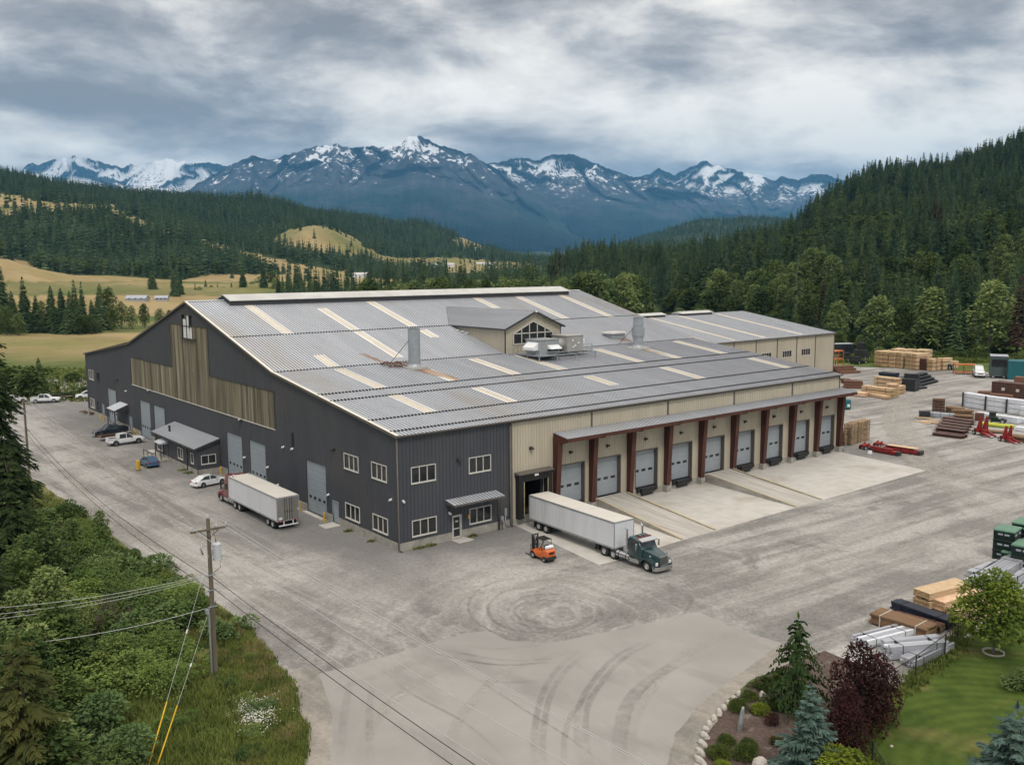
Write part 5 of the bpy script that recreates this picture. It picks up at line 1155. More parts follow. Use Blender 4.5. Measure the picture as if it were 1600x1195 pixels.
# plain crowns carried by the far trees
def fproto(nm, mb, mt, h):
    return mb.mesh(nm, MT[mt])
FARM = [lowconifer(20, 3.9, 301).mesh('far_crown', MT['coniff']), lowconifer(20, 3.2, 302).mesh('far_crown', MT['coniff']), lowconifer(20, 4.5, 303).mesh('far_crown', MT['coniff']),
        leafcrown(blobs_tree(13, 4.6, 9, 71, .05), 190, 1.7, 72).mesh('far_crown', MT['leaf'])]
far_src = []
SRCC = bpy.data.collections.new('far_tree_sources')
for me in FARM:
    o = bpy.data.objects.new('far_tree', me); SRCC.objects.link(o); far_src.append(o)
groups = {}
for w in WOOD:
    if id(w) in ids: continue
    k = R.randrange(3)
    if w[4] > 860 and w[5] < 1340:
        mid = 0
        d = fbm(w[0], w[1], .011, 3)+(.28 if w[5] < 480 else (.08 if w[5] < 700 else .0)); k = 3 if d > .22 else k
    elif w[5] < 1130 and R.random() < .22: k = 3
    if k < 3 and R.random() < .025 and w[4] > 860 and w[5] < 1340: k = 4
    sx = w[3]/20*R.uniform(1.0, 1.45); sz = w[3]/20
    if k == 3: sz *= .95; sx *= 1.1
    groups.setdefault('right' if w[4] > 860 and w[5] < 1340 else 'left', []).append((w[0], w[1], w[2], sz, sx, k))
MIDP = [PROTO['conif%d' % i][0] for i in range(3)]
mid_src = []
for me in MIDP+[PROTO['leafy1'][0], PROTO['conifbr'][0]]:
    o = bpy.data.objects.new('hill_tree', me); SRCC.objects.link(o); mid_src.append(o)
scatter('forest', groups['right'], mid_src); scatter('forest', groups['left'], far_src)
# haze
m = MB(); m.box(-21000, -21000, GZ-41, 23000, 23000, 2700)
hz = m.build('haze', None) if False else None
me = bpy.data.meshes.new('haze'); me.from_pydata(m.v, [], m.f); hm = bpy.data.materials.new('valley haze'); hm.use_nodes = True; nt = hm.node_tree
nt.nodes.remove(nt.nodes['Principled BSDF']); pv = nt.nodes.new('ShaderNodeVolumePrincipled'); pv.inputs['Density'].default_value = 3.8e-5; pv.inputs['Color'].default_value = (.19, .55, 1, 1); nt.links.new(pv.outputs[0], nt.nodes['Material Output'].inputs['Volume'])
me.materials.append(hm); tag(obj('haze', me), kind='stuff')
print('WOOD', len(WOOD), len(groups['right']), len(groups['left']))
# ================================================================ vehicles
def paint(name, c, rough=.3, coat=.5): return M(name, c, tuple(v*.9 for v in c), .8, rough, spec=.5, coat=coat)
MT.update(pwhite=paint('white car paint', (.74, .75, .76)), pred=paint('dark red truck paint', (.19, .012, .016)), pgreen=paint('deep green truck paint', (.014, .045, .048)), pblue=paint('blue car paint', (.06, .115, .20)),
 pnavy=paint('near black pickup paint', (.012, .02, .034)), porange=paint('orange forklift paint', (.62, .13, .025), .4, .3), chrome=M('chrome', (.62, .63, .64), (.52, .53, .54), 2, .18, metal=1.), tyre=M('tyre rubber', (.02, .02, .021), (.03, .029, .028), 4, .85),
 rim=M('silver wheel rim', (.6, .6, .61), (.45, .45, .46), 3, .35, metal=.2), lampw=M('clear lamp glass', (.7, .7, .68), (.6, .6, .58), 4, .15), lampr=M('red lamp glass', (.4, .015, .015), (.3, .01, .01), 4, .2), steelrear=M('brushed steel doors', (.33, .32, .30), (.26, .25, .23), 1, .38, metal=.5, stretch=(1, 1, .2)),
 dred=M('dull red paint', (.28, .02, .018), (.18, .013, .012), 2, .5), teal=paint('teal paint', (.012, .13, .15), .5, .1), cabglass=M('windscreen glass', (.03, .04, .045), (.05, .06, .065), 2, .05, spec=.6), navy=M('dark navy wrap', (.025, .03, .05), (.016, .019, .03), 2, .5), seatb=M('black vinyl', (.02, .02, .02), (.03, .03, .03), 4, .6))
def lathe_y(mb, prof, c, n=18, m=0, smooth=True, cap=False):       # prof: (radius, y)
    rings = [[(c[0]+r*math.cos(2*math.pi*i/n), c[1]+y, c[2]+r*math.sin(2*math.pi*i/n)) for i in range(n)] for r, y in prof]; mb.loft(rings, m, smooth, True, cap)
def wheel(parent, x, y, r, w, side, rimr=.55, dish=1):
    m = MB(); s = side; lathe_y(m, [(r*rimr, -w/2), (r*.9, -w/2), (r, -w/2+.04), (r, w/2-.04), (r*.9, w/2), (r*rimr, w/2)], (0, 0, 0)); t = m.build('wheel', MT['tyre'], parent, (x, y, r))
    m = MB(); lathe_y(m, [(r*rimr, s*w*.49), (r*rimr*.93, s*w*.5), (r*rimr*.85, s*w*.28), (r*rimr*.3, s*w*.3), (r*rimr*.28, s*w*.5), (.02, s*w*.52)], (0, 0, 0), 14)
    for k in range(6):
        a = k*math.pi/3; m.cyl((r*rimr*.55*math.cos(a), s*w*.27, r*rimr*.55*math.sin(a)), (r*rimr*.55*math.cos(a), s*w*.32, r*rimr*.55*math.sin(a)), r*.06, n=6, m=1)
    m.build('rim', [MT['rim'], MT['dark']], t); return t
def rring(x, w, z0, z1, r=.12, wt=None):
    wt = w if wt is None else wt; pts = []
    for cx, cz, a0, ww in ((w, z0, -90, w), (wt, z1, 0, wt), (-wt, z1, 90, wt), (-w, z0, 180, w)):
        sx = 1 if cx > 0 else -1; sz = 1 if cz == z1 else -1
        for a in (0, 30, 60, 90): t = math.radians(a0+a); pts.append((x, cx-sx*r+r*math.cos(t), cz-sz*r+r*math.sin(t)))
    return pts
def tractor(name, label, mt, loc, rz, sleeper):
    T = thing(name, label, 'truck', loc, rz)
    m = MB(); m.box(-1.6, -.45, .72, 5.9, -.3, .98); m.box(-1.6, .3, .72, 5.9, .45, .98); m.box(-1.4, -.3, .75, 4.5, .3, .9)
    m.cyl((0, 0, 1.0), (0, 0, 1.15), .5, .45, 16); m.box(-.3, -.5, .95, .4, .5, 1.0); m.box(-1.8, -1.2, .5, -1.7, 1.2, .95); m.build('chassis', MT['dark'], T)
    cx0 = 1.75 if sleeper else 2.75; zt = 3.75 if sleeper else 2.85
    m = MB(); m.loft([rring(cx0, 1.18, .95, zt-.15, .14, 1.12), rring(cx0+.08, 1.2, .9, zt, .2, 1.14), rring(3.75, 1.2, .85, zt-.05, .2, 1.12), rring(4.05, 1.2, .85, zt-(.35 if sleeper else .1), .15, 1.1), rring(4.35, 1.15, .9, 2.15 if not sleeper else 2.7, .15, 1.05), rring(4.55, 1.1, .95, 1.95, .15, 1.0)])
    m.build('cab', MT[mt], T)
    m = MB(); m.loft([rring(4.5, .98, .85, 1.98, .2, .85), rring(5.4, .86, .8, 1.86, .2, .74), rring(6.15, .74, .75, 1.70, .18, .62), rring(6.42, .68, .75, 1.56, .15, .55)])
    for s in (-1, 1):
        pr = [(5.0-.75, .55), (5.0-.62, .98), (5.0-.3, 1.22), (5.0+.5, 1.28), (5.0+1.15, 1.12), (5.0+1.4, .75), (5.0+1.4, .5), (5.0+1.08, .5), (5.0+.95, .92), (5.0+.45, 1.08), (5.0-.1, 1.05), (5.0-.4, .8), (5.0-.5, .55)]
        m.prism([(x, s*.62, z) for x, z in pr], (0, s*.58, 0))
        m.box(5.9, min(s*.6, s*1.1), .55, 6.4, max(s*.6, s*1.1), 1.1)
    m.build('hood', MT[mt], T)
    m = MB(); m.box(6.42, -.5, .7, 6.5, .5, 1.58, 0); 
    for k in range(9): m.box(6.5, -.46+k*.105, .74, 6.515, -.42+k*.105, 1.52, 1)
    m.build('grille', [MT['chrome'], MT['dark']], T)
    m = MB(); m.prism([(6.25, -1.22, .28), (6.62, -1.0, .28), (6.72, 0, .28), (6.62, 1.0, .28), (6.25, 1.22, .28), (6.15, 1.2, .28), (6.15, -1.2, .28)], (0, 0, .4)); m.build('bumper', MT['chrome'], T)
    for s in (-1, 1):
        m = MB(); m.bbox(6.2, -.17, .78, 6.47, .17, 1.08, .05); o = m.build('headlight', MT['lampw'], T, (0, s*.87, 0))
        m = MB(); m.prism([(3.92, s*1.215, 1.98), (4.22, s*1.2, 1.98), (4.02, s*1.18, 2.62), (3.92, s*1.18, 2.62)] if 0 else [(3.15, s*1.2, 1.9), (4.2, s*1.17, 1.9), (3.98, s*1.135, 2.58), (3.2, s*1.135, 2.58)], (0, s*.035, 0)); m.build('side_window', MT['cabglass'], T)
        m = MB(); m.cyl((cx0+.05-.35, s*1.02, .8), (cx0-.3, s*1.02, 3.9 if sleeper else 3.45), .1, .1, 12); m.cyl((cx0-.3, s*1.02, 1.2), (cx0-.3, s*1.02, 2.6), .14, .14, 12); m.cyl((cx0-.3, s*1.02, 3.9 if sleeper else 3.45), (cx0-.5, s*1.02, 4.05 if sleeper else 3.65), .1, .09, 12); m.build('exhaust_pipe', MT['chrome'], T)
        m = MB(); m.cyl((1.1, s*.95, .72), (2.9, s*.95, .72), .33, .33, 18); o = m.build('fuel_tank', MT['steelb'], T)
        m = MB()
        for x in (1.5, 2.5): m.cyl((x-.04, s*.95, .72), (x+.04, s*.95, .72), .345, .345, 18)
        m.build('tank_strap', MT['dark'], o)
        m = MB(); m.bbox(2.95, -.22, .45, 4.25, .22, .8, .03); m.box(3.0, -.25, .85, 4.2, .2, .9); m.build('step', MT['chrome'], T, (0, s*1.0, 0))
        m = MB(); m.bbox(4.2, -.08, 1.85, 4.3, .12, 2.5, .03); m.cyl((4.15, 0-.0, 2.45), (3.95, -s*.35, 2.45), .02, n=6); m.cyl((4.15, 0, 1.9), (3.95, -s*.35, 1.9), .02, n=6); m.build('mirror', MT['chrome' if not sleeper else 'dark'], T, (0, s*1.5, 0))
        m = MB(); m.cyl((5.85, s*1.08, 1.25), (5.8, s*1.12, 1.5), .02, n=6); m.bbox(5.7, s*1.12-.08, 1.5, 5.82, s*1.12+.08, 1.66, .03); m.build('hood_mirror', MT['chrome'], T)
        wheel(T, 5.35, s*1.02, .52, .3, s)
        for x in (-.68, .68): wheel(T, x, s*.97, .52, .56, s)
        m = MB(); m.box(-1.55, -.28, .4, -1.52, .28, 1.0); m.build('mudflap', MT['black'], T, (0, s*.95, 0))
        if not sleeper:
            m = MB(); m.prism([(2.72, s*.9, 1.2), (2.72, s*1.1, 1.2), (2.72, s*1.1, 1.55), (2.72, s*.9, 1.55)], (-.7, 0, 0)); m.build('tool_box', MT['steelb'], T)
    zs = 2.75 if not sleeper else 2.72
    m = MB(); a, b = (4.41, 2.0), (4.11, zs-.08); off = .055
    m.add([(a[0]+off, -.98, a[1]), (a[0]+off+.06, 0, a[1]), (a[0]+off, .98, a[1]), (b[0]+off, .93, b[1]), (b[0]+off+.05, 0, b[1]), (b[0]+off, -.93, b[1])], ((0, 1, 4, 5), (1, 2, 3, 4))); m.build('windscreen', MT['cabglass'], T)
    m = MB(); m.prism([(4.0, -1.05, zs-.02), (4.55, -1.0, zs-.16), (4.55, -1.0, zs-.06), (4.05, -1.05, zs+.12)], (0, 2.05, 0)); m.build('sun_visor', MT['chrome' if not sleeper else mt], T)
    m = MB()
    for y in (-.8, -.4, 0, .4, .8): m.bbox(3.72, y-.06, zt-.02, 3.86, y+.06, zt+.07, .02)
    m.build('roof_lamp', MT['lampr'], T)
    m = MB()
    for y in (-.25, .25): m.cyl((3.0, y, zt+.06), (3.7, y, zt+.08), .04, .09, 10)
    m.build('air_horn', MT['chrome'], T)
    return T
def semitrailer(name, label, loc, rz, L=14.0, W=2.6, zb=1.08, zt=3.75, rear='steelrear'):
    T = thing(name, label, 'trailer', loc, rz); h = W/2
    m = MB(); m.box(0.03, -h, zb, L, h, zt-.02)
    n = int(L/.61)
    for i in range(1, n):
        x = i*L/n
        for s in (-1, 1): m.box(x-.02, s*h-.012, zb+.12, x+.02, s*h+.012, zt-.12)
    m.build('cargo_box', MT['whitev'], T)
    m = MB(); m.box(-.0, -h-.015, zt-.02, L+.01, h+.015, zt+.03)
    for i in range(1, n): m.box(i*L/n-.015, -h, zt+.03, i*L/n+.015, h, zt+.037)
    m.build('roof', MT['truckroof'], T)
    m = MB()
    for s in (-1, 1):
        m.box(0, s*h-.03, zt-.13, L+.02, s*h+.03, zt+.035); m.box(0, s*h-.03, zb-.06, L+.02, s*h+.03, zb+.12); m.box(L-.03, s*h-.05, zb, L+.025, s*h+.03, zt); m.box(-.02, s*h-.06, zb, .05, s*h+.03, zt)
        if L: m.box(.05, s*h-.0, zb+.1, 1.0 if rear == 'steelrear2' else .1, s*h+.018, zt-.13)
    m.box(L-.02, -h, zt-.1, L+.025, h, zt+.035); m.box(L-.02, -h, zb-.06, L+.025, h, zb+.1); m.box(-.03, -h, zt-.14, .05, h, zt+.035); m.box(-.03, -h, zb-.06, .05, h, zb+.1)
    m.build('rail', MT['galv'], T)
    m = MB()
    for s in (-1, 1): m.box(-.045, min(s*.03, s*(h-.08)), zb+.12, -.01, max(s*.03, s*(h-.08)), zt-.16)
    o = m.build('rear_door', MT['steelrear'], T)
    m = MB()
    for y in (-.42, -.12, .12, .42): m.cyl((-.09, y, zb), (-.09, y, zt-.1), .022, n=6); m.box(-.1, y-.05, 2.0, -.06, y+.05, 2.25)
    m.build('lock_rod', MT['dark'], o)
    m = MB(); m.box(.3, -.55, zb-.3, L-.6, -.4, zb-.06); m.box(.3, .4, zb-.3, L-.6, .55, zb-.06)
    for i in range(9): m.box(1+i*1.4, -h+.05, zb-.18, 1.08+i*1.4, h-.05, zb-.06)
    m.box(.6, -.6, .55, 4.6, .6, .8); m.build('underframe', MT['dark'], T)
    m = MB(); m.box(-.05, -1.15, .5, .05, 1.15, .62)
    for y in (-.55, .55): m.box(-.03, y-.05, .6, .05, y+.05, zb-.06)
    m.build('rear_bumper', MT['white'], T)
    m = MB()
    for y in (-1.1, -.75, .75, 1.1): m.bbox(-.08, y-.1, zb-.05, -.03, y+.1, zb+.07, .02)
    m.build('tail_lamp', MT['lampr'], T)
    m = MB(); m.box(-.06, .75, zb+.2, -.045, 1.15, zb+.45); m.box(-.06, -1.2, 2.1, -.046, -1.1, 2.35); m.build('number_plate', MT['white'], T)
    for s in (-1, 1):
        for x in (1.55, 2.85): wheel(T, x, s*.95, .52, .56, s)
        m = MB(); m.box(.75, -.3, .3, .78, .3, 1.0); m.build('mudflap', MT['black'], T, (0, s*.95, 0))
        m = MB(); m.box(-.07, -.07, .25, .07, .07, zb-.06); m.box(-.16, -.16, .18, .16, .16, .25); m.build('landing_leg', MT['dark'], T, (L-3.4, s*.7, 0))
    return T
G0 = GZ+.012
def head(dx, dy): return math.atan2(dy, dx)
hd1 = head(16.45-17.1, -15.9+1.9)
semitrailer('semi_trailer', 'long white trailer backed into the black dock shelter behind the green truck', (17.1, -1.9, G0), hd1, 14.0, 2.62)
tractor('semi_truck', 'dark green day cab truck with chrome exhausts and grille, coupled to the docked trailer', 'pgreen', (16.35, -15.1, G0), head(-.05, -1), False)
hd2 = head(0.0+.02, 14)
semitrailer('semi_trailer', 'white trailer with steel rear doors coupled to the red truck by the charcoal wall', (-5.25, 14.9, G0), hd2, 14.0, 2.62)
tractor('semi_truck', 'dark red sleeper truck facing away at the head of its white trailer', 'pred', (-5.23, 26.6, G0), head(0, 1), True)
# ---------------------------------------------------------------- cars and pickups
def gh(m, st, mtop=0, mside=1):      # greenhouse: stations (x, z0, z1, w0, w1)
    R = [[(x, -w0, z0), (x, -w1, z1), (x, w1, z1), (x, w0, z0)] for x, z0, z1, w0, w1 in st]
    for a, b in zip(R, R[1:]):
        m.quad(a[0], b[0], b[1], a[1], mside); m.quad(a[2], b[2], b[3], a[3], mside); m.quad(a[1], b[1], b[2], a[2], mtop)
def car(name, label, mt, loc, rz, kind='sedan', low=None):
    T = thing(name, label, {'sedan': 'car', 'hatch': 'car', 'pickup': 'pickup truck', 'suv': 'car'}[kind], loc, rz)
    if kind == 'sedan': L, Wd, st = 4.7, .9, [(-2.35, .45, .78), (-2.25, .3, .98), (-1.6, .24, 1.02), (0, .22, .98), (1.1, .22, .93), (1.95, .25, .82), (2.25, .3, .70), (2.35, .42, .6)]
    elif kind == 'hatch': L, Wd, st = 4.1, .88, [(-2.0, .45, .8), (-1.93, .3, .98), (-1.3, .24, 1.0), (0, .22, .98), (.95, .22, .95), (1.75, .26, .85), (2.0, .42, .66)]
    elif kind == 'suv': L, Wd, st = 4.8, .95, [(-2.4, .55, 1.0), (-2.35, .4, 1.15), (0, .36, 1.12), (1.0, .36, 1.1), (2.2, .4, 1.0), (2.4, .5, .8)]
    else: L, Wd, st = 5.8, 1.0, [(-2.9, .62, 1.0), (-2.86, .5, 1.15), (-1.0, .45, 1.16), (.9, .45, 1.18), (1.15, .45, 1.17), (2.5, .5, 1.12), (2.82, .55, 1.0), (2.9, .6, .85)]
    m = MB(); m.loft([rring(x, Wd*(.93 if i in (0, len(st)-1) else 1), z0, z1, .1, Wd*(.86 if i in (0, len(st)-1) else .94)) for i, (x, z0, z1) in enumerate(st)])
    o = m.build('body', MT[mt], T)
    if kind == 'sedan': g = [(-1.85, 1.0, 1.02, .78, .7), (-1.05, 1.0, 1.40, .80, .60), (-.3, .98, 1.45, .82, .62), (.25, .98, 1.42, .82, .62), (1.15, .93, .95, .78, .7)]
    elif kind == 'hatch': g = [(-1.95, .95, .98, .76, .7), (-1.5, .98, 1.42, .78, .6), (-.3, .98, 1.47, .8, .62), (.2, .98, 1.44, .8, .62), (1.05, .95, .97, .76, .7)]
    elif kind == 'suv': g = [(-2.3, 1.1, 1.13, .86, .8), (-1.95, 1.12, 1.72, .88, .72), (-.3, 1.12, 1.76, .88, .74), (.3, 1.12, 1.72, .88, .72), (1.15, 1.1, 1.12, .84, .8)]
    else: g = [(-1.0, 1.14, 1.16, .9, .86), (-.9, 1.14, 1.84, .9, .74), (.2, 1.16, 1.9, .9, .76), (.65, 1.16, 1.84, .9, .74), (1.4, 1.16, 1.18, .86, .82)]
    if kind == 'pickup': g = [(x-.25, a, b, c, d) for x, a, b, c, d in g]
    m = MB(); gh(m, g, 0, 1); R = [(x, z0, z1, w0, w1) for x, z0, z1, w0, w1 in g]
    cab = m.build('cabin', [MT[mt], MT['cabglass']], T)
    m = MB()
    for i in (1, 2, 3):
        x, z0, z1, w0, w1 = g[i]
        if i == 2:
            for s in (-1, 1): m.prism([(x-.05, s*(w0+.004), z0), (x+.05, s*(w0+.004), z0), (x+.05, s*(w1+.004), z1), (x-.05, s*(w1+.004), z1)], (0, s*.012, 0))
    for i, j in ((0, 1), (3, 4)):
        a, b = g[i], g[j]
        for s in (-1, 1): m.prism([(a[0]-.04, s*a[3 if i == 0 else 4], a[1] if i == 0 else a[2]), (a[0]+.06, s*a[3 if i == 0 else 4], a[1] if i == 0 else a[2]), (b[0]+.06, s*b[4 if i == 0 else 3], b[2] if i == 0 else b[1]), (b[0]-.04, s*b[4 if i == 0 else 3], b[2] if i == 0 else b[1])], (0, s*.02, .02))
    m.build('pillar', MT[mt], cab)
    if kind == 'pickup':
        m = MB(); m.box(-2.82, -.86, 1.0, -1.3, .86, 1.19, 0); m.build('load_bed', MT['black'], T)
        m = MB()
        for s in (-1, 1): m.box(-2.86, s*.93-.07, 1.12, -1.22, s*.93+.07, 1.34)
        m.box(-2.89, -1.0, 1.1, -2.78, 1.0, 1.34); m.build('bed_side', MT[mt], T)
        if low:
            m = MB(); m.box(-2.9, -1.01, .46, 2.6, 1.01, .66); m.build('lower_trim', MT['galv'], T)
    wb = {'sedan': (-1.42, 1.38, .33), 'hatch': (-1.25, 1.28, .32), 'suv': (-1.42, 1.45, .38), 'pickup': (-1.8, 1.85, .42)}[kind]
    for x in wb[:2]:
        for s in (-1, 1):
            wheel(T, x, s*(Wd-.1), wb[2], .24, s, .62)
    for x in wb[:2]:
        for s in (-1, 1): m = MB(); m.cyl((x, s*(Wd-.16), wb[2]+.02), (x, s*(Wd+.006), wb[2]+.02), wb[2]*1.2, n=18); m.build('wheel_arch', MT['black'], T)
    zf, zr_ = st[-2][2]-.1, st[1][2]-.14
    for s in (-1, 1):
        m = MB(); m.bbox(st[-2][0]-.12, -.2, zf-.14, st[-1][0]+.01, .2, zf+.02, .03); m.build('headlight', MT['lampw'], T, (0, s*Wd*.66, 0))
        m = MB(); m.bbox(st[0][0]-.02, -.16, zr_-.1, st[1][0]+.08, .16, zr_+.06, .03); m.build('tail_light', MT['lampr'], T, (0, s*Wd*.72, 0))
        m = MB(); m.bbox(-.08, -.09, -.06, .08, .09, .08, .02); m.build('mirror', MT['black' if kind == 'pickup' else mt], T, (g[3][0]+.35, s*(Wd+.08), g[3][1]+.05))
    m = MB(); m.bbox(st[-1][0]-.1, -Wd*.95, st[-1][1]-.1, st[-1][0]+.08, Wd*.95, st[-1][1]+.1, .03); m.bbox(st[0][0]-.08, -Wd*.95, st[0][1]-.12, st[0][0]+.1, Wd*.95, st[0][1]+.06, .03); m.build('bumper', MT['chrome' if kind == 'pickup' else mt], T)
    m = MB(); m.box(st[-1][0]-.02, -Wd*.5, st[-1][1]+.02, st[-1][0]+.02, Wd*.5, st[-1][2]-.02); m.build('grille', MT['dark'], T)
    return T
car('sedan', 'white sedan with dark windows parked behind the red truck by the charcoal wall', 'pwhite', (-4.3, 41.6, G0), .2, 'sedan')
car('hatchback', 'small blue car parked against the steps of the lean-to office', 'pblue', (-6.75, 59.4, G0), math.pi/2+.06, 'hatch')
car('pickup_truck', 'dark navy pickup parked by the small porch with its nose towards the road', 'pnavy', (-4.0, 90.0, G0), math.pi+.08, 'pickup')
car('pickup_truck', 'white crew cab pickup parked nose in by the lean-to office', 'pwhite', (-4.4, 79.6, G0), .06, 'pickup')
car('pickup_truck', 'white pickup parked at the field edge beyond the warehouse, facing the wall', 'pwhite', (-3.7, 141.2, G0), -.42, 'pickup', True)
car('sport_utility', 'white and grey utility vehicle half hidden behind the far corner of the warehouse', 'pwhite', (5.1, 142.2, G0), math.pi-.2, 'suv')
car('sport_utility', 'white vehicle at the field edge seen through the spruce branches', 'pwhite', (-9.2, 145.4, G0), .3, 'suv')
def flatbed(name, label, loc, rz, L=5, W=2.1, mt='rusty'):
    T = thing(name, label, 'trailer', loc, rz); m = MB(); m.box(-L/2, -W/2, .65, L/2, W/2, .78)
    for i in range(8): m.box(-L/2+i*L/8+.01, -W/2+.03, .78, -L/2+(i+1)*L/8-.01, W/2-.03, .80)
    m.build('deck', MT[mt], T); m = MB()
    for y in (-W/2, W/2-.06): m.box(-L/2, y, .80, L/2, y+.06, 1.05)
    m.tube([(L/2, -.5, .6), (L/2+1.3, 0, .55)], .05); m.tube([(L/2, .5, .6), (L/2+1.3, 0, .55)], .05); m.build('side_rail', MT['dark'], T)
    for x in (-.55, .35):
        for s in (-1, 1): wheel(T, x, s*(W/2+.05), .36, .22, s)
    return T
flatbed('flatbed_trailer', 'low brown flatbed trailer standing between the navy and the white pickup', (-4.6, 85.4, G0), .1, 5.0)
flatbed('flatbed_trailer', 'pale flat trailer at the field edge beside the white utility vehicle', (.4, 144.6, G0), -.2, 4.2, 1.9, 'palet')
# forklift
def forklift(loc, rz):
    T = thing('forklift', 'orange forklift with dark mast and overhead guard beside the docked trailer', 'forklift', loc, rz)
    m = MB(); m.loft([rring(-1.5, .5, .45, 1.15, .15), rring(-1.35, .58, .35, 1.3, .18), rring(-.75, .6, .35, 1.32, .15), rring(-.6, .6, .35, 1.05, .1)]); 
    m.loft([rring(-.6, .55, .3, 1.0, .08), rring(.45, .55, .3, .72, .08), rring(.85, .55, .3, .85, .08), rring(1.0, .5, .4, .85, .08)])
    for s in (-1, 1): m.prism([(.35, s*.5, .5), (.5, s*.5, .82), (.8, s*.5, .92), (1.1, s*.5, .82), (1.2, s*.5, .6), (1.05, s*.5, .72), (.8, s*.5, .8), (.55, s*.5, .7)], (0, s*.12, 0))
    m.build('body', MT['porange'], T)
    m = MB(); m.loft([rring(-1.56, .56, .3, .62, .1), rring(-1.3, .62, .28, .64, .1), rring(-.8, .62, .28, .62, .1)]); m.build('counterweight', MT['dark'], T)
    m = MB(); m.box(-1.53, -.3, .85, -1.5, .3, 1.05); m.build('grille', MT['black'], T)
    m = MB(); m.cyl((-1.1, -.42, 1.48), (-1.1, .42, 1.48), .19, .19, 16); m.cyl((-1.1, -.48, 1.48), (-1.1, -.42, 1.48), .08, .19, 16); m.cyl((-1.1, .42, 1.48), (-1.1, .48, 1.48), .19, .08, 16); m.build('gas_bottle', MT['white'], T)
    m = MB(); m.bbox(-.65, -.28, 1.0, -.1, .28, 1.15, .04); m.bbox(-.75, -.28, 1.1, -.6, .28, 1.65, .05); m.build('seat', MT['seatb'], T)
    m = MB(); m.tube([(.5, 0, .85), (.3, 0, 1.3)], .04); lathe_y(m, [(.19, -.015), (.19, .015), (.16, .015), (.16, -.015)], (.28, 0, 1.35)); m.build('steering_wheel', MT['black'], T)
    m = MB()
    for s in (-1, 1): m.tube([(-.95, s*.5, 1.3), (-.8, s*.48, 2.15), (.35, s*.48, 2.2)], .045); m.tube([(.75, s*.5, .9), (.35, s*.48, 2.2)], .045)
    for k in range(8): m.box(-.8, -.48+k*.132, 2.17, .37, -.44+k*.132, 2.22)
    m.box(-.85, -.5, 2.16, -.78, .5, 2.23); m.box(.33, -.5, 2.17, .4, .5, 2.24); m.build('overhead_guard', MT['dark'], T)
    m = MB()
    for s in (-1, 1): m.box(1.12, s*.34-.05, .15, 1.26, s*.34+.05, 2.3); m.box(1.0, s*.26-.04, .2, 1.12, s*.26+.04, 2.15); m.cyl((1.08, s*.12, .3), (1.08, s*.12, 1.9), .04, n=8)
    for z in (.3, 1.2, 2.22): m.box(1.1, -.38, z, 1.24, .38, z+.09)
    o = m.build('mast', MT['dark'], T)
    m = MB(); m.box(1.27, -.5, .22, 1.33, .5, .3); m.box(1.27, -.5, .6, 1.33, .5, .68)
    for y in (-.5, -.2, .2, .46): m.box(1.28, y, .3, 1.32, y+.04, 1.25)
    m.box(1.28, -.5, 1.2, 1.32, .5, 1.26); m.build('carriage', MT['dark'], o)
    for s in (-1, 1): m = MB(); m.prism([(1.33, s*.3-.06, .08), (2.5, s*.3-.06, .08), (2.5, s*.3-.06, .1), (1.4, s*.3-.06, .14), (1.4, s*.3-.06, .7), (1.33, s*.3-.06, .7)], (0, .12, 0)); m.build('fork', MT['dark'], T)
    for s in (-1, 1): wheel(T, .78, s*.5, .36, .26, s, .5); wheel(T, -1.0, s*.5, .28, .22, s, .5)
    m = MB(); m.box(.55, -.53, 1.0, .57, -.52, 1.15)
    return T
forklift((9.78, -11.1, G0), math.pi/2-.05)
# ================================================================ stacked goods in the yard
MT.update(endw=MT['woodend'], wrapw=M('white lumber wrap', (.72, .74, .78), (.60, .62, .67), 1.3, .5, bump=.02, objvar=.04), wrapg=M('grey wrap', (.40, .42, .46), (.3, .32, .36), 1.5, .5), bwrap=M('black wrapped bundle', (.022, .023, .027), (.035, .036, .04), 1.5, .45),
 steelbrown=M('brown primed steel', (.12, .062, .045), (.075, .038, .028), 1, .6, stretch=(1, 1, 3)), brick=M('red brown brick', (.25, .13, .085), (.15, .075, .05), 4, .9), silver=M('silver sheet metal', (.52, .535, .57), (.40, .41, .45), 1.5, .3, metal=.35, stretch=(.2, 1, 1)),
 planks=M('brown planks', (.26, .16, .085), (.14, .08, .045), 2.5, .8, stretch=(.15, 3, 1)), lime=M('lime wrap', (.55, .62, .08), (.45, .5, .06), 2, .5), orange=M('orange painted steel', (.55, .17, .045), (.4, .11, .03), 2, .6), cabgrey=M('grey green cab paint', (.07, .10, .095), (.05, .075, .07), 1.5, .45), greenc=M('green painted case', (.004, .018, .012), (.003, .013, .009), 2, .4), greenl=M('pale green lid', (.13, .25, .17), (.1, .2, .135), 2, .45))
def frame2(a, b, w):          # origin, heading for a piece whose near bottom edge runs from spot a to spot b and reaches w metres back
    A, B = Vector(G(*a)), Vector(G(*b)); d = (B-A); L = d.length; d.normalize(); n = Vector((-d.y, d.x, 0))
    if n.dot(HF.to_3d()) < 0: n = -n
    c = (A+B)/2+n*w/2; return Vector((c.x, c.y, G0)), math.atan2(d.y, d.x), L
def lbox(m, x0, y0, z0, x1, y1, z1, side=0, end=1):
    vs = [(x, y, z) for z in (z0, z1) for y in (y0, y1) for x in (x0, x1)]
    m.add(vs, ((0, 2, 3, 1), (4, 5, 7, 6), (0, 1, 5, 4), (3, 2, 6, 7)), side); m.add(vs, ((1, 3, 7, 5), (2, 0, 4, 6)), end)
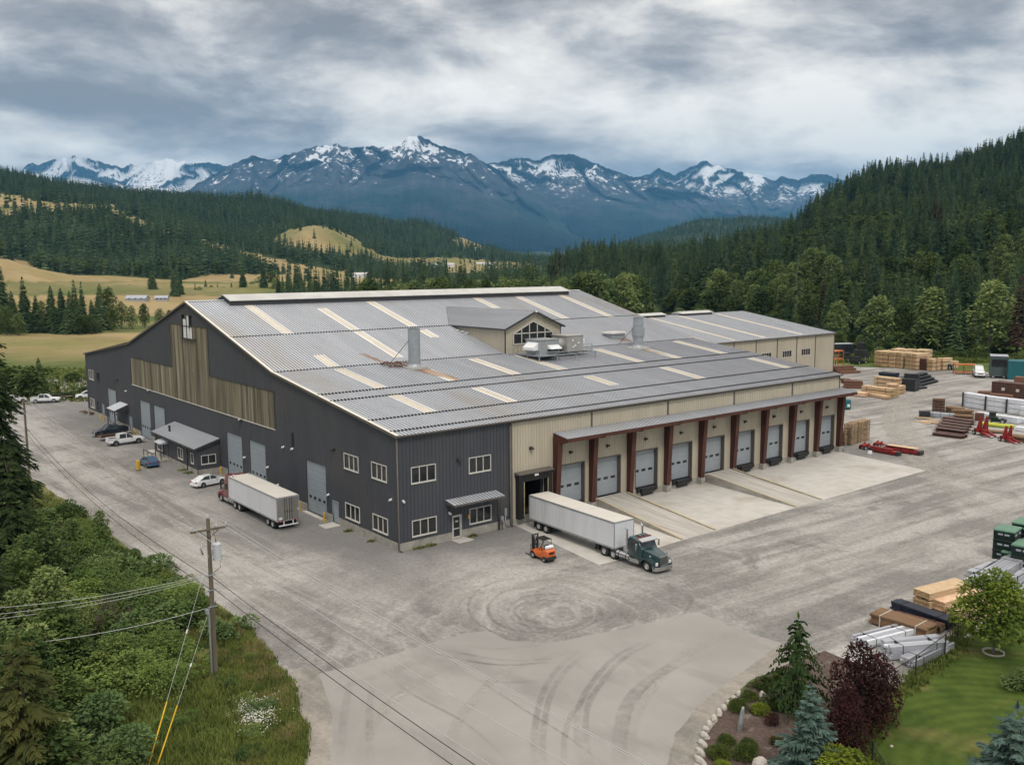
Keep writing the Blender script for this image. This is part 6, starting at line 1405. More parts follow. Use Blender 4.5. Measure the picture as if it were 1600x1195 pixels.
def lumber_mesh(L, W, H, nl, nb, seed, axis=0, ragged=.03, straps=0):
    R = random.Random(seed); m = MB(); lh = (H-.14)/nl
    for i in range(2): x = (-.3+.6*i)*L; m.box(x-.05, -W/2+.05, 0, x+.05, W/2-.05, .14, 2)
    for k in range(nl):
        z = .14+k*lh
        if k == nl-1 or k == 0:
            for j in range(nb):
                y = -W/2+W*j/nb; e = R.uniform(-ragged, ragged); lbox(m, -L/2+e, y+.008, z, L/2+R.uniform(-ragged, ragged), y+W/nb-.008, z+lh*.9)
        else: lbox(m, -L/2+R.uniform(-ragged, ragged), -W/2+R.uniform(0, ragged), z, L/2+R.uniform(-ragged, ragged), W/2-R.uniform(0, ragged), z+lh*.9)
    for i in range(straps):
        x = L*(-.32+.64*i/max(1, straps-1)); m.box(x-.03, -W/2-.01, 0, x+.03, W/2+.01, H+.006, 3)
    return m
def put(m, name, mats, label, cat, loc, rz, group=None): return tag(m.build(name, mats, None, loc, rz), label, cat, group)
WM = lambda s='wood', e='woodend', p='brown', t='black': [MT[s], MT[e], MT[p], MT[t]]
def stackpx(a, b, w, hs, label, group, mats=None, nl=5, nb=8, name='lumber_bundle', cat='lumber bundle', straps=0, seed=0, kind='lumber', ragged=.03, nx=1):
    c, rz, L = frame2(a, b, w); z = 0; out = []
    for k, h in enumerate(hs):
        for i in range(nx):
            l = L/nx-.06; x = -L/2+L*(i+.5)/nx
            if kind == 'lumber': m = lumber_mesh(l, w, h-.03, nl, nb, seed*31+k*7+i, straps=straps, ragged=ragged)
            elif kind == 'cross':
                m = lumber_mesh(w, l-.26, h-.03, nl, nb, seed*31+k*7+i, straps=straps, ragged=ragged); m.v = [(-v[1], v[0], v[2]) for v in m.v]
            elif kind == 'wrap':
                m = MB(); R = random.Random(seed*13+k+i); m.box(-l*.35, -w/2+.1, 0, -l*.3, w/2-.1, .08, 1); m.box(l*.3, -w/2+.1, 0, l*.35, w/2-.1, .08, 1); m.bbox(-l/2, -w/2, .08, l/2, w/2, h-.02, .05)
                for s in range(straps): xx = l*(-.5+(s+.5)/straps); m.box(xx-.03, -w/2-.008, .08, xx+.03, w/2+.008, h-.012, 1)
            o = put(m, name, mats or WM(), label, cat, c+Vector((math.cos(rz)*x, math.sin(rz)*x, z)), rz+random.Random(seed+k*3+i).uniform(-.012, .012), group); out.append(o)
        z += h
    return out
q1 = lambda X, Y: (1290+X/7.965, 520+Y/7.965)
q2 = lambda X, Y: (1420+X/8.85, 540+Y/8.85)
q3 = lambda X, Y: (1400+X/7.965, 620+Y/7.965)
q4 = lambda X, Y: (1300+X/9.956, 640+Y/9.956)
q6 = lambda X, Y: (1300+X/6.127, 880+Y/6.127)
SQ = 'square lumber bundle in the big pale stack at the back of the yard'; SG = 'bundles in the big pale lumber stack'
cols = [(596, 412, 688, 425, 4), (690, 424, 770, 432, 4), (772, 432, 860, 440, 4), (866, 438, 945, 448, 4), (978, 450, 1060, 460, 4), (1062, 458, 1130, 466, 4)]
for i, (x0, y0, x1, y1, n) in enumerate(cols): stackpx(q1(x0, y0), q1(x1, y1), 5.2, [1.12]*n, SQ, SG, seed=i, nl=4, nb=6, kind='cross')
for i, (x0, y0, x1, y1, n) in enumerate([(800, 395, 895, 402, 4), (900, 402, 985, 410, 4), (1060, 408, 1150, 415, 4), (1155, 414, 1240, 420, 4)]): stackpx(q1(x0, y0), q1(x1, y1), 5.2, [1.15]*n, SQ, SG, seed=20+i, nl=4, nb=6, kind='cross')
YQ = 'yellowish lumber bundle at the right end of the big pale stack'
for i, (x0, y0, x1, y1, n) in enumerate([(1250, 470, 1332, 478, 3), (1335, 470, 1400, 474, 3), (1405, 462, 1465, 468, 3), (1470, 448, 1520, 454, 2)]): stackpx(q1(x0, y0), q1(x1, y1), 4.2, [1.1]*n, YQ, 'yellowish lumber bundles', seed=40+i, nl=4, nb=5, kind='cross')
def crates(a, b, w, n, label, group, mats=None, gap=.62, cols_=3):
    c, rz, L = frame2(a, b, w)
    for k in range(n):
        m = MB(); h = .52
        for y in (-w/2, w/2-.06):
            for z in (.1, .25, .40): m.box(-L/2, y, z, L/2, y+.06, z+.09)
        for x in np.linspace(-L/2, L/2-.1, cols_+1):
            for y in (-w/2+.06, w/2-.16): m.box(x, y, 0, x+.1, y+.1, h)
        m.box(-L/2, -w/2, h-.06, L/2, w/2, h); put(m, 'crate', [MT['brown']], label, 'crate', c+Vector((0, 0, k*.53)), rz, group)
crates(q1(1142, 460), q1(1246, 470), 2.2, 6, 'dark brown slatted crate stacked between the pale and the yellowish lumber', 'dark crates in the back stack')
# middle cluster
stackpx(q1(585, 700), q1(875, 735), 2.2, [.8, .8, .85, .6], 'long pale lumber bundle in the rear tier of the middle stack', 'long lumber bundles in the middle of the yard', seed=50, nl=4, nb=8, straps=2)
stackpx(q1(440, 775), q1(810, 822), 2.0, [.55, .85, .8], 'long pale lumber bundle in the front tier of the middle stack', 'long lumber bundles in the front tier', seed=51, nl=4, nb=8, straps=2)
stackpx(q1(500, 785), q1(735, 832), 1.6, [.75], 'low lumber pack lying in front of the middle lumber stack', None, seed=52, nl=3, nb=6)
stackpx(q1(332, 790), q1(490, 805), 2.2, [1.0], 'short pale lumber pack at the end of the dock canopy', None, seed=53, nl=3, nb=6)
stackpx(q1(850, 805), q1(918, 795), 2.2, [.85, .75, .7, .6], 'end-on lumber bundle right of the long middle stack', 'end-on lumber bundles', seed=54, nl=4, nb=4, kind='cross'); stackpx(q1(922, 768), q1(998, 752), 3.0, [.95, .95], 'end-on lumber bundle beside the black wrapped beams', 'end-on bundles by the black beams', seed=55, nl=4, nb=4, kind='cross')
stackpx(q1(650, 640), q1(850, 660), 2.5, [1.1, 1.1, .8], 'dark brown wrapped bundle behind the middle lumber', 'dark bundles behind the middle lumber', [MT['navy'], MT['black']], kind='wrap', seed=56, straps=2, name='wrapped_bundle', cat='wrapped bundle')
def beams(a, b, w, n, label, mt='steelbrown', hh=.35, name='steel_beam', cat='steel beam', group=None, rows=None, prof='I'):
    c, rz, L = frame2(a, b, w); rows = rows or [n]; z = 0; R = random.Random(int(a[0]*7)); bw = w/max(rows)
    for k, nn in enumerate(rows):
        for i in range(nn):
            m = MB(); l = L*R.uniform(.94, 1.0)/2; e = R.uniform(-.1, .1)
            if prof == 'I': m.box(-l, -bw*.42, 0, l, bw*.42, .05); m.box(-l, -.03, .05, l, .03, hh-.05); m.box(-l, -bw*.42, hh-.05, l, bw*.42, hh-.01)
            else: m.bbox(-l, -bw*.44, 0, l, bw*.44, hh-.01, .03)
            y = w/2-bw*(i+.5)
            off = Vector((math.cos(rz)*e-math.sin(rz)*y, math.sin(rz)*e+math.cos(rz)*y, z)); put(m, name, MT[mt], label, cat, c+off, rz+R.uniform(-.008, .008), group)
        z += hh
beams(q1(925, 720), q1(1110, 735), 3.5, 3, 'black wrapped beam in the left pile of black beams', 'bwrap', .95, 'wrapped_beam', 'wrapped beam', 'black wrapped beams, left pile', [3, 3, 3, 1], 'box')
beams(q1(1115, 690), q1(1430, 610), 4.6, 5, 'long black beam in the sloping right pile of black beams', 'bwrap', .55, 'wrapped_beam', 'wrapped beam', 'long black beams, right pile', [5, 4, 3, 2])
beams(q1(1115, 712), q1(1280, 690), 1.8, 3, 'flat dark beam on the ground in front of the black piles', 'bwrap', .4, 'wrapped_beam', 'wrapped beam', 'flat dark beams in front', [3])
beams(q1(215, 690), q1(460, 700), 5.0, 5, 'rusty brown timber in the untidy pile beside the canopy end', 'brown', .5, 'timber', 'timber', 'brown timbers by the canopy', [5, 4, 3], 'box'); beams(q1(240, 640), q1(345, 640), 4, 3, 'rusty brown timber lying behind the untidy pile', 'brown', .5, 'timber', 'timber', 'brown timbers behind', [3, 2], 'box')
beams(q1(180, 515), q1(435, 500), 4, 5, 'rusty brown timber in the low pile below the tan building', 'rusty', .6, 'timber', 'timber', 'timbers below the tan building', [5, 3, 2], 'box')
# dark machinery and trailers at the back
def boxtruck(name, label, cat, a, b, w, h, mt, roof, bands=0, z0=.9):
    c, rz, L = frame2(a, b, w); T = thing(name, label, cat, c, rz); m = MB(); m.bbox(-L/2, -w/2, z0, L/2, w/2, h, .1); m.build('body', MT[mt], T)
    m = MB(); m.bbox(-L/2-.03, -w/2-.03, h, L/2+.03, w/2+.03, h+.12, .05); m.build('roof', MT[roof], T)
    if bands:
        m = MB(); m.box(-L/2+.3, -w/2-.02, h*.52, L/2-.3, -w/2-.005, h*.86); m.build('window', MT['glass'], T)
    for x in (-L*.3, L*.3):
        for s in (-1, 1): wheel(T, x, s*(w/2-.2), .5, .35, s)
    return T
boxtruck('trailer', 'dark navy enclosed trailer with a pale roof beyond the corner of the tan building', 'trailer', q1(60, 330), q1(345, 322), 3.0, 4.6, 'navy', 'wrapg', 1, 1.6)
def machine(label, a, b, w, h, mt, seed, cat='machine', name='machine'):
    c, rz, L = frame2(a, b, w); T = thing(name, label, cat, c, rz); R = random.Random(seed); m = MB()
    m.bbox(-L/2, -w/2, .35, L/2*.2, w/2, h*.6, .08); m.bbox(L*.05, -w/2*.8, .35, L/2, w/2*.8, h*.42, .06); m.build('body', MT[mt], T)
    m = MB(); m.bbox(-L*.35, -w*.35, h*.6, -L*.02, w*.35, h, .06); m.build('cab', MT['glass'], T)
    m = MB(); m.box(-L*.37, -w*.37, h, 0, w*.37, h+.08); m.build('roof', MT[mt], T)
    for x in (-L*.32, L*.3):
        for s in (-1, 1): wheel(T, x, s*w*.48, min(.55, h*.24), .35, s)
    return T
machine('dark wheeled loader parked just left of the big pale lumber stack', q1(470, 345), q1(560, 330), 3, 5.2, 'dark', 1); machine('low black machine parked among the dark machinery by the tan building', q1(390, 395), q1(520, 380), 2.5, 2.0, 'black', 2)
machine('black chassis with small wheels between the navy trailer and the loader', q1(250, 365), q1(380, 350), 2.5, 2.6, 'black', 3); machine('low dark vehicle at the right end of the yellowish lumber', q1(1525, 462), q1(1592, 455), 2.4, 2.6, 'dark', 4)
def rack(label, a, b, w, h, mt='orange', name='rack', load=True):
    c, rz, L = frame2(a, b, w); T = thing(name, label, 'rack', c, rz)
    for x in (-L/2, 0, L/2):
        for y in (-w/2, w/2): m = MB(); m.box(x-.08, y-.08, 0, x+.08, y+.08, h); m.build('post', MT[mt], T)
    for z in np.linspace(.5, h-.1, 2 if h < 3 else 3): m = MB(); m.box(-L/2, -w/2-.07, z-.1, L/2, -w/2+.07, z+.1); m.box(-L/2, w/2-.07, z-.1, L/2, w/2+.07, z+.1); m.box(-L/2, -w/2, z+.1, L/2, w/2, z+.14); m.build('shelf', MT[mt], T)
rack('orange steel rack standing against the corner of the tan building', q1(95, 455), q1(215, 440), 2.4, 5.0)
rack('orange steel stillage on the ground left of the white truck', q2(640, 395), q2(930, 400), 2.2, 2.6)
# white truck, dark green truck, teal container
car_ = car('pickup_truck', 'white utility truck with a canopy parked nose to the yard beside the dark green truck', 'pwhite', G(*q2(1030, 440))+Vector((0.6, 1.5, .01)), math.pi+.55, 'suv'); car_.scale = (1.35, 1.25, 1.65)
boxtruck('truck', 'dark green high cab truck between the white truck and the teal container', 'truck', q2(1115, 450), q2(1365, 460), 5.5, 5.6, 'cabgrey', 'wrapg', 1, .6)
def container(label, a, b, w, h, mt, z0=0, name='container', marks=True):
    c, rz, L = frame2(a, b, w); T = thing(name, label, 'container', c+Vector((0, 0, z0)), rz); m = MB(); m.box(-L/2, -w/2, .05, L/2, w/2, h)
    n = int(L/.4)
    for i in range(n): x = -L/2+.2+i*(L-.4)/n; m.box(x, -w/2-.04, .2, x+.2, -w/2, h-.15)
    m.build('body', MT[mt], T); m = MB()
    for x in (-L/2, L/2):
        for y in (-w/2, w/2): m.box(x-.08, y-.08, 0, x+.08, y+.08, h+.04)
    m.box(-L/2, -w/2-.06, h-.1, L/2, -w/2+.06, h+.04); m.box(-L/2, -w/2-.06, 0, L/2, -w/2+.06, .15); m.build('frame', MT[mt], T)
    if marks:
        m = MB()
        for x in (-L*.18, L*.22): m.box(x-.35, -w/2-.06, h*.45, x+.35, -w/2-.045, h*.45+.6)
        m.build('panel', MT['wframe'], T)
    return T
container('teal shipping container at the back right beside the dark green truck', q2(1365, 468), q2(1640, 480), 6, 4.6, 'teal', marks=False)
container('long dark brown container with two white panels behind the white wrapped lumber', q2(1145, 690), q2(1640, 745), 3.2, 3.1, 'steelbrown'); container('brown container at the right edge beyond the dark brown one', q2(1455, 540), q2(1640, 552), 3, 1.8, 'brick', marks=False)
# white wrapped lumber
WWL = 'white wrapped lumber unit in the tall wall of white units at the right edge'; WG = 'white wrapped lumber wall'
for i, (x0, y0, x1, y1) in enumerate([(738, 838, 1040, 890), (1050, 893, 1330, 930), (1338, 932, 1620, 968)]): stackpx(q2(x0, y0), q2(x1, y1), 1.7, [.95, .95, .95], WWL, WG, [MT['wrapw'], MT['dark']], kind='wrap', straps=0, seed=60+i, name='wrapped_lumber', cat='wrapped lumber')
for i, (x0, y0, x1, y1) in enumerate([(745, 838, 1045, 890)]): pass
c_, r_, L_ = frame2(q2(736, 842), q2(742, 843), .3)
for x, y, s in ((733, 840, 3.0), (1044, 893, 2.9), (1334, 932, 2.8)): m = MB(); m.box(-.12, -.12, 0, .12, .12, s); put(m, 'stanchion', MT['dark'], 'dark upright post at the end of a white wrapped lumber unit', 'post', Vector(G(*q2(x, y)))-Vector((.15, .2, 0)), 0, 'stanchions of the white lumber wall')
stackpx(q2(920, 1000), q2(1500, 1085), 1.5, [1.15], 'long low white wrapped lumber unit behind the green machine', None, [MT['wrapw'], MT['dark']], kind='wrap', seed=66, name='wrapped_lumber', cat='wrapped lumber')
stackpx(q2(1525, 965), q2(1700, 985), 1.5, [1.0, .8], 'white wrapped lumber unit cut by the right edge of the view, upper pair', 'white units at the right edge', [MT['wrapw'], MT['dark']], kind='wrap', seed=67, name='wrapped_lumber', cat='wrapped lumber')
stackpx(q2(1520, 1070), q2(1700, 1095), 1.5, [.9], 'low white wrapped unit at the right edge beside the green machine', None, [MT['wrapw'], MT['dark']], kind='wrap', seed=68, name='wrapped_lumber', cat='wrapped lumber')
stackpx(q3(1470, 420), q3(1680, 450), 1.4, [.75], 'low white wrapped unit on the planks behind the red implements', None, [MT['wrapw'], MT['dark']], kind='wrap', seed=69, name='wrapped_lumber', cat='wrapped lumber')
for i, (x0, y0, x1, y1) in enumerate([(950, 700, 1110, 712), (1120, 735, 1260, 748), (1262, 748, 1400, 762)]):
    c, rz, L = frame2(q2(x0, y0), q2(x1, y1), 1.6); m = MB(); m.box(-L/2, -.8, 0, L/2, .8, .14, 1)
    for k in range(5):
        for j in range(6): m.box(-L/2+L*j/6+.01, -.78, .14+k*.2, -L/2+L*(j+1)/6-.01, .78, .14+k*.2+.185)
    put(m, 'brick_pallet', [MT['brick'], MT['brown']], 'pallet of red brown bricks behind the white wrapped lumber wall', 'brick pallet', c, rz, 'brick pallets')
crates(q2(320, 925), q2(490, 935), 2.0, 5, 'dark slatted crate in the tall stack by the turning lane', 'tall stack of dark crates')
for i, (a, b, w, hs) in enumerate([(q2(500, 925), q2(735, 945), 2.2, [.6, .5]), (q2(610, 965), q2(890, 975), 1.8, [.55, .5]), (q2(620, 1030), q2(890, 1045), 1.6, [.5, .45])]): stackpx(a, b, w, hs, 'rough brown plank pack in the mixed pile behind the brown beams', 'rough plank packs', WM('planks', 'woodend'), seed=70+i, nl=3, nb=7, ragged=.2, name='plank_pack', cat='plank pack')
stackpx(q2(260, 985), q2(620, 1015), 1.4, [.9], 'long grey wrapped bundle beside the black box', None, [MT['wrapg'], MT['dark']], kind='wrap', straps=3, seed=74, name='wrapped_bundle', cat='wrapped bundle')
stackpx(q2(150, 1000), q2(300, 1005), 1.5, [1.3], 'black box standing at the end of the long grey bundle', None, [MT['bwrap'], MT['dark']], kind='wrap', seed=75, name='black_box', cat='box')
stackpx(q2(905, 1035), q2(1025, 1045), 1.4, [1.4], 'worn brown box at the end of the brown beam pile', None, [MT['brown'], MT['dark']], kind='wrap', seed=76, name='brown_box', cat='box')
for i, (x0, y0, x1, y1, r) in enumerate([(80, 1045, 260, 1085, .1), (150, 1060, 420, 1085, -.12), (250, 1030, 420, 1050, .2), (130, 1010, 300, 1020, .05)]):
    c, rz, L = frame2(q2(x0, y0), q2(x1, y1), .9); m = MB(); R = random.Random(i)
    for k in range(4): lbox(m, -L/2+R.uniform(-.3, .3), -.45+k*.22, .02+.02*(k % 2), L/2+R.uniform(-.3, .3), -.25+k*.22, .1+.02*(k % 2))
    put(m, 'loose_plank', WM(), 'loose pale planks scattered on the gravel before the brown beams', 'plank', c+Vector((0, 0, .11*(i % 2))), rz+r, 'loose planks on the gravel')
beams(q3(440, 480), q3(820, 530), 2.6, 5, 'brown primed steel beam in the stepped pile by the turning lane', 'steelbrown', .48, group='stepped pile of brown beams', rows=[5]); 
for k in range(1, 6): beams(q3(440+k*22, 480-k*34), q3(820+k*22, 530-k*34+2), 2.2, 4, 'brown primed steel beam in the stepped pile by the turning lane', 'steelbrown', .44, group='stepped pile of brown beams', rows=[1]+([1] if k < 4 else [1]))
# green machine, lime tube, red implements
machine('dark green machine with bright vents lying before the long white unit', q2(1060, 1070), q2(1350, 1090), 1.4, 1.9, 'greenc', 9)
m = MB(); c, rz, L = frame2(q3(1050, 360), q3(1460, 405), .7); m.cyl((-L/2, 0, .4), (L/2, 0, .4), .36, .36, 16); put(m, 'wrapped_roll', MT['lime'], 'long lime yellow wrapped roll behind the red implements', 'roll', c, rz)
stackpx(q3(1380, 545), q3(1680, 590), 2.2, [.5, .45], 'brown plank pack beside the red implements at the right edge', 'plank packs at the right edge', WM('planks', 'woodend'), seed=80, nl=3, nb=8, name='plank_pack', cat='plank pack')
stackpx(q3(1050, 440), q3(1400, 470), 1.6, [.4], 'flat brown plank pack under the lime roll', None, WM('planks', 'woodend'), seed=81, nl=2, nb=8, name='plank_pack', cat='plank pack')
def implement(label, p, rz, s=1., arms=2, group=None, up=True):
    P = Vector(G(*p)); P.z = G0; T = thing('implement', label, 'implement', P, rz, group); m = MB(); m.bbox(-1.3, -.5, .4, .6, .5, .95, .05); m.build('frame', MT['dred'], T)
    for y in (-.55, .55)[:arms]:
        m = MB(); m.prism([(-.4, y-.48, .6), (-.4, y+.48, .6), (-.1, y+.06, 2.8 if up else 1.25), (-.1, y-.06, 2.8 if up else 1.25)], (.35, 0, 0)); m.build('upright', MT['dred'], T)
        m = MB(); m.prism([(.4, y-.2, .7), (2.3, y-.2, .12), (2.3, y-.2, 0), (.4, y-.2, .35)], (0, .4, 0)); m.build('arm', MT['dred'], T)
        m = MB(); m.cyl((2.2, y-.22, .14), (2.2, y+.22, .14), .14, n=10); m.build('roller', MT['galv'], T)
    for s_ in (-1, 1): wheel(T, -1.0, s_*.7, .36, .22, s_)
    T.scale = (s, s, s); return T
implement('tall red implement with two pointed uprights beside the brown beams', q3(1080, 480), -1.95, 1.15); implement('low red implement with grey rollers at the right edge of the yard', q3(1390, 560), -1.9, .95, 2).children
# by the right hand end of the dock
def pallets(a, b, w, n, label, group, seed):
    R = random.Random(seed); c, rz, L = frame2(a, b, w)
    for k in range(n):
        m = MB(); h = .145
        for y in (-w/2, -.06, w/2-.12):
            for x in (-L/2, -.08, L/2-.16): m.box(x, y+.01, .03, x+.16, y+.11, .14, 1)
        for i in range(7): x = -L/2+i*(L-.12)/6; m.box(x, -w/2, .2, x+.12, w/2, .245)
        for y in (-w/2, w/2-.12): m.box(-L/2, y, 0, L/2, y+.12, .03); m.box(-L/2, y, .14, L/2, y+.12, .2)
        put(m, 'pallet', [MT['palet'], MT['brown']], label, 'pallet', c+Vector((R.uniform(-.05, .05), R.uniform(-.05, .05), k*.25)), rz+R.uniform(-.04, .04), group)
PLB = 'worn wooden pallet in the taller stack beside the end of the dock'
def pal2(x0, y0, x1, y1, n, seed, lb, gr): pallets(q4(x0, y0), q4(x1, y1), 1.3, n, lb, gr, seed)
pal2(300, 558, 400, 520, 14, 1, PLB, 'taller pallet stacks'); pal2(405, 525, 500, 500, 14, 2, PLB, 'taller pallet stacks'); pal2(505, 498, 585, 476, 14, 3, PLB, 'taller pallet stacks')
pal2(105, 560, 190, 530, 9, 4, 'worn wooden pallet in the lower stack close to the last canopy column', 'lower pallet stacks'); pal2(195, 560, 285, 535, 10, 5, 'worn wooden pallet in the lower stack close to the last canopy column', 'lower pallet stacks')
def redbeam(label, a, b, w, h, deck=False):
    c, rz, L = frame2(a, b, w); T = thing('red_boom', label, 'boom', c, rz); m = MB(); m.bbox(-L/2, -w/2, .15, L/2, w/2, h*.55, .04); m.bbox(-L/2, -w*.3, h*.55, L*.3, w*.3, h*.8, .04); m.build('beam', MT['dred'], T)
    m = MB(); m.bbox(L/2-.1, -w*.55, .05, L/2+.4, w*.55, h*.6, .05); m.cyl((-L/2, -w*.6, .35), (-L/2, w*.6, .35), .3, n=12); m.build('end_fitting', MT['dark'], T)
    m = MB()
    for x in (-L*.3, 0, L*.25): m.box(x-.06, -w*.52, .1, x+.06, w*.52, h*.6)
    m.build('clamp', MT['dark'], T)
    if deck: m = MB(); lbox(m, -L*.45, -w*.4, h*.8, L*.45, w*.4, h*.8+.1); m.build('plank', WM(), T)
redbeam('long red boom section with a plank on top lying near the pallets', q4(820, 640), q4(1330, 715), 1.3, 1.1, True); redbeam('shorter red boom section lying in front of the long one', q4(590, 650), q4(990, 720), .9, 1.05)
implement('tangled red implement with dark wheels beside the pallet stacks', q4(540, 610), -.3, .8, up=False); implement('small red implement behind the shorter boom section', q4(740, 570), -.2, .7, up=False)
m = MB(); c = Vector(G(*q4(590, 685))); c.z = G0
for a in range(5): m.bbox(-.3+.05*a, -.3, .0+.1*a, .3-.05*a, .3, .1+.1*a, .04)
put(m, 'white_sack', MT['white'], 'small white sack on the gravel in front of the red booms', 'sack', c, .3)
m = MB(); R = random.Random(8)
for k in range(7): a = R.random()*6; m.tube([(R.uniform(-.5, .5), R.uniform(-.4, .4), .1), (R.uniform(-.6, .6), R.uniform(-.4, .4), .5), (R.uniform(-.8, .8), R.uniform(-.5, .5), .06)], .05, 5)
c = Vector(G(*q4(125, 650))); c.z = G0; put(m, 'bent_pipe', MT['galv'], 'tangle of bent grey pipe at the foot of the last canopy column', 'pipe', c, 0)
def genset(label, a, b, w, h, mt): 
    c, rz, L = frame2(a, b, w); T = thing('generator', label, 'generator', c, rz); m = MB(); m.bbox(-L/2, -w/2, .25, L/2, w/2, h, .1); m.build('housing', MT[mt], T); m = MB(); m.box(-L/2+.1, -w/2+.1, 0, L/2-.1, w/2-.1, .25); m.build('skid', MT['black'], T)
    m = MB(); m.box(-L*.3, -w/2-.02, h*.4, 0, -w/2, h*.8); m.build('louvre', MT['black'], T); m = MB(); m.box(L*.15, -w/2-.02, h*.3, L*.4, -w/2, h*.55); m.build('panel', MT['white'], T)
genset('teal generator set standing on the gravel past the end of the canopy', q1(182, 955), q1(315, 958), 1.6, 2.0, 'teal')
# green cases and silver sheets at the right edge
def case(label, p, rz, z, sx=2.2, sy=1.6, h=1.0, lid='greenl', group=None):
    c = Vector(G(*p)); c.z = G0+z; T = thing('storage_case', label, 'storage case', c, rz, group); m = MB(); m.bbox(-sx/2, -sy/2, 0, sx/2, sy/2, h*.82, .05); m.build('box', MT['greenc'], T); m = MB(); m.bbox(-sx/2-.03, -sy/2-.03, h*.82, sx/2+.03, sy/2+.03, h-.02, .05); m.build('lid', MT[lid], T)
    m = MB()
    for x in (-sx*.25, sx*.2): m.box(x-.25, -sy/2-.012, h*.45, x+.25, -sy/2, h*.65)
    for y in (-.3, .3): m.box(-sx/2-.012, y-.22, h*.45, -sx/2, y+.22, h*.62)
    m.build('label', MT['wrapg'], T)
CG = 'green storage cases at the right edge'
for k in range(3): case('dark green storage case in the front left stack at the right edge' , (1572, 871), .12, k*1.02, 2.4, 1.9, 1.02, 'greenl' if k == 2 else 'greenc', CG)
case('single green storage case with a bright lid between the green stacks', (1585, 876), .12, 0, 2.3, 1.8, 1.1, 'greenl')
for k in range(3): case('dark green storage case in the rear stack at the right edge', (1601, 861), .12, k*1.05, 2.5, 2, 1.05, 'greenl' if k == 2 else 'greenc', 'green storage cases, rear stack')
for k in range(2): case('dark green storage case in the stack nearest the silver sheets', (1601, 884), .12, k*1.15, 2.4, 1.9, 1.15, 'greenl' if k == 1 else 'greenc', 'green storage cases by the silver sheets')
def sheets(label, a, b, w, n, group=None, mt='silver', name='sheet_bundle', prof=True, hh=.16):
    c, rz, L = frame2(a, b, w); m = MB(); R = random.Random(int(a[0])); m.box(-L*.35, -w/2, 0, -L*.33, w/2, .1, 1); m.box(L*.33, -w/2, 0, L*.35, w/2, .1, 1)
    for k in range(n):
        nb = 6; e = R.uniform(-.06, .06)
        for j in range(nb):
            y = -w/2+w*j/nb
            if R.random() < .12 and k == n-1: continue
            m.bbox(-L/2+e+R.uniform(-.06, .06), y+.012, .1+k*hh, L/2+e+R.uniform(-.06, .06), y+w/nb-.012, .1+(k+1)*hh-.012, .02)
    for x in (-L*.3, L*.3): m.box(x-.03, -w/2-.01, .1, x+.03, w/2+.01, .1+n*hh+.006, 1)
    return put(m, name, [MT[mt], MT['dark']], label, 'sheet bundle' if mt == 'silver' else 'plank bundle', c, rz, group)
def G2(px, py): return (px, py)
sheets('silver sheet bundle on the gravel just below the green cases', (1548, 912), (1592, 893), 2.2, 4); sheets('silver sheet bundle half hidden by the young maple, farther one', (1542, 925), (1605, 885), 2.0, 5); sheets('silver sheet bundle at the right edge behind the young maple', (1585, 945), (1640, 905), 2.0, 5)
# packs beside the fence
c, rz, L = frame2(q6(775, 390), q6(945, 445), 1.0)
FL_ = 'fresh sawn lumber pack'
def fpack(label, a, b, L, hs, seed, nb=7, ragged=.05, nl=6):      # a-b: the visible end face, L metres long away from the viewer's left
    A, B = Vector(G(*a)), Vector(G(*b)); d = (B-A); w = d.length; d.normalize(); n = Vector((-d.y, d.x, 0)); n = n if n.dot(HF.to_3d()) > 0 else -n
    rz = math.atan2(n.y, n.x); z = 0
    for k, h in enumerate(hs):
        c = (A+B)/2+n*L/2; m = lumber_mesh(L, w, h-.02, nl, nb, seed+k, ragged=ragged); put(m, 'lumber_bundle', WM(), label, 'lumber bundle', Vector((c.x, c.y, G0+z)), rz, None); z += h
fpack('fresh sawn lumber pack, upper one of the tallest pair near the lawn fence', q6(785, 400), q6(925, 450), 5.2, [.02], 90) if 0 else None
A_ = [(q6(770, 395), q6(930, 455), 5.4, [.75, .75], ('fresh sawn lumber pack, lower one of the tallest pair near the fence', 'fresh sawn lumber pack, upper one of the tallest pair near the fence')), (q6(945, 440), q6(1075, 485), 5.4, [1.0], ('fresh sawn lumber pack in the middle of three near the fence',)), (q6(1105, 490), q6(1270, 570), 4.8, [.95], ('ragged fresh sawn lumber pack close to the fence and the young maple',))]
for i, (a, b, L, hs, lbs) in enumerate(A_):
    A, B = Vector(G(*a)), Vector(G(*b)); d = (B-A); w = d.length; d.normalize(); n = Vector((-d.y, d.x, 0)); n = n if n.dot(HF.to_3d()) > 0 else -n; z = 0
    for k, h in enumerate(hs):
        c = (A+B)/2+n*L/2; put(lumber_mesh(L, w, h-.02, 6, 7, 90+i*3+k, ragged=.05 if i < 2 else .25), 'lumber_bundle', WM(), lbs[k], 'lumber bundle', Vector((c.x, c.y, G0+z)), math.atan2(n.y, n.x)); z += h
def longpack(label, a, b, w, h, mt, nl, name, strap='wframe', end='woodend'):
    c, rz, L = frame2(a, b, w); m = lumber_mesh(L, w, h, nl, 8, int(a[0]), ragged=.1, straps=2); put(m, name, [MT[mt], MT[end], MT['brown'], MT[strap]], label, 'plank bundle', c, rz)
longpack('long black wrapped beam bundle between the lumber and the brown planks', q6(560, 450), q6(1100, 645), 1.2, .85, 'navy', 4, 'beam_bundle', 'black', 'black'); 
longpack('brown plank bundle with white straps near the lawn fence', q6(360, 580), q6(890, 745), 1.9, .95, 'planks', 6, 'plank_bundle')
longpack('dark plank bundle behind the strapped brown bundle', q6(560, 545), q6(1030, 675), 1.0, .6, 'brown', 4, 'plank_bundle', 'black')
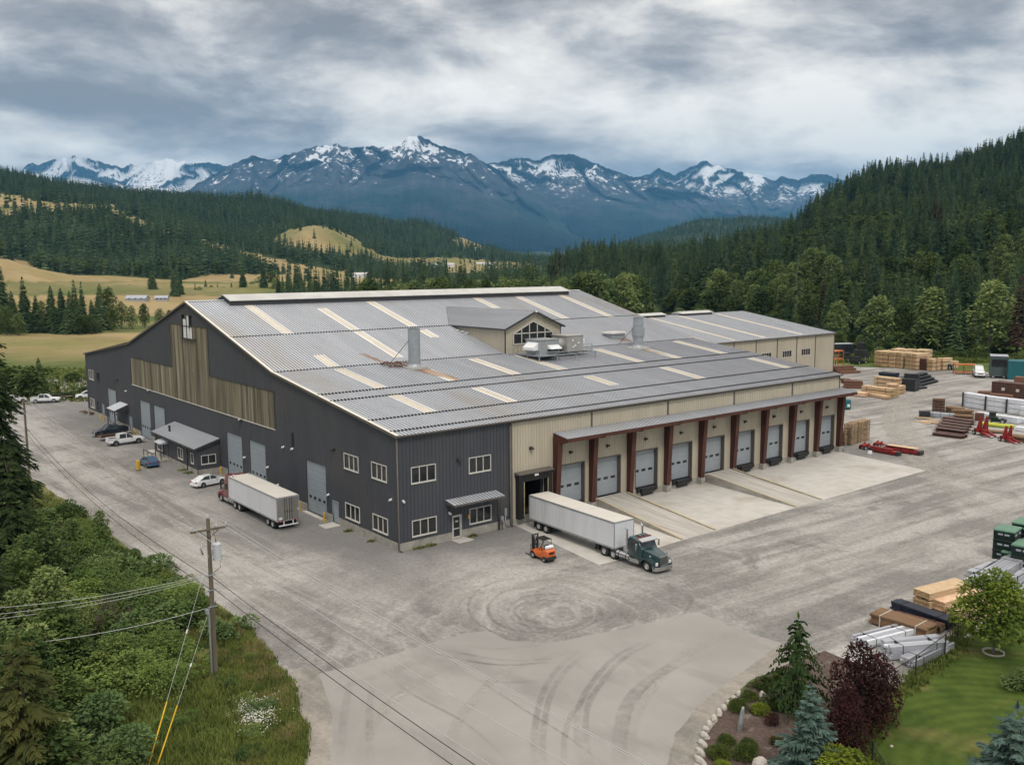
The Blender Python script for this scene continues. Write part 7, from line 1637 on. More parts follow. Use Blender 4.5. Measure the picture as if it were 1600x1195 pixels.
def endpack(label, a, b, L, h, n):
    A, B = Vector(G(*a)), Vector(G(*b)); d = (B-A); w = d.length; d.normalize(); nn = Vector((-d.y, d.x, 0)); nn = nn if nn.dot(HF.to_3d()) > 0 else -nn; c = (A+B)/2+nn*L/2; m = MB(); R = random.Random(int(a[0])); hh = h/n
    for x in (-L*.33, L*.33): m.box(x-.05, -w/2, 0, x+.05, w/2, .08, 1)
    for k in range(n):
        for j in range(6):
            y = -w/2+w*j/6
            if k == n-1 and R.random() < .2: continue
            m.bbox(-L/2+R.uniform(-.12, .12), y+.012, .08+k*hh, L/2+R.uniform(-.12, .12), y+w/6-.012, .08+(k+1)*hh-.012, .02, 0 if R.random() < .75 else 2)
    for x in (-L*.3, L*.3): m.box(x-.025, -w/2-.01, .08, x+.025, w/2+.01, .086+h, 1)
    put(m, 'sheet_bundle', [MT['silver'], MT['dark'], MT['wrapw']], label, 'sheet bundle', Vector((c.x, c.y, G0)), math.atan2(nn.y, nn.x))
endpack('silver profile bundle behind the burgundy tree', q6(180, 760), q6(330, 830), 5.2, .6, 3); endpack('tall silver profile bundle beside the burgundy tree', q6(450, 850), q6(570, 935), 4.6, 1.0, 5); endpack('low silver profile bundle right against the fence', q6(650, 960), q6(800, 1015), 5.4, .55, 3)
# bollards and odds along the gable wall
def bollard(p, label, h=1.1, r=.11):
    m = MB(); m.cyl((0, 0, -.1), (0, 0, h), r, r, 12); m.cyl((0, 0, h), (0, 0, h+.05), r, r*.5, 12); return put(m, 'bollard', MT['yellow'], label, 'bollard', p, 0, 'yellow bollards')
for (x, y), lb in (((-.75, 21.5), 'yellow bollard at the left side of the nearest overhead door'), ((-.75, 15.2), 'yellow bollard at the right side of the nearest overhead door'), ((-.75, 46.7), 'yellow bollard between the overhead door and the lean-to office'), ((-.75, 31.9), 'yellow bollard hidden mostly behind the red truck trailer'), ((-.75, 87.0), 'yellow bollard beside the far pair of overhead doors'), ((-.75, 106.6), 'yellow bollard beside the farthest overhead door'), ((-.95, 107.4), 'yellow bollard close behind the farthest door bollard')): bollard((x, y, G0), lb)
p = Vector(G(216.5, 735)); m = MB(); m.bbox(-.28, -.16, 0, .28, .16, 1.5, .08); m.box(-.3, -.18, 0, .3, .18, .12, 1)
put(m, 'barrier_post', [MT['yellow'], MT['trimd']], 'stout yellow post standing alone on the gravel before the lean-to office', 'post', (p.x, p.y, G0), .3)
m = MB(); m.bbox(-1.7, -.16, 0, 1.7, .16, .16, .03); a, b = Vector(G(227, 719)), Vector(G(237, 725)); d = b-a; put(m, 'parking_stop', MT['yellow'], 'yellow parking stop lying near the stout yellow post', 'parking stop', (*((a+b)/2).xy, G0), math.atan2(d.y, d.x))
R = random.Random(15)
for i, (px, py) in enumerate(((128, 645), (134, 646), (143, 648))):
    m = MB(); 
    for k in range(5): m.tube([(R.uniform(-1, 1), R.uniform(-.5, .5), .1+.08*k), (R.uniform(-1, 1), R.uniform(-.5, .5), .12+.08*k)], .09, 5)
    c = Vector(G(px, py)); c.z = G0; put(m, 'scrap_wood', MT['rusty'], 'heap of rusty scrap at the far corner of the warehouse', 'scrap', c, i, 'scrap heaps at the far corner')
# ================================================================ planted corner, lawn and fence
lawn = gp((1348, 1128), (1398, 1084), (1434, 1060), (1480, 1028), (1526, 988), (1600, 940), (1750, 880), (2100, 820), (2100, 1500), (1380, 1500), (1362, 1205), (1343, 1168))
def lawn_material():
    m = M('mown lawn', (.10, .145, .028), (.055, .092, .017), .5, .9, det=10, bump=.12, bsc=16, stain=(.17, .165, .055), ssc=.22, sth=(.56, .72), spec=.1)
    nt = m.node_tree; N = nt.nodes; L = nt.links; p = N['Principled BSDF']; src = p.inputs['Base Color'].links[0].from_socket
    tc = N.new('ShaderNodeTexCoord'); c = G(1660, 1230); mp = N.new('ShaderNodeMapping'); mp.inputs['Location'].default_value = (-c.x, -c.y, 0); L.new(tc.outputs['Object'], mp.inputs[0])
    w = N.new('ShaderNodeTexWave'); w.wave_type = 'RINGS'; w.rings_direction = 'Z'; w.inputs['Scale'].default_value = .32; w.inputs['Distortion'].default_value = 2.2; w.inputs['Detail'].default_value = 3; w.inputs['Detail Scale'].default_value = .6; L.new(mp.outputs[0], w.inputs['Vector'])
    r = N.new('ShaderNodeMapRange'); r.inputs[3].default_value = .9; r.inputs[4].default_value = 1.1; L.new(w.outputs['Fac'], r.inputs[0])
    h = N.new('ShaderNodeHueSaturation'); L.new(r.outputs[0], h.inputs['Value']); L.new(src, h.inputs['Color']); L.new(h.outputs[0], p.inputs['Base Color']); return m
flat('lawn', lawn, lawn_material(), GZ+.014, jit=.2)
mulch = gp((1104, 1148), (1138, 1098), (1176, 1066), (1225, 1038), (1290, 1016), (1345, 1040), (1392, 1080), (1348, 1126), (1343, 1170), (1362, 1205), (1380, 1500), (1090, 1500), (1097, 1195))
MT['mulch'] = M('bark mulch', (.125, .088, .072), (.065, .045, .038), 5, .95, det=8, bump=.05, bsc=14, stain=(.20, .165, .14), ssc=.9, sth=(.58, .72))
flat('mulch_bed', mulch, MT['mulch'], GZ+.018, jit=.15)
MT['stone'] = M('pale edging stone', (.52, .485, .43), (.34, .315, .28), 2.5, .9, bump=.02); MT['slate'] = M('grey slate stone', (.30, .305, .31), (.2, .205, .21), 2.5, .8)
def rock(name, label, p, sx, sy, sz, rz, mt='stone', seed=0, tilt=0., group=None):
    R = random.Random(seed); m = MB(); rings = []
    for i, (t, k) in enumerate(((-.1, 1.0), (.35, 1.05), (.75, .9), (1.0, .55))): rings.append([(math.cos(a)*sx*k*R.uniform(.82, 1.12), math.sin(a)*sy*k*R.uniform(.82, 1.12), sz*t+R.uniform(-.05, .05)*sz) for a in np.linspace(0, 6.283, 9)[:-1]])
    m.loft(rings, 0, False); o = put(m, name, MT[mt], label, 'rock', (p[0], p[1], GZ), rz, group); o.rotation_euler = (tilt, tilt*.4, rz); return o
q7 = lambda x, y: (1080+x/4.877, 950+y/4.877)
for i, (x, y, l) in enumerate(((365, 660, .35), (325, 695, .25), (285, 730, .2), (250, 765, .35), (213, 800, .55), (176, 848, .45), (138, 892, .45), (112, 932, .3), (102, 978, .45), (85, 1040, .5), (70, 1105, .45), (70, 1172, .6), (66, 1235, .5), (66, 1300, .5))):
    p = G(*q7(x, y)); rock('edging_stone', 'pale squared edging stone in the row along the planting bed', p, l, .22, .26, 1.3 if y > 900 else .75, 'stone', i, 0, 'edging stones of the planting bed')
p = G(*q7(370, 915)); rock('standing_stone', 'grey slate slab standing upright in the mulch between the mugo shrubs', p, .33, .16, 1.35, .6, 'slate', 31, .12)
p = G(*q7(540, 690)); rock('boulder', 'pale boulder between the mugo shrubs and the weeping conifer', p, .3, .25, .5, .6, 'stone', 32); p = G(*q7(525, 1200)); rock('boulder', 'large pale flat boulder at the bottom of the planting bed', p, .6, .5, .45, .2, 'stone', 33)
p = G(1396, 1074); rock('boulder', 'round pale boulder at the fence by the burgundy tree', p, .38, .35, .5, .2, 'stone', 34); p = G(1408, 1066); rock('boulder', 'flat pale rock beside the round boulder at the fence', p, .45, .3, .25, .2, 'stone', 35)
def dome(n, r, h, size, seed, lump=5):
    R = random.Random(seed); B = [(R.uniform(-.45, .45)*r, R.uniform(-.45, .45)*r, h*.42, R.uniform(.5, .72)*r) for _ in range(lump)]; return leafcrown(B, n, size, seed, h/(r*1.15))
for i in range(3): plantproto('mugo%d' % i, dome(1500, 1.0, .95, .13, 120+i), 'moss')
plantproto('goldsh', dome(1500, 1.0, 1.2, .15, 130, 7), 'leafy'); plantproto('olivesh', dome(900, 1.0, .9, .15, 131), 'olive'); plantproto('burgsh', dome(900, 1.0, 1.2, .15, 132), 'burg')
def shrubpx(key, x, y, wpx, label, hs=1., grp=None):
    px, py = q7(x, y); p = G(px, py); D = (Vector(p)-CAM_POS).dot(fw); r = wpx/4.877/2/FPX*D
    return plant(key, 'shrub', label, 'shrub', (p.x, p.y, GZ), r, None, grp, r*hs)
for k, x, y, w, lb, hs in (('mugo0', 445, 690, 150, 'rounded mugo shrub beside the first edging stones', .8), ('mugo1', 362, 775, 185, 'wide rounded mugo shrub at the top of the edging row', .8), ('goldsh', 522, 805, 160, 'bright yellow green shrub next to the wide mugo', .85), ('mugo2', 250, 1020, 165, 'dark rounded mugo shrub, uppermost of the lower cluster', .7), ('mugo0', 215, 1130, 220, 'large rounded mugo shrub on the left of the lower cluster', .75), ('mugo1', 415, 1140, 230, 'large rounded mugo shrub on the right of the lower cluster', .8), ('mugo2', 420, 1055, 160, 'rounded mugo shrub at the back of the lower cluster', .8), ('goldsh', 245, 1230, 150, 'small yellow green shrub below the lower mugo cluster', .8), ('olivesh', 655, 1030, 130, 'small olive bronze shrub alone in the mulch', 1.0), ('burgsh', 625, 880, 130, 'small dark burgundy shrub in the mulch below the weeping conifer', 1.0)):
    shrubpx(k, x, y, w, lb, hs)
for x, y, w in ((500, 610, 120), (585, 620, 150), (560, 560, 110), (640, 570, 150), (690, 520, 120)): shrubpx('bush4', x, y, w, 'low spreading green juniper along the gravel edge below the weeping conifer', .8, 'junipers along the gravel edge')
for x, y, w in ((610, 760, 150), (700, 760, 170)): shrubpx('bush4', x, y, w, 'low green foliage at the foot of the weeping conifer', 1.2, 'low foliage under the weeping conifer')
# weeping conifer: drooping curtains
def weeping(h, r, seed):
    R = random.Random(seed); mb = MB(); 
    for i in range(26):
        t = .1+.86*(i+R.uniform(-.3, .3))/26; n = 3+int(3*(1-t)); a0 = R.random()*6.3
        for k in range(n):
            a = a0+6.283*k/n+R.uniform(-.5, .5); L = r*(1-t)**.75*R.uniform(.5, 1.25)+.12; d = Vector((math.cos(a), math.sin(a), .05)); p = Vector((0, 0, h*t)); s = Vector((-d.y, d.x, 0))
            for j in range(9):
                f = .15+.85*j/8; c = p+d*L*f+Vector((0, 0, .25*L*math.sin(f*2.6)-.35*L*f*f))
                for q in range(3): kite(mb, c+s*R.uniform(-.14, .14)*L, Vector((d.x*.35+s.x*R.uniform(-.4, .4), d.y*.35+s.y*R.uniform(-.4, .4), -1)), R.uniform(.22, .5)*(.45+.5*(1-t))*h*.14, .14+.06*R.random(), .1, 0)
    kite(mb, Vector((0, 0, h*.95)), (.1, .05, 1), h*.09, .2); kite(mb, Vector((0, 0, h*1.02)), (.6, .2, -.5), .35, .12)
    return mb
plantproto('weep', weeping(7.0, 2.3, 5), 'weep', trunk_mesh(7, .12)); treepx('weep', 1243, 953, 1110, 'tall weeping conifer with drooping branches at the edge of the planting bed', None, 1.15, 7.0, 'tree', 'weeping_conifer')
def bluespruce(h, r, seed, wh=20, nb=9): return conifer(h, r, seed, wh, nb, 3, .03, .8, .05, .02, .5, .12)
plantproto('bspr', bluespruce(6, 2.1, 7), 'bluesp', trunk_mesh(6, .11)); plantproto('bspr2', bluespruce(6, 2.7, 8, 18, 10), 'bluesp', trunk_mesh(6, .13))
treepx('bspr', 1262, 1056, 1215, 'blue grey spruce standing in the mulch bed in front of the burgundy tree', None, 1.0, 6.0, 'tree', 'blue_spruce'); treepx('bspr2', 1582, 1084, 1300, 'large blue grey spruce at the lower right corner on the lawn', None, 1.05, 6.0, 'tree', 'blue_spruce')
plantproto('burgt', leafcrown(blobs_tree(5, 2.6, 13, 201, .02), 3000, .26, 202), 'burg', trunk_mesh(5, .13, .8, 6, 5, 3, 2.2)); treepx('burgt', 1338, 1000, 1142, 'burgundy leaved bushy tree by the dark fence', None, .74, 5.0, 'tree', 'burgundy_tree')
treepx('burgt', 1318, 1066, 1190, 'lower burgundy shrub tree in the shade beside the blue grey spruce', None, .6, 5.0, 'tree', 'burgundy_tree'); treepx('burgt', 1368, 1018, 1125, 'smaller burgundy shrub tree against the bend of the fence', None, .75, 5.0, 'tree', 'burgundy_tree')
plantproto('gold_big', leafcrown(blobs_tree(2.6, 1.5, 9, 205, .05), 1700, .2, 206), 'leafy'); treepx('gold_big', 1312, 1160, 1240, 'bright golden green shrub at the bottom edge beside the blue grey spruce', None, 1.15, 2.6, 'shrub', 'shrub'); treepx('gold_big', 1352, 1178, 1235, 'small golden green shrub at the fence corner on the bottom edge', None, .9, 2.6, 'shrub', 'shrub')
plantproto('mapl', leafcrown(blobs_tree(6, 2.6, 16, 211, .28), 3400, .3, 212), 'maple', trunk_mesh(6, .09, .8, 7, 6, 5, 1.8), 'barkl'); treepx('mapl', 1552, 888, 1020, 'young maple with a thin pale trunk on the lawn by the fence', None, 1.08, 6.0, 'tree', 'young_maple')
m = MB(); lathe_ring = [[(math.cos(a)*r, math.sin(a)*r, z) for a in np.linspace(0, 6.283, 25)[:-1]] for r, z in ((.75, 0), (.78, .12), (.68, .12), (.66, 0))]; m.loft(lathe_ring, 0, True, True, False); p = G(1552, 1020); put(m, 'tree_ring', MT['stone'], 'pale stone ring round the trunk of the young maple', 'tree ring', (p.x, p.y, GZ+.014), 0)
m = MB(); p = G(1592, 1075); plant('bush1', 'shrub', 'small green shrub at the right edge of the lawn', 'shrub', (p.x, p.y, GZ), 1.1)
p = G(1393, 1166); rock('stone', 'small white stone lying on the lawn', p, .12, .1, .1, 0, 'stone', 41)
# fence: dark posts, rails and mesh
FE = thing('chain_link_fence', 'dark chain link fence between the lawn and the stacked goods', 'fence', G(1430, 1061)); FO = Vector(G(1430, 1061))
fl = [Vector(G(*p)) for p in ((1640, 900), (1560, 948), (1514, 975), (1476, 1026), (1430, 1061), (1396, 1083), (1350, 1126), (1341, 1166), (1362, 1204), (1392, 1260))]
MT['mesh'] = M('fence mesh', (.02, .02, .02), (.03, .03, .03), 3, .6)
def meshmat():
    m = MT['mesh']; nt = m.node_tree; N = nt.nodes; L = nt.links; p = N['Principled BSDF']; tc = N.new('ShaderNodeTexCoord'); w = []
    for rot in (.785, -.785):
        mp = N.new('ShaderNodeMapping'); mp.inputs['Rotation'].default_value = (0, rot, 0); L.new(tc.outputs['UV'], mp.inputs[0])
    p.inputs['Alpha'].default_value = .22
meshmat()
for i, (a, b) in enumerate(zip(fl, fl[1:])):
    A, B = a-FO, b-FO; n = max(1, int((B-A).length/3.2)); H = 1.75; m = MB()
    for k in range(n): q = A.lerp(B, k/n); m.cyl((q.x, q.y, -.2), (q.x, q.y, H+.08), .05, n=8); m.build('post', MT['dark'], FE); m = MB()
    m.cyl((A.x, A.y, H), (B.x, B.y, H), .03, n=6); m.build('rail', MT['dark'], FE); m = MB(); m.quad((A.x, A.y, .04), (B.x, B.y, .04), (B.x, B.y, H), (A.x, A.y, H)); m.build('mesh_panel', MT['mesh'], FE)
# ================================================================ wild bank on the left of the road
EDGE = [(735, -20), (748, 52), (786, 110), (830, 168), (866, 215), (914, 300), (965, 372), (1034, 430), (1086, 466), (1140, 482), (1200, 488), (1400, 492)]
edge = lambda py: float(np.interp(py, [e[0] for e in EDGE], [e[1] for e in EDGE]))
heroS = conifer(23, 5.2, 401, 34, 9, 3, .06, .52, .38, .12, .42); plantproto('hero', heroS, 'spruce', trunk_mesh(23, .42)); treepx('hero', 1, 488, 850, 'tall dark spruce at the left edge rising past the parked trucks', None, .8, 23., 'tree', 'spruce_tree')
plantproto('hero2', conifer(14, 3.4, 402, 24, 8, 3, .03, .7, .3, .1, .45), 'spruce', trunk_mesh(14, .3)); treepx('hero2', 22, 690, 905, 'mid sized spruce below the tall one at the left edge', None, 1.0, 14., 'tree', 'spruce_tree'); treepx('hero2', -22, 760, 1010, 'spruce cut by the left edge above the thicket', None, 1.1, 14., 'tree', 'spruce_tree')
plantproto('cedar', conifer(11, 3.1, 403, 22, 8, 3, .03, .6, .35, .06, .5), 'cedar', trunk_mesh(11, .2)); treepx('cedar', 48, 975, 1330, 'yellow brown cedar in the lower left corner', None, 1.05, 11., 'tree', 'cedar_tree')
R = random.Random(99)
def bank(px, py, h, key, w, name, lb, gr, h0, cat):
    p = G(px, py); D = (Vector(p)-CAM_POS).dot(fw); top = py-h/D*FPX
    if top < 745 or px+w*h*.5/D*FPX > edge(top+18)-4 or px+w*h*.6/D*FPX > edge(py-12): return False
    s = h/h0; plant(key, name, lb, cat, (p.x, p.y, GZ-.05), s*w, None, gr, s); return True
n = 0
for it in range(1500):
    py = R.uniform(800, 1330); px = R.uniform(-60, edge(py)-10)
    if (py > 1190 and R.random() < .3) or (165 < px < 345 and py > 1085): continue
    d = edge(py)-px; D = 28.9*FPX/(py-424)
    if n > 165: break
    if d < 150 and py > 1000:
        if R.random() < .55: continue
        h = R.uniform(.5, 1.1); n += bank(px, py, h, 'thick%d' % R.randrange(8), 1.1, 'shrub', 'low weedy bush on the grassy bank round the utility pole', 'low bushes by the pole', 1.1, 'shrub')
    elif px < 120 and R.random() < .4:
        h = R.uniform(4, 7); n += bank(px, py, h, 'leafy%d' % R.randrange(4), 1.2, 'leafy_tree', 'leafy tree in the thicket along the left edge', 'leafy trees in the left thicket', 12., 'tree')
    else:
        h = R.uniform(1.6, 3.4); n += bank(px, py, h, 'thick%d' % R.randrange(8), R.uniform(.8, 1.35), 'shrub', 'tall leafy bush in the thicket beside the gravel road', 'bushes of the left thicket', 1.1, 'shrub')
def drybush(h, seed):
    R = random.Random(seed); m = MB()
    for k in range(46):
        a = R.random()*6.3; r = R.uniform(.3, 1.2); z = h*R.uniform(.5, 1); m.tube([(R.uniform(-.2, .2), R.uniform(-.2, .2), 0), (math.cos(a)*r*.5, math.sin(a)*r*.5, z*.6), (math.cos(a+.3)*r, math.sin(a+.3)*r, z)], [.03, .02, .008], 4)
    return m
plantproto('dryb', drybush(3, 3), 'dry')
for px, py, s in ((170, 985, 1.1), (196, 1000, 1.0), (150, 1010, 1.2), (215, 960, .9)): p = G(px, py); plant('dryb', 'dry_bush', 'bare grey twiggy bush standing out of the green thicket', 'dry bush', (p.x, p.y, GZ), s, None, 'dead bushes in the thicket')
p = G(160, 860); plant('leafy3', 'leafy_tree', 'slim young leafy tree at the edge of the gravel road', 'tree', (p.x, p.y, GZ), .34, None, None, .36)
m = MB(); p = G(222, 1030); m.box(-.9, -.25, .3, .9, .25, .42); m.box(-.9, .2, .42, .9, .3, 1.0); m.box(-.8, -.2, 0, -.7, .25, .3); m.box(.7, -.2, 0, .8, .25, .3); put(m, 'old_bench', MT['brown'], 'old dark plank bench half hidden in the thicket', 'bench', (p.x, p.y, GZ), .5)
# grass, weeds and flowers
def tufts(name, pts, mt, hmin, hmax, blades, seed, w=.05):
    R = random.Random(seed); m = MB()
    for x, y in pts:
        for b in range(blades):
            a = R.random()*6.3; h = R.uniform(hmin, hmax); ox, oy = R.gauss(0, .12), R.gauss(0, .12); l = h*R.uniform(.2, .6); s = (-math.sin(a)*w, math.cos(a)*w); p = Vector((x+ox, y+oy, GZ))
            m.add([p+Vector((s[0], s[1], 0)), p-Vector((s[0], s[1], 0)), p+Vector((math.cos(a)*l*.4-s[0]*.7, math.sin(a)*l*.4-s[1]*.7, h*.6)), p+Vector((math.cos(a)*l*.4+s[0]*.7, math.sin(a)*l*.4+s[1]*.7, h*.6)), p+Vector((math.cos(a)*l, math.sin(a)*l, h))], ((0, 1, 2, 3), (3, 2, 4)))
    return tag(m.build(name, MT[mt]), kind='stuff')
MT['grassg'] = M('wild grass', (.21, .24, .06), (.09, .125, .03), .5, .85, spec=.15, trans=.3); MT['grassd'] = M('dry grass', (.34, .27, .13), (.20, .17, .07), .7, .9, spec=.1, trans=.25); MT['flower'] = M('white daisies', (.82, .82, .76), (.7, .7, .6), 3, .8)
def bankpts(n, lo, hi, seed, dens=None):
    R = random.Random(seed); out = []
    while len(out) < n:
        py = 745+(1250-745)*R.random()**.8; e = edge(py); px = e-R.uniform(lo, hi)*(1 if R.random() < .6 else .5)-14*R.random()**2
        if px < -60: continue
        p = G(px, py)
        if fbm(p.x, p.y, .25, 3) < (-.12 if dens is None else dens)+max(0, .5-(e-px)/45): continue
        out.append((p.x, p.y))
    return out
tufts('grass', bankpts(11000, 2, 200, 1, -.5), 'grassg', .2, .6, 7, 2, .03); tufts('grass', bankpts(4200, -4, 130, 3, -.05), 'grassd', .2, .55, 7, 4, .028); tufts('grass', bankpts(1500, -7, 14, 5, -.3), 'grassg', .1, .3, 5, 6)
RR = random.Random(44); tufts('weeds', [tuple(G(RR.uniform(140, 370), RR.uniform(1075, 1275)))[:2] for _ in range(4200)], 'grassg', .3, .95, 7, 45, .045)
for i in range(26):
    px, py = RR.uniform(170, 350), RR.uniform(1110, 1260); p = G(px, py); h = RR.uniform(.5, 1.15); plant('thick%d' % RR.randrange(8), 'shrub', 'low weedy bush on the grassy bank round the utility pole', 'shrub', (p.x, p.y, GZ-.05), h/1.1*1.2, None, 'low bushes by the pole', h/1.1)
FP = []; RR = random.Random(12)
for i in range(300):
    px, py = RR.gauss(398, 17), RR.gauss(1122, 14)
    if px < edge(py)-12: p = G(px, py); FP.append((p.x, p.y))
tufts('flowers', FP, 'grassg', .2, .45, 5, 13)
m = MB()
for x, y in FP:
    for k in range(3): a = RR.random()*6.3; c = Vector((x+RR.gauss(0, .15), y+RR.gauss(0, .15), GZ+RR.uniform(.3, .55))); m.add([c+Vector((math.cos(t)*.035, math.sin(t)*.035, RR.uniform(-.02, .02))) for t in (0, 1.05, 2.1, 3.14, 4.2, 5.2)], ((0, 1, 2, 3, 4, 5),))
tag(m.build('flowers', MT['flower']), kind='stuff')
m = MB()
for i in range(130):
    px, py = 345+RR.random()*70, 0; py = 1092+(415-px)*.75+RR.gauss(0, 7); p = G(px, py); r = RR.uniform(.06, .2); m.add([(p.x+math.cos(t)*r*RR.uniform(.7, 1.2), p.y+math.sin(t)*r*RR.uniform(.7, 1.2), GZ-.02) for t in (0, 1.2, 2.4, 3.6, 4.9)]+[(p.x, p.y, GZ+r*.8)], [(i_, (i_+1) % 5, 5) for i_ in range(5)])
tag(m.build('rubble', MT['stone']), kind='stuff')
fp = []; RR = random.Random(14)
for i in range(1500):
    k = RR.random()*(len(fl)-2); a = fl[int(k)].lerp(fl[int(k)+1], k % 1); fp.append((a.x+RR.gauss(0, .4), a.y+RR.gauss(0, .4)))
tufts('grass', fp, 'grassg', .12, .4, 5, 15); fp2 = []
for i in range(60):
    for x, y in ((3.5, -.3), (-.3, 10), (-.4, 5), (-3.9, 50.5), (-3.9, 53), (8.9, -.4), (2.2, -.35)): 
        if RR.random() < .35: fp2.append((x+RR.gauss(0, .35), y+RR.gauss(0, .35) if abs(x) > .5 and y > 1 else y-abs(RR.gauss(0, .12))))
tufts('weeds', fp2, 'grassg', .1, .35, 5, 16); tufts('grass', [(G(RR.uniform(1310, 1640), min(556+RR.gauss(0, 9), 567))[0:2]) for _ in range(2600)], 'grassg', .5, 1.3, 5, 17, .12)
tufts('grass', [(G(RR.uniform(-30, 140), RR.uniform(575, 628))[0:2]) for _ in range(1600)], 'grassg', .3, .8, 5, 18, .12)
# ================================================================ utility poles and wires
MT['pole'] = M('weathered pole wood', (.19, .165, .12), (.11, .095, .068), 2, .9, stretch=(2, 2, .15)); MT['wire'] = M('pale wire', (.55, .55, .54), (.48, .48, .47), 2, .4, metal=.3); MT['wireb'] = M('black cable', (.02, .02, .02), (.03, .03, .03), 2, .6); MT['tank'] = M('transformer paint', (.55, .57, .60), (.48, .50, .53), 2, .4)
PB = Vector(G(337, 1056)); HP = 11.6
UP = thing('utility_pole', 'wooden utility pole with crossarm and pale transformer on the grassy bank', 'utility pole', PB)
m = MB(); m.cyl((0, 0, -.5), (0, 0, HP), .2, .13, 14); m.build('pole', MT['pole'], UP)
m = MB(); m.box(-1.3, -.19, HP-.85, 1.3, -.07, HP-.7); m.build('crossarm', MT['pole'], UP); m = MB(); m.tube([(-.7, -.16, HP-.8), (0, -.16, HP-1.4), (.7, -.16, HP-.8)], .025, 5); m.build('brace', MT['dark'], UP)
pins = [(-1.2, -.13, HP-.7), (1.2, -.13, HP-.7), (0, 0, HP), (.5, -.13, HP-.7)]
for x, y, z in pins: m = MB(); m.cyl((x, y, z), (x, y, z+.12), .03, n=8); m.cyl((x, y, z+.1), (x, y, z+.26), .08, .06, 10); m.build('insulator', MT['tank'], UP)
m = MB(); m.cyl((.52, 0, HP-3.1), (.52, 0, HP-1.95), .3, .3, 18); m.cyl((.52, 0, HP-1.95), (.52, 0, HP-1.85), .32, .22, 18); m.box(.1, -.08, HP-2.9, .3, .08, HP-2.75); m.box(.1, -.08, HP-2.3, .3, .08, HP-2.15); o = m.build('transformer', MT['tank'], UP)
m = MB(); m.cyl((.52, .1, HP-1.85), (.52, .1, HP-1.6), .04, .03, 8); m.tube([(.52, .1, HP-1.6), (.3, -.1, HP-1.0), (.5, -.13, HP-.55)], .015, 4); m.tube([(.7, 0, HP-3.0), (.75, .05, HP-3.7), (.2, .05, HP-4.0)], .02, 5); m.build('bushing', MT['dark'], o)
m = MB(); m.cyl((-.3, -.12, -.3), (-.3, -.12, 4.8), .07, n=10); m.build('conduit', MT['galv'], UP); m = MB(); m.box(-.55, -.2, 4.8, -.3, 0, 5.1); m.tube([(-.5, 0, HP-1.7), (-.62, -.05, HP-2.1), (-.5, -.1, HP-2.5)], .06, 6); m.build('cutout', MT['galv'], UP)
for z in (HP-4.1, HP-5.2, HP-6.4): m = MB(); m.box(-.35, -.2, z, .3, -.14, z+.08); m.build('bracket', MT['galv'], UP)
P2 = Vector(G(46, 745)); H2 = 11.2; U2 = thing('utility_pole', 'plain wooden utility pole farther along the road beside the tall spruce', 'utility pole', P2); m = MB(); m.cyl((0, 0, -.5), (0, 0, H2), .19, .13, 12); m.build('pole', MT['pole'], U2); m = MB(); m.box(-1.3, -.19, H2-.85, 1.3, -.07, H2-.7); m.build('crossarm', MT['pole'], U2)
P3 = Vector((-21.5, -100., GZ)); H3 = 11.4
def wire(name, label, a, b, sag, mt='wire', r=.017, cat='power line', group=None):
    a, b = Vector(a), Vector(b); n = 28; m = MB(); m.tube([a.lerp(b, i/n)-Vector((0, 0, sag*4*(i/n)*(1-i/n))) for i in range(n+1)], r, 5); return tag(m.build(name, MT[mt]), label, cat, group)
W3 = 'pale overhead wire running along the road past the wooden pole'
for x, z, s in ((-1.2, HP-.45, 1.6), (1.2, HP-.45, 1.6), (0, HP+.25, 1.5)):
    wire('power_line', W3, PB+Vector((x, -.13, z)), P3+Vector((x, 0, z-.1)), s, group='pale overhead wires'); wire('power_line', W3, PB+Vector((x, -.13, z)), P2+Vector((x, -.13, z-.3)), s, group='pale overhead wires')
wire('power_line', 'pale lower wire below the transformer running along the road', PB+Vector((.1, 0, HP-4.0)), P3+Vector((0, 0, HP-4.2)), 1.3, r=.02); wire('power_line', 'pale lower wire running from the pole to the farther pole', PB+Vector((.1, 0, HP-4.0)), P2+Vector((0, 0, HP-4.2)), 1.3, r=.02)
for z in (HP-4.3, HP-5.1):
    wire('black_cable', 'black cable slung low across the asphalt from the wooden pole', PB+Vector((.15, 0, z)), P3+Vector((.1, 0, z-.2)), 1.6, 'wireb', .024, 'cable', 'black cables at the pole'); wire('black_cable', 'black cable slung from the wooden pole back along the road', PB+Vector((-.1, 0, z)), P2+Vector((0, 0, z-.2)), 1.4, 'wireb', .024, 'cable', 'black cables along the road')
for i, (py, z) in enumerate(((948, HP-4.0), (960, HP-4.1), (968, HP-4.25))):
    e = DEP(-90, py+6, 60+i); wire('service_line', 'pale service wire crossing the thicket to the left edge', PB+Vector((-.2, 0, z)), e, .5, r=.015, cat='cable', group='service wires over the thicket')
wire('service_line', 'lowest cable crossing the thicket from the conduit head', PB+Vector((-.35, -.1, HP-6.4)), DEP(-90, 1014, 57), .6, r=.017, cat='cable')
for i, (gx_, gy_, yx, yy, z) in enumerate(((222, 1230, 254, 1135, HP-2.6), (232, 1236, 267, 1112, HP-6.2))):
    a = PB+Vector((-.1, -.1, z)); b = Vector(G(gx_, gy_)); T = thing('guy_wire', ('guy wire with yellow guard running down from high on the pole', 'guy wire with yellow guard running down from low on the pole')[i], 'guy wire', b); m = MB(); d = a-b; m.tube([(0, 0, 0), d], .012, 5); m.build('cable', MT['wire'], T); m = MB(); m.tube([d*.01, d*(.32 if i == 0 else .4)], .045, 6); m.build('guard', MT['yellow'], T); m = MB(); c = d*.62; m.cyl(c-d.normalized()*.15, c+d.normalized()*.15, .06, n=8); m.build('insulator', MT['tank'], T)
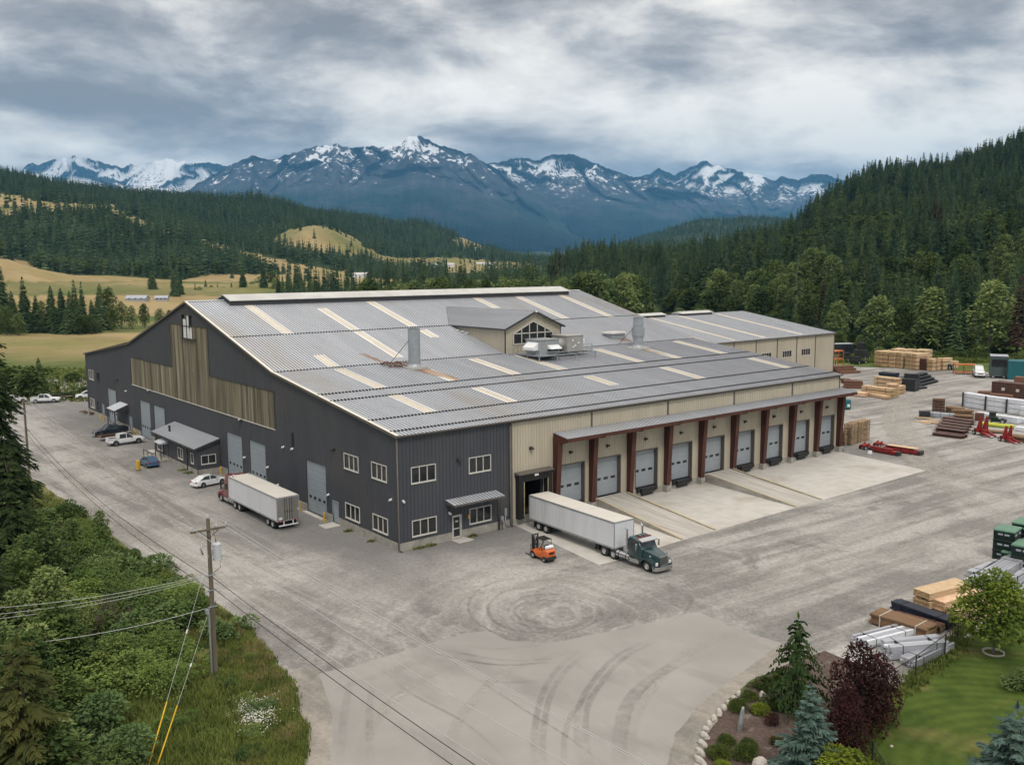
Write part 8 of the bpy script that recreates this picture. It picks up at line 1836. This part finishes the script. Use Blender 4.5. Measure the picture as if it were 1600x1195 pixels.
p = Vector(G(1549, 553)); LP = thing('lamp_post', 'thin grey lamp post at the back edge of the yard before the trees', 'lamp post', p); m = MB(); m.cyl((0, 0, -.3), (0, 0, 11), .14, .08, 8); m.build('pole', MT['galv'], LP); m = MB(); m.bbox(-.2, -.5, 10.95, .2, .5, 11.15, .05); m.build('lamp_head', MT['galv'], LP)
# ================================================================ far houses
def house(name, label, px, py, L, Wd, h, rh, wall, roof, rz):
    p = None
    for D in np.linspace(250, 3000, 1200):
        x, y, z = terr(px, D)
        if proj(x, y, z)[1] <= py: p = (x, y, z); break
    if p is None: return
    T = thing(name, label, 'house', p, rz); m = MB(); m.prism([(-L/2, -Wd/2, -1), (-L/2, Wd/2, -1), (-L/2, Wd/2, h), (-L/2, 0, h+rh), (-L/2, -Wd/2, h)], (L, 0, 0)); m.build('wall', MT[wall], T)
    m = MB()
    for s in (-1, 1): m.prism([(-L/2-.4, 0, h+rh+.05), (-L/2-.4, s*(Wd/2+.4), h-.25), (-L/2-.4, s*(Wd/2+.4), h-.05), (-L/2-.4, 0, h+rh+.25)], (L+.8, 0, 0))
    m.build('roof', MT[roof], T); m = MB()
    for k in range(3): m.box(-L*.3+k*L*.3-.6, -Wd/2-.03, 1.0, -L*.3+k*L*.3+.6, -Wd/2-.005, 2.2)
    m.build('window', MT['glass'], T)
house('farmhouse', 'low pale farmhouse beside the broad conifers in the golden fields', 218, 470, 15, 8, 1.8, 2.0, 'wrapg', 'wrapg', -.7); house('farmhouse', 'white barn end showing between the broad conifers in the fields', 256, 470, 9, 7, 2.0, 1.5, 'wrapg', 'wrapg', -.5)
house('cottage', 'white house perched on the open knoll of the right hillside', 1245, 375, 20, 12, 6, 4, 'white', 'capw', .4); house('barn', 'white barn by the trees behind the left end of the ridge vent', 566, 434, 22, 10, 4, 3, 'white', 'capw', -.4); house('barn', 'long white shed in the valley behind the roof centre', 690, 417, 60, 16, 5, 3, 'white', 'capw', -.6); house('barn', 'second long white shed in the valley right of the first', 760, 415, 50, 14, 5, 3, 'white', 'capw', -.6); house('cottage', 'pale house showing between leafy trees above the tan roof', 1145, 484, 10, 8, 4, 2.5, 'white', 'capw', -.5)
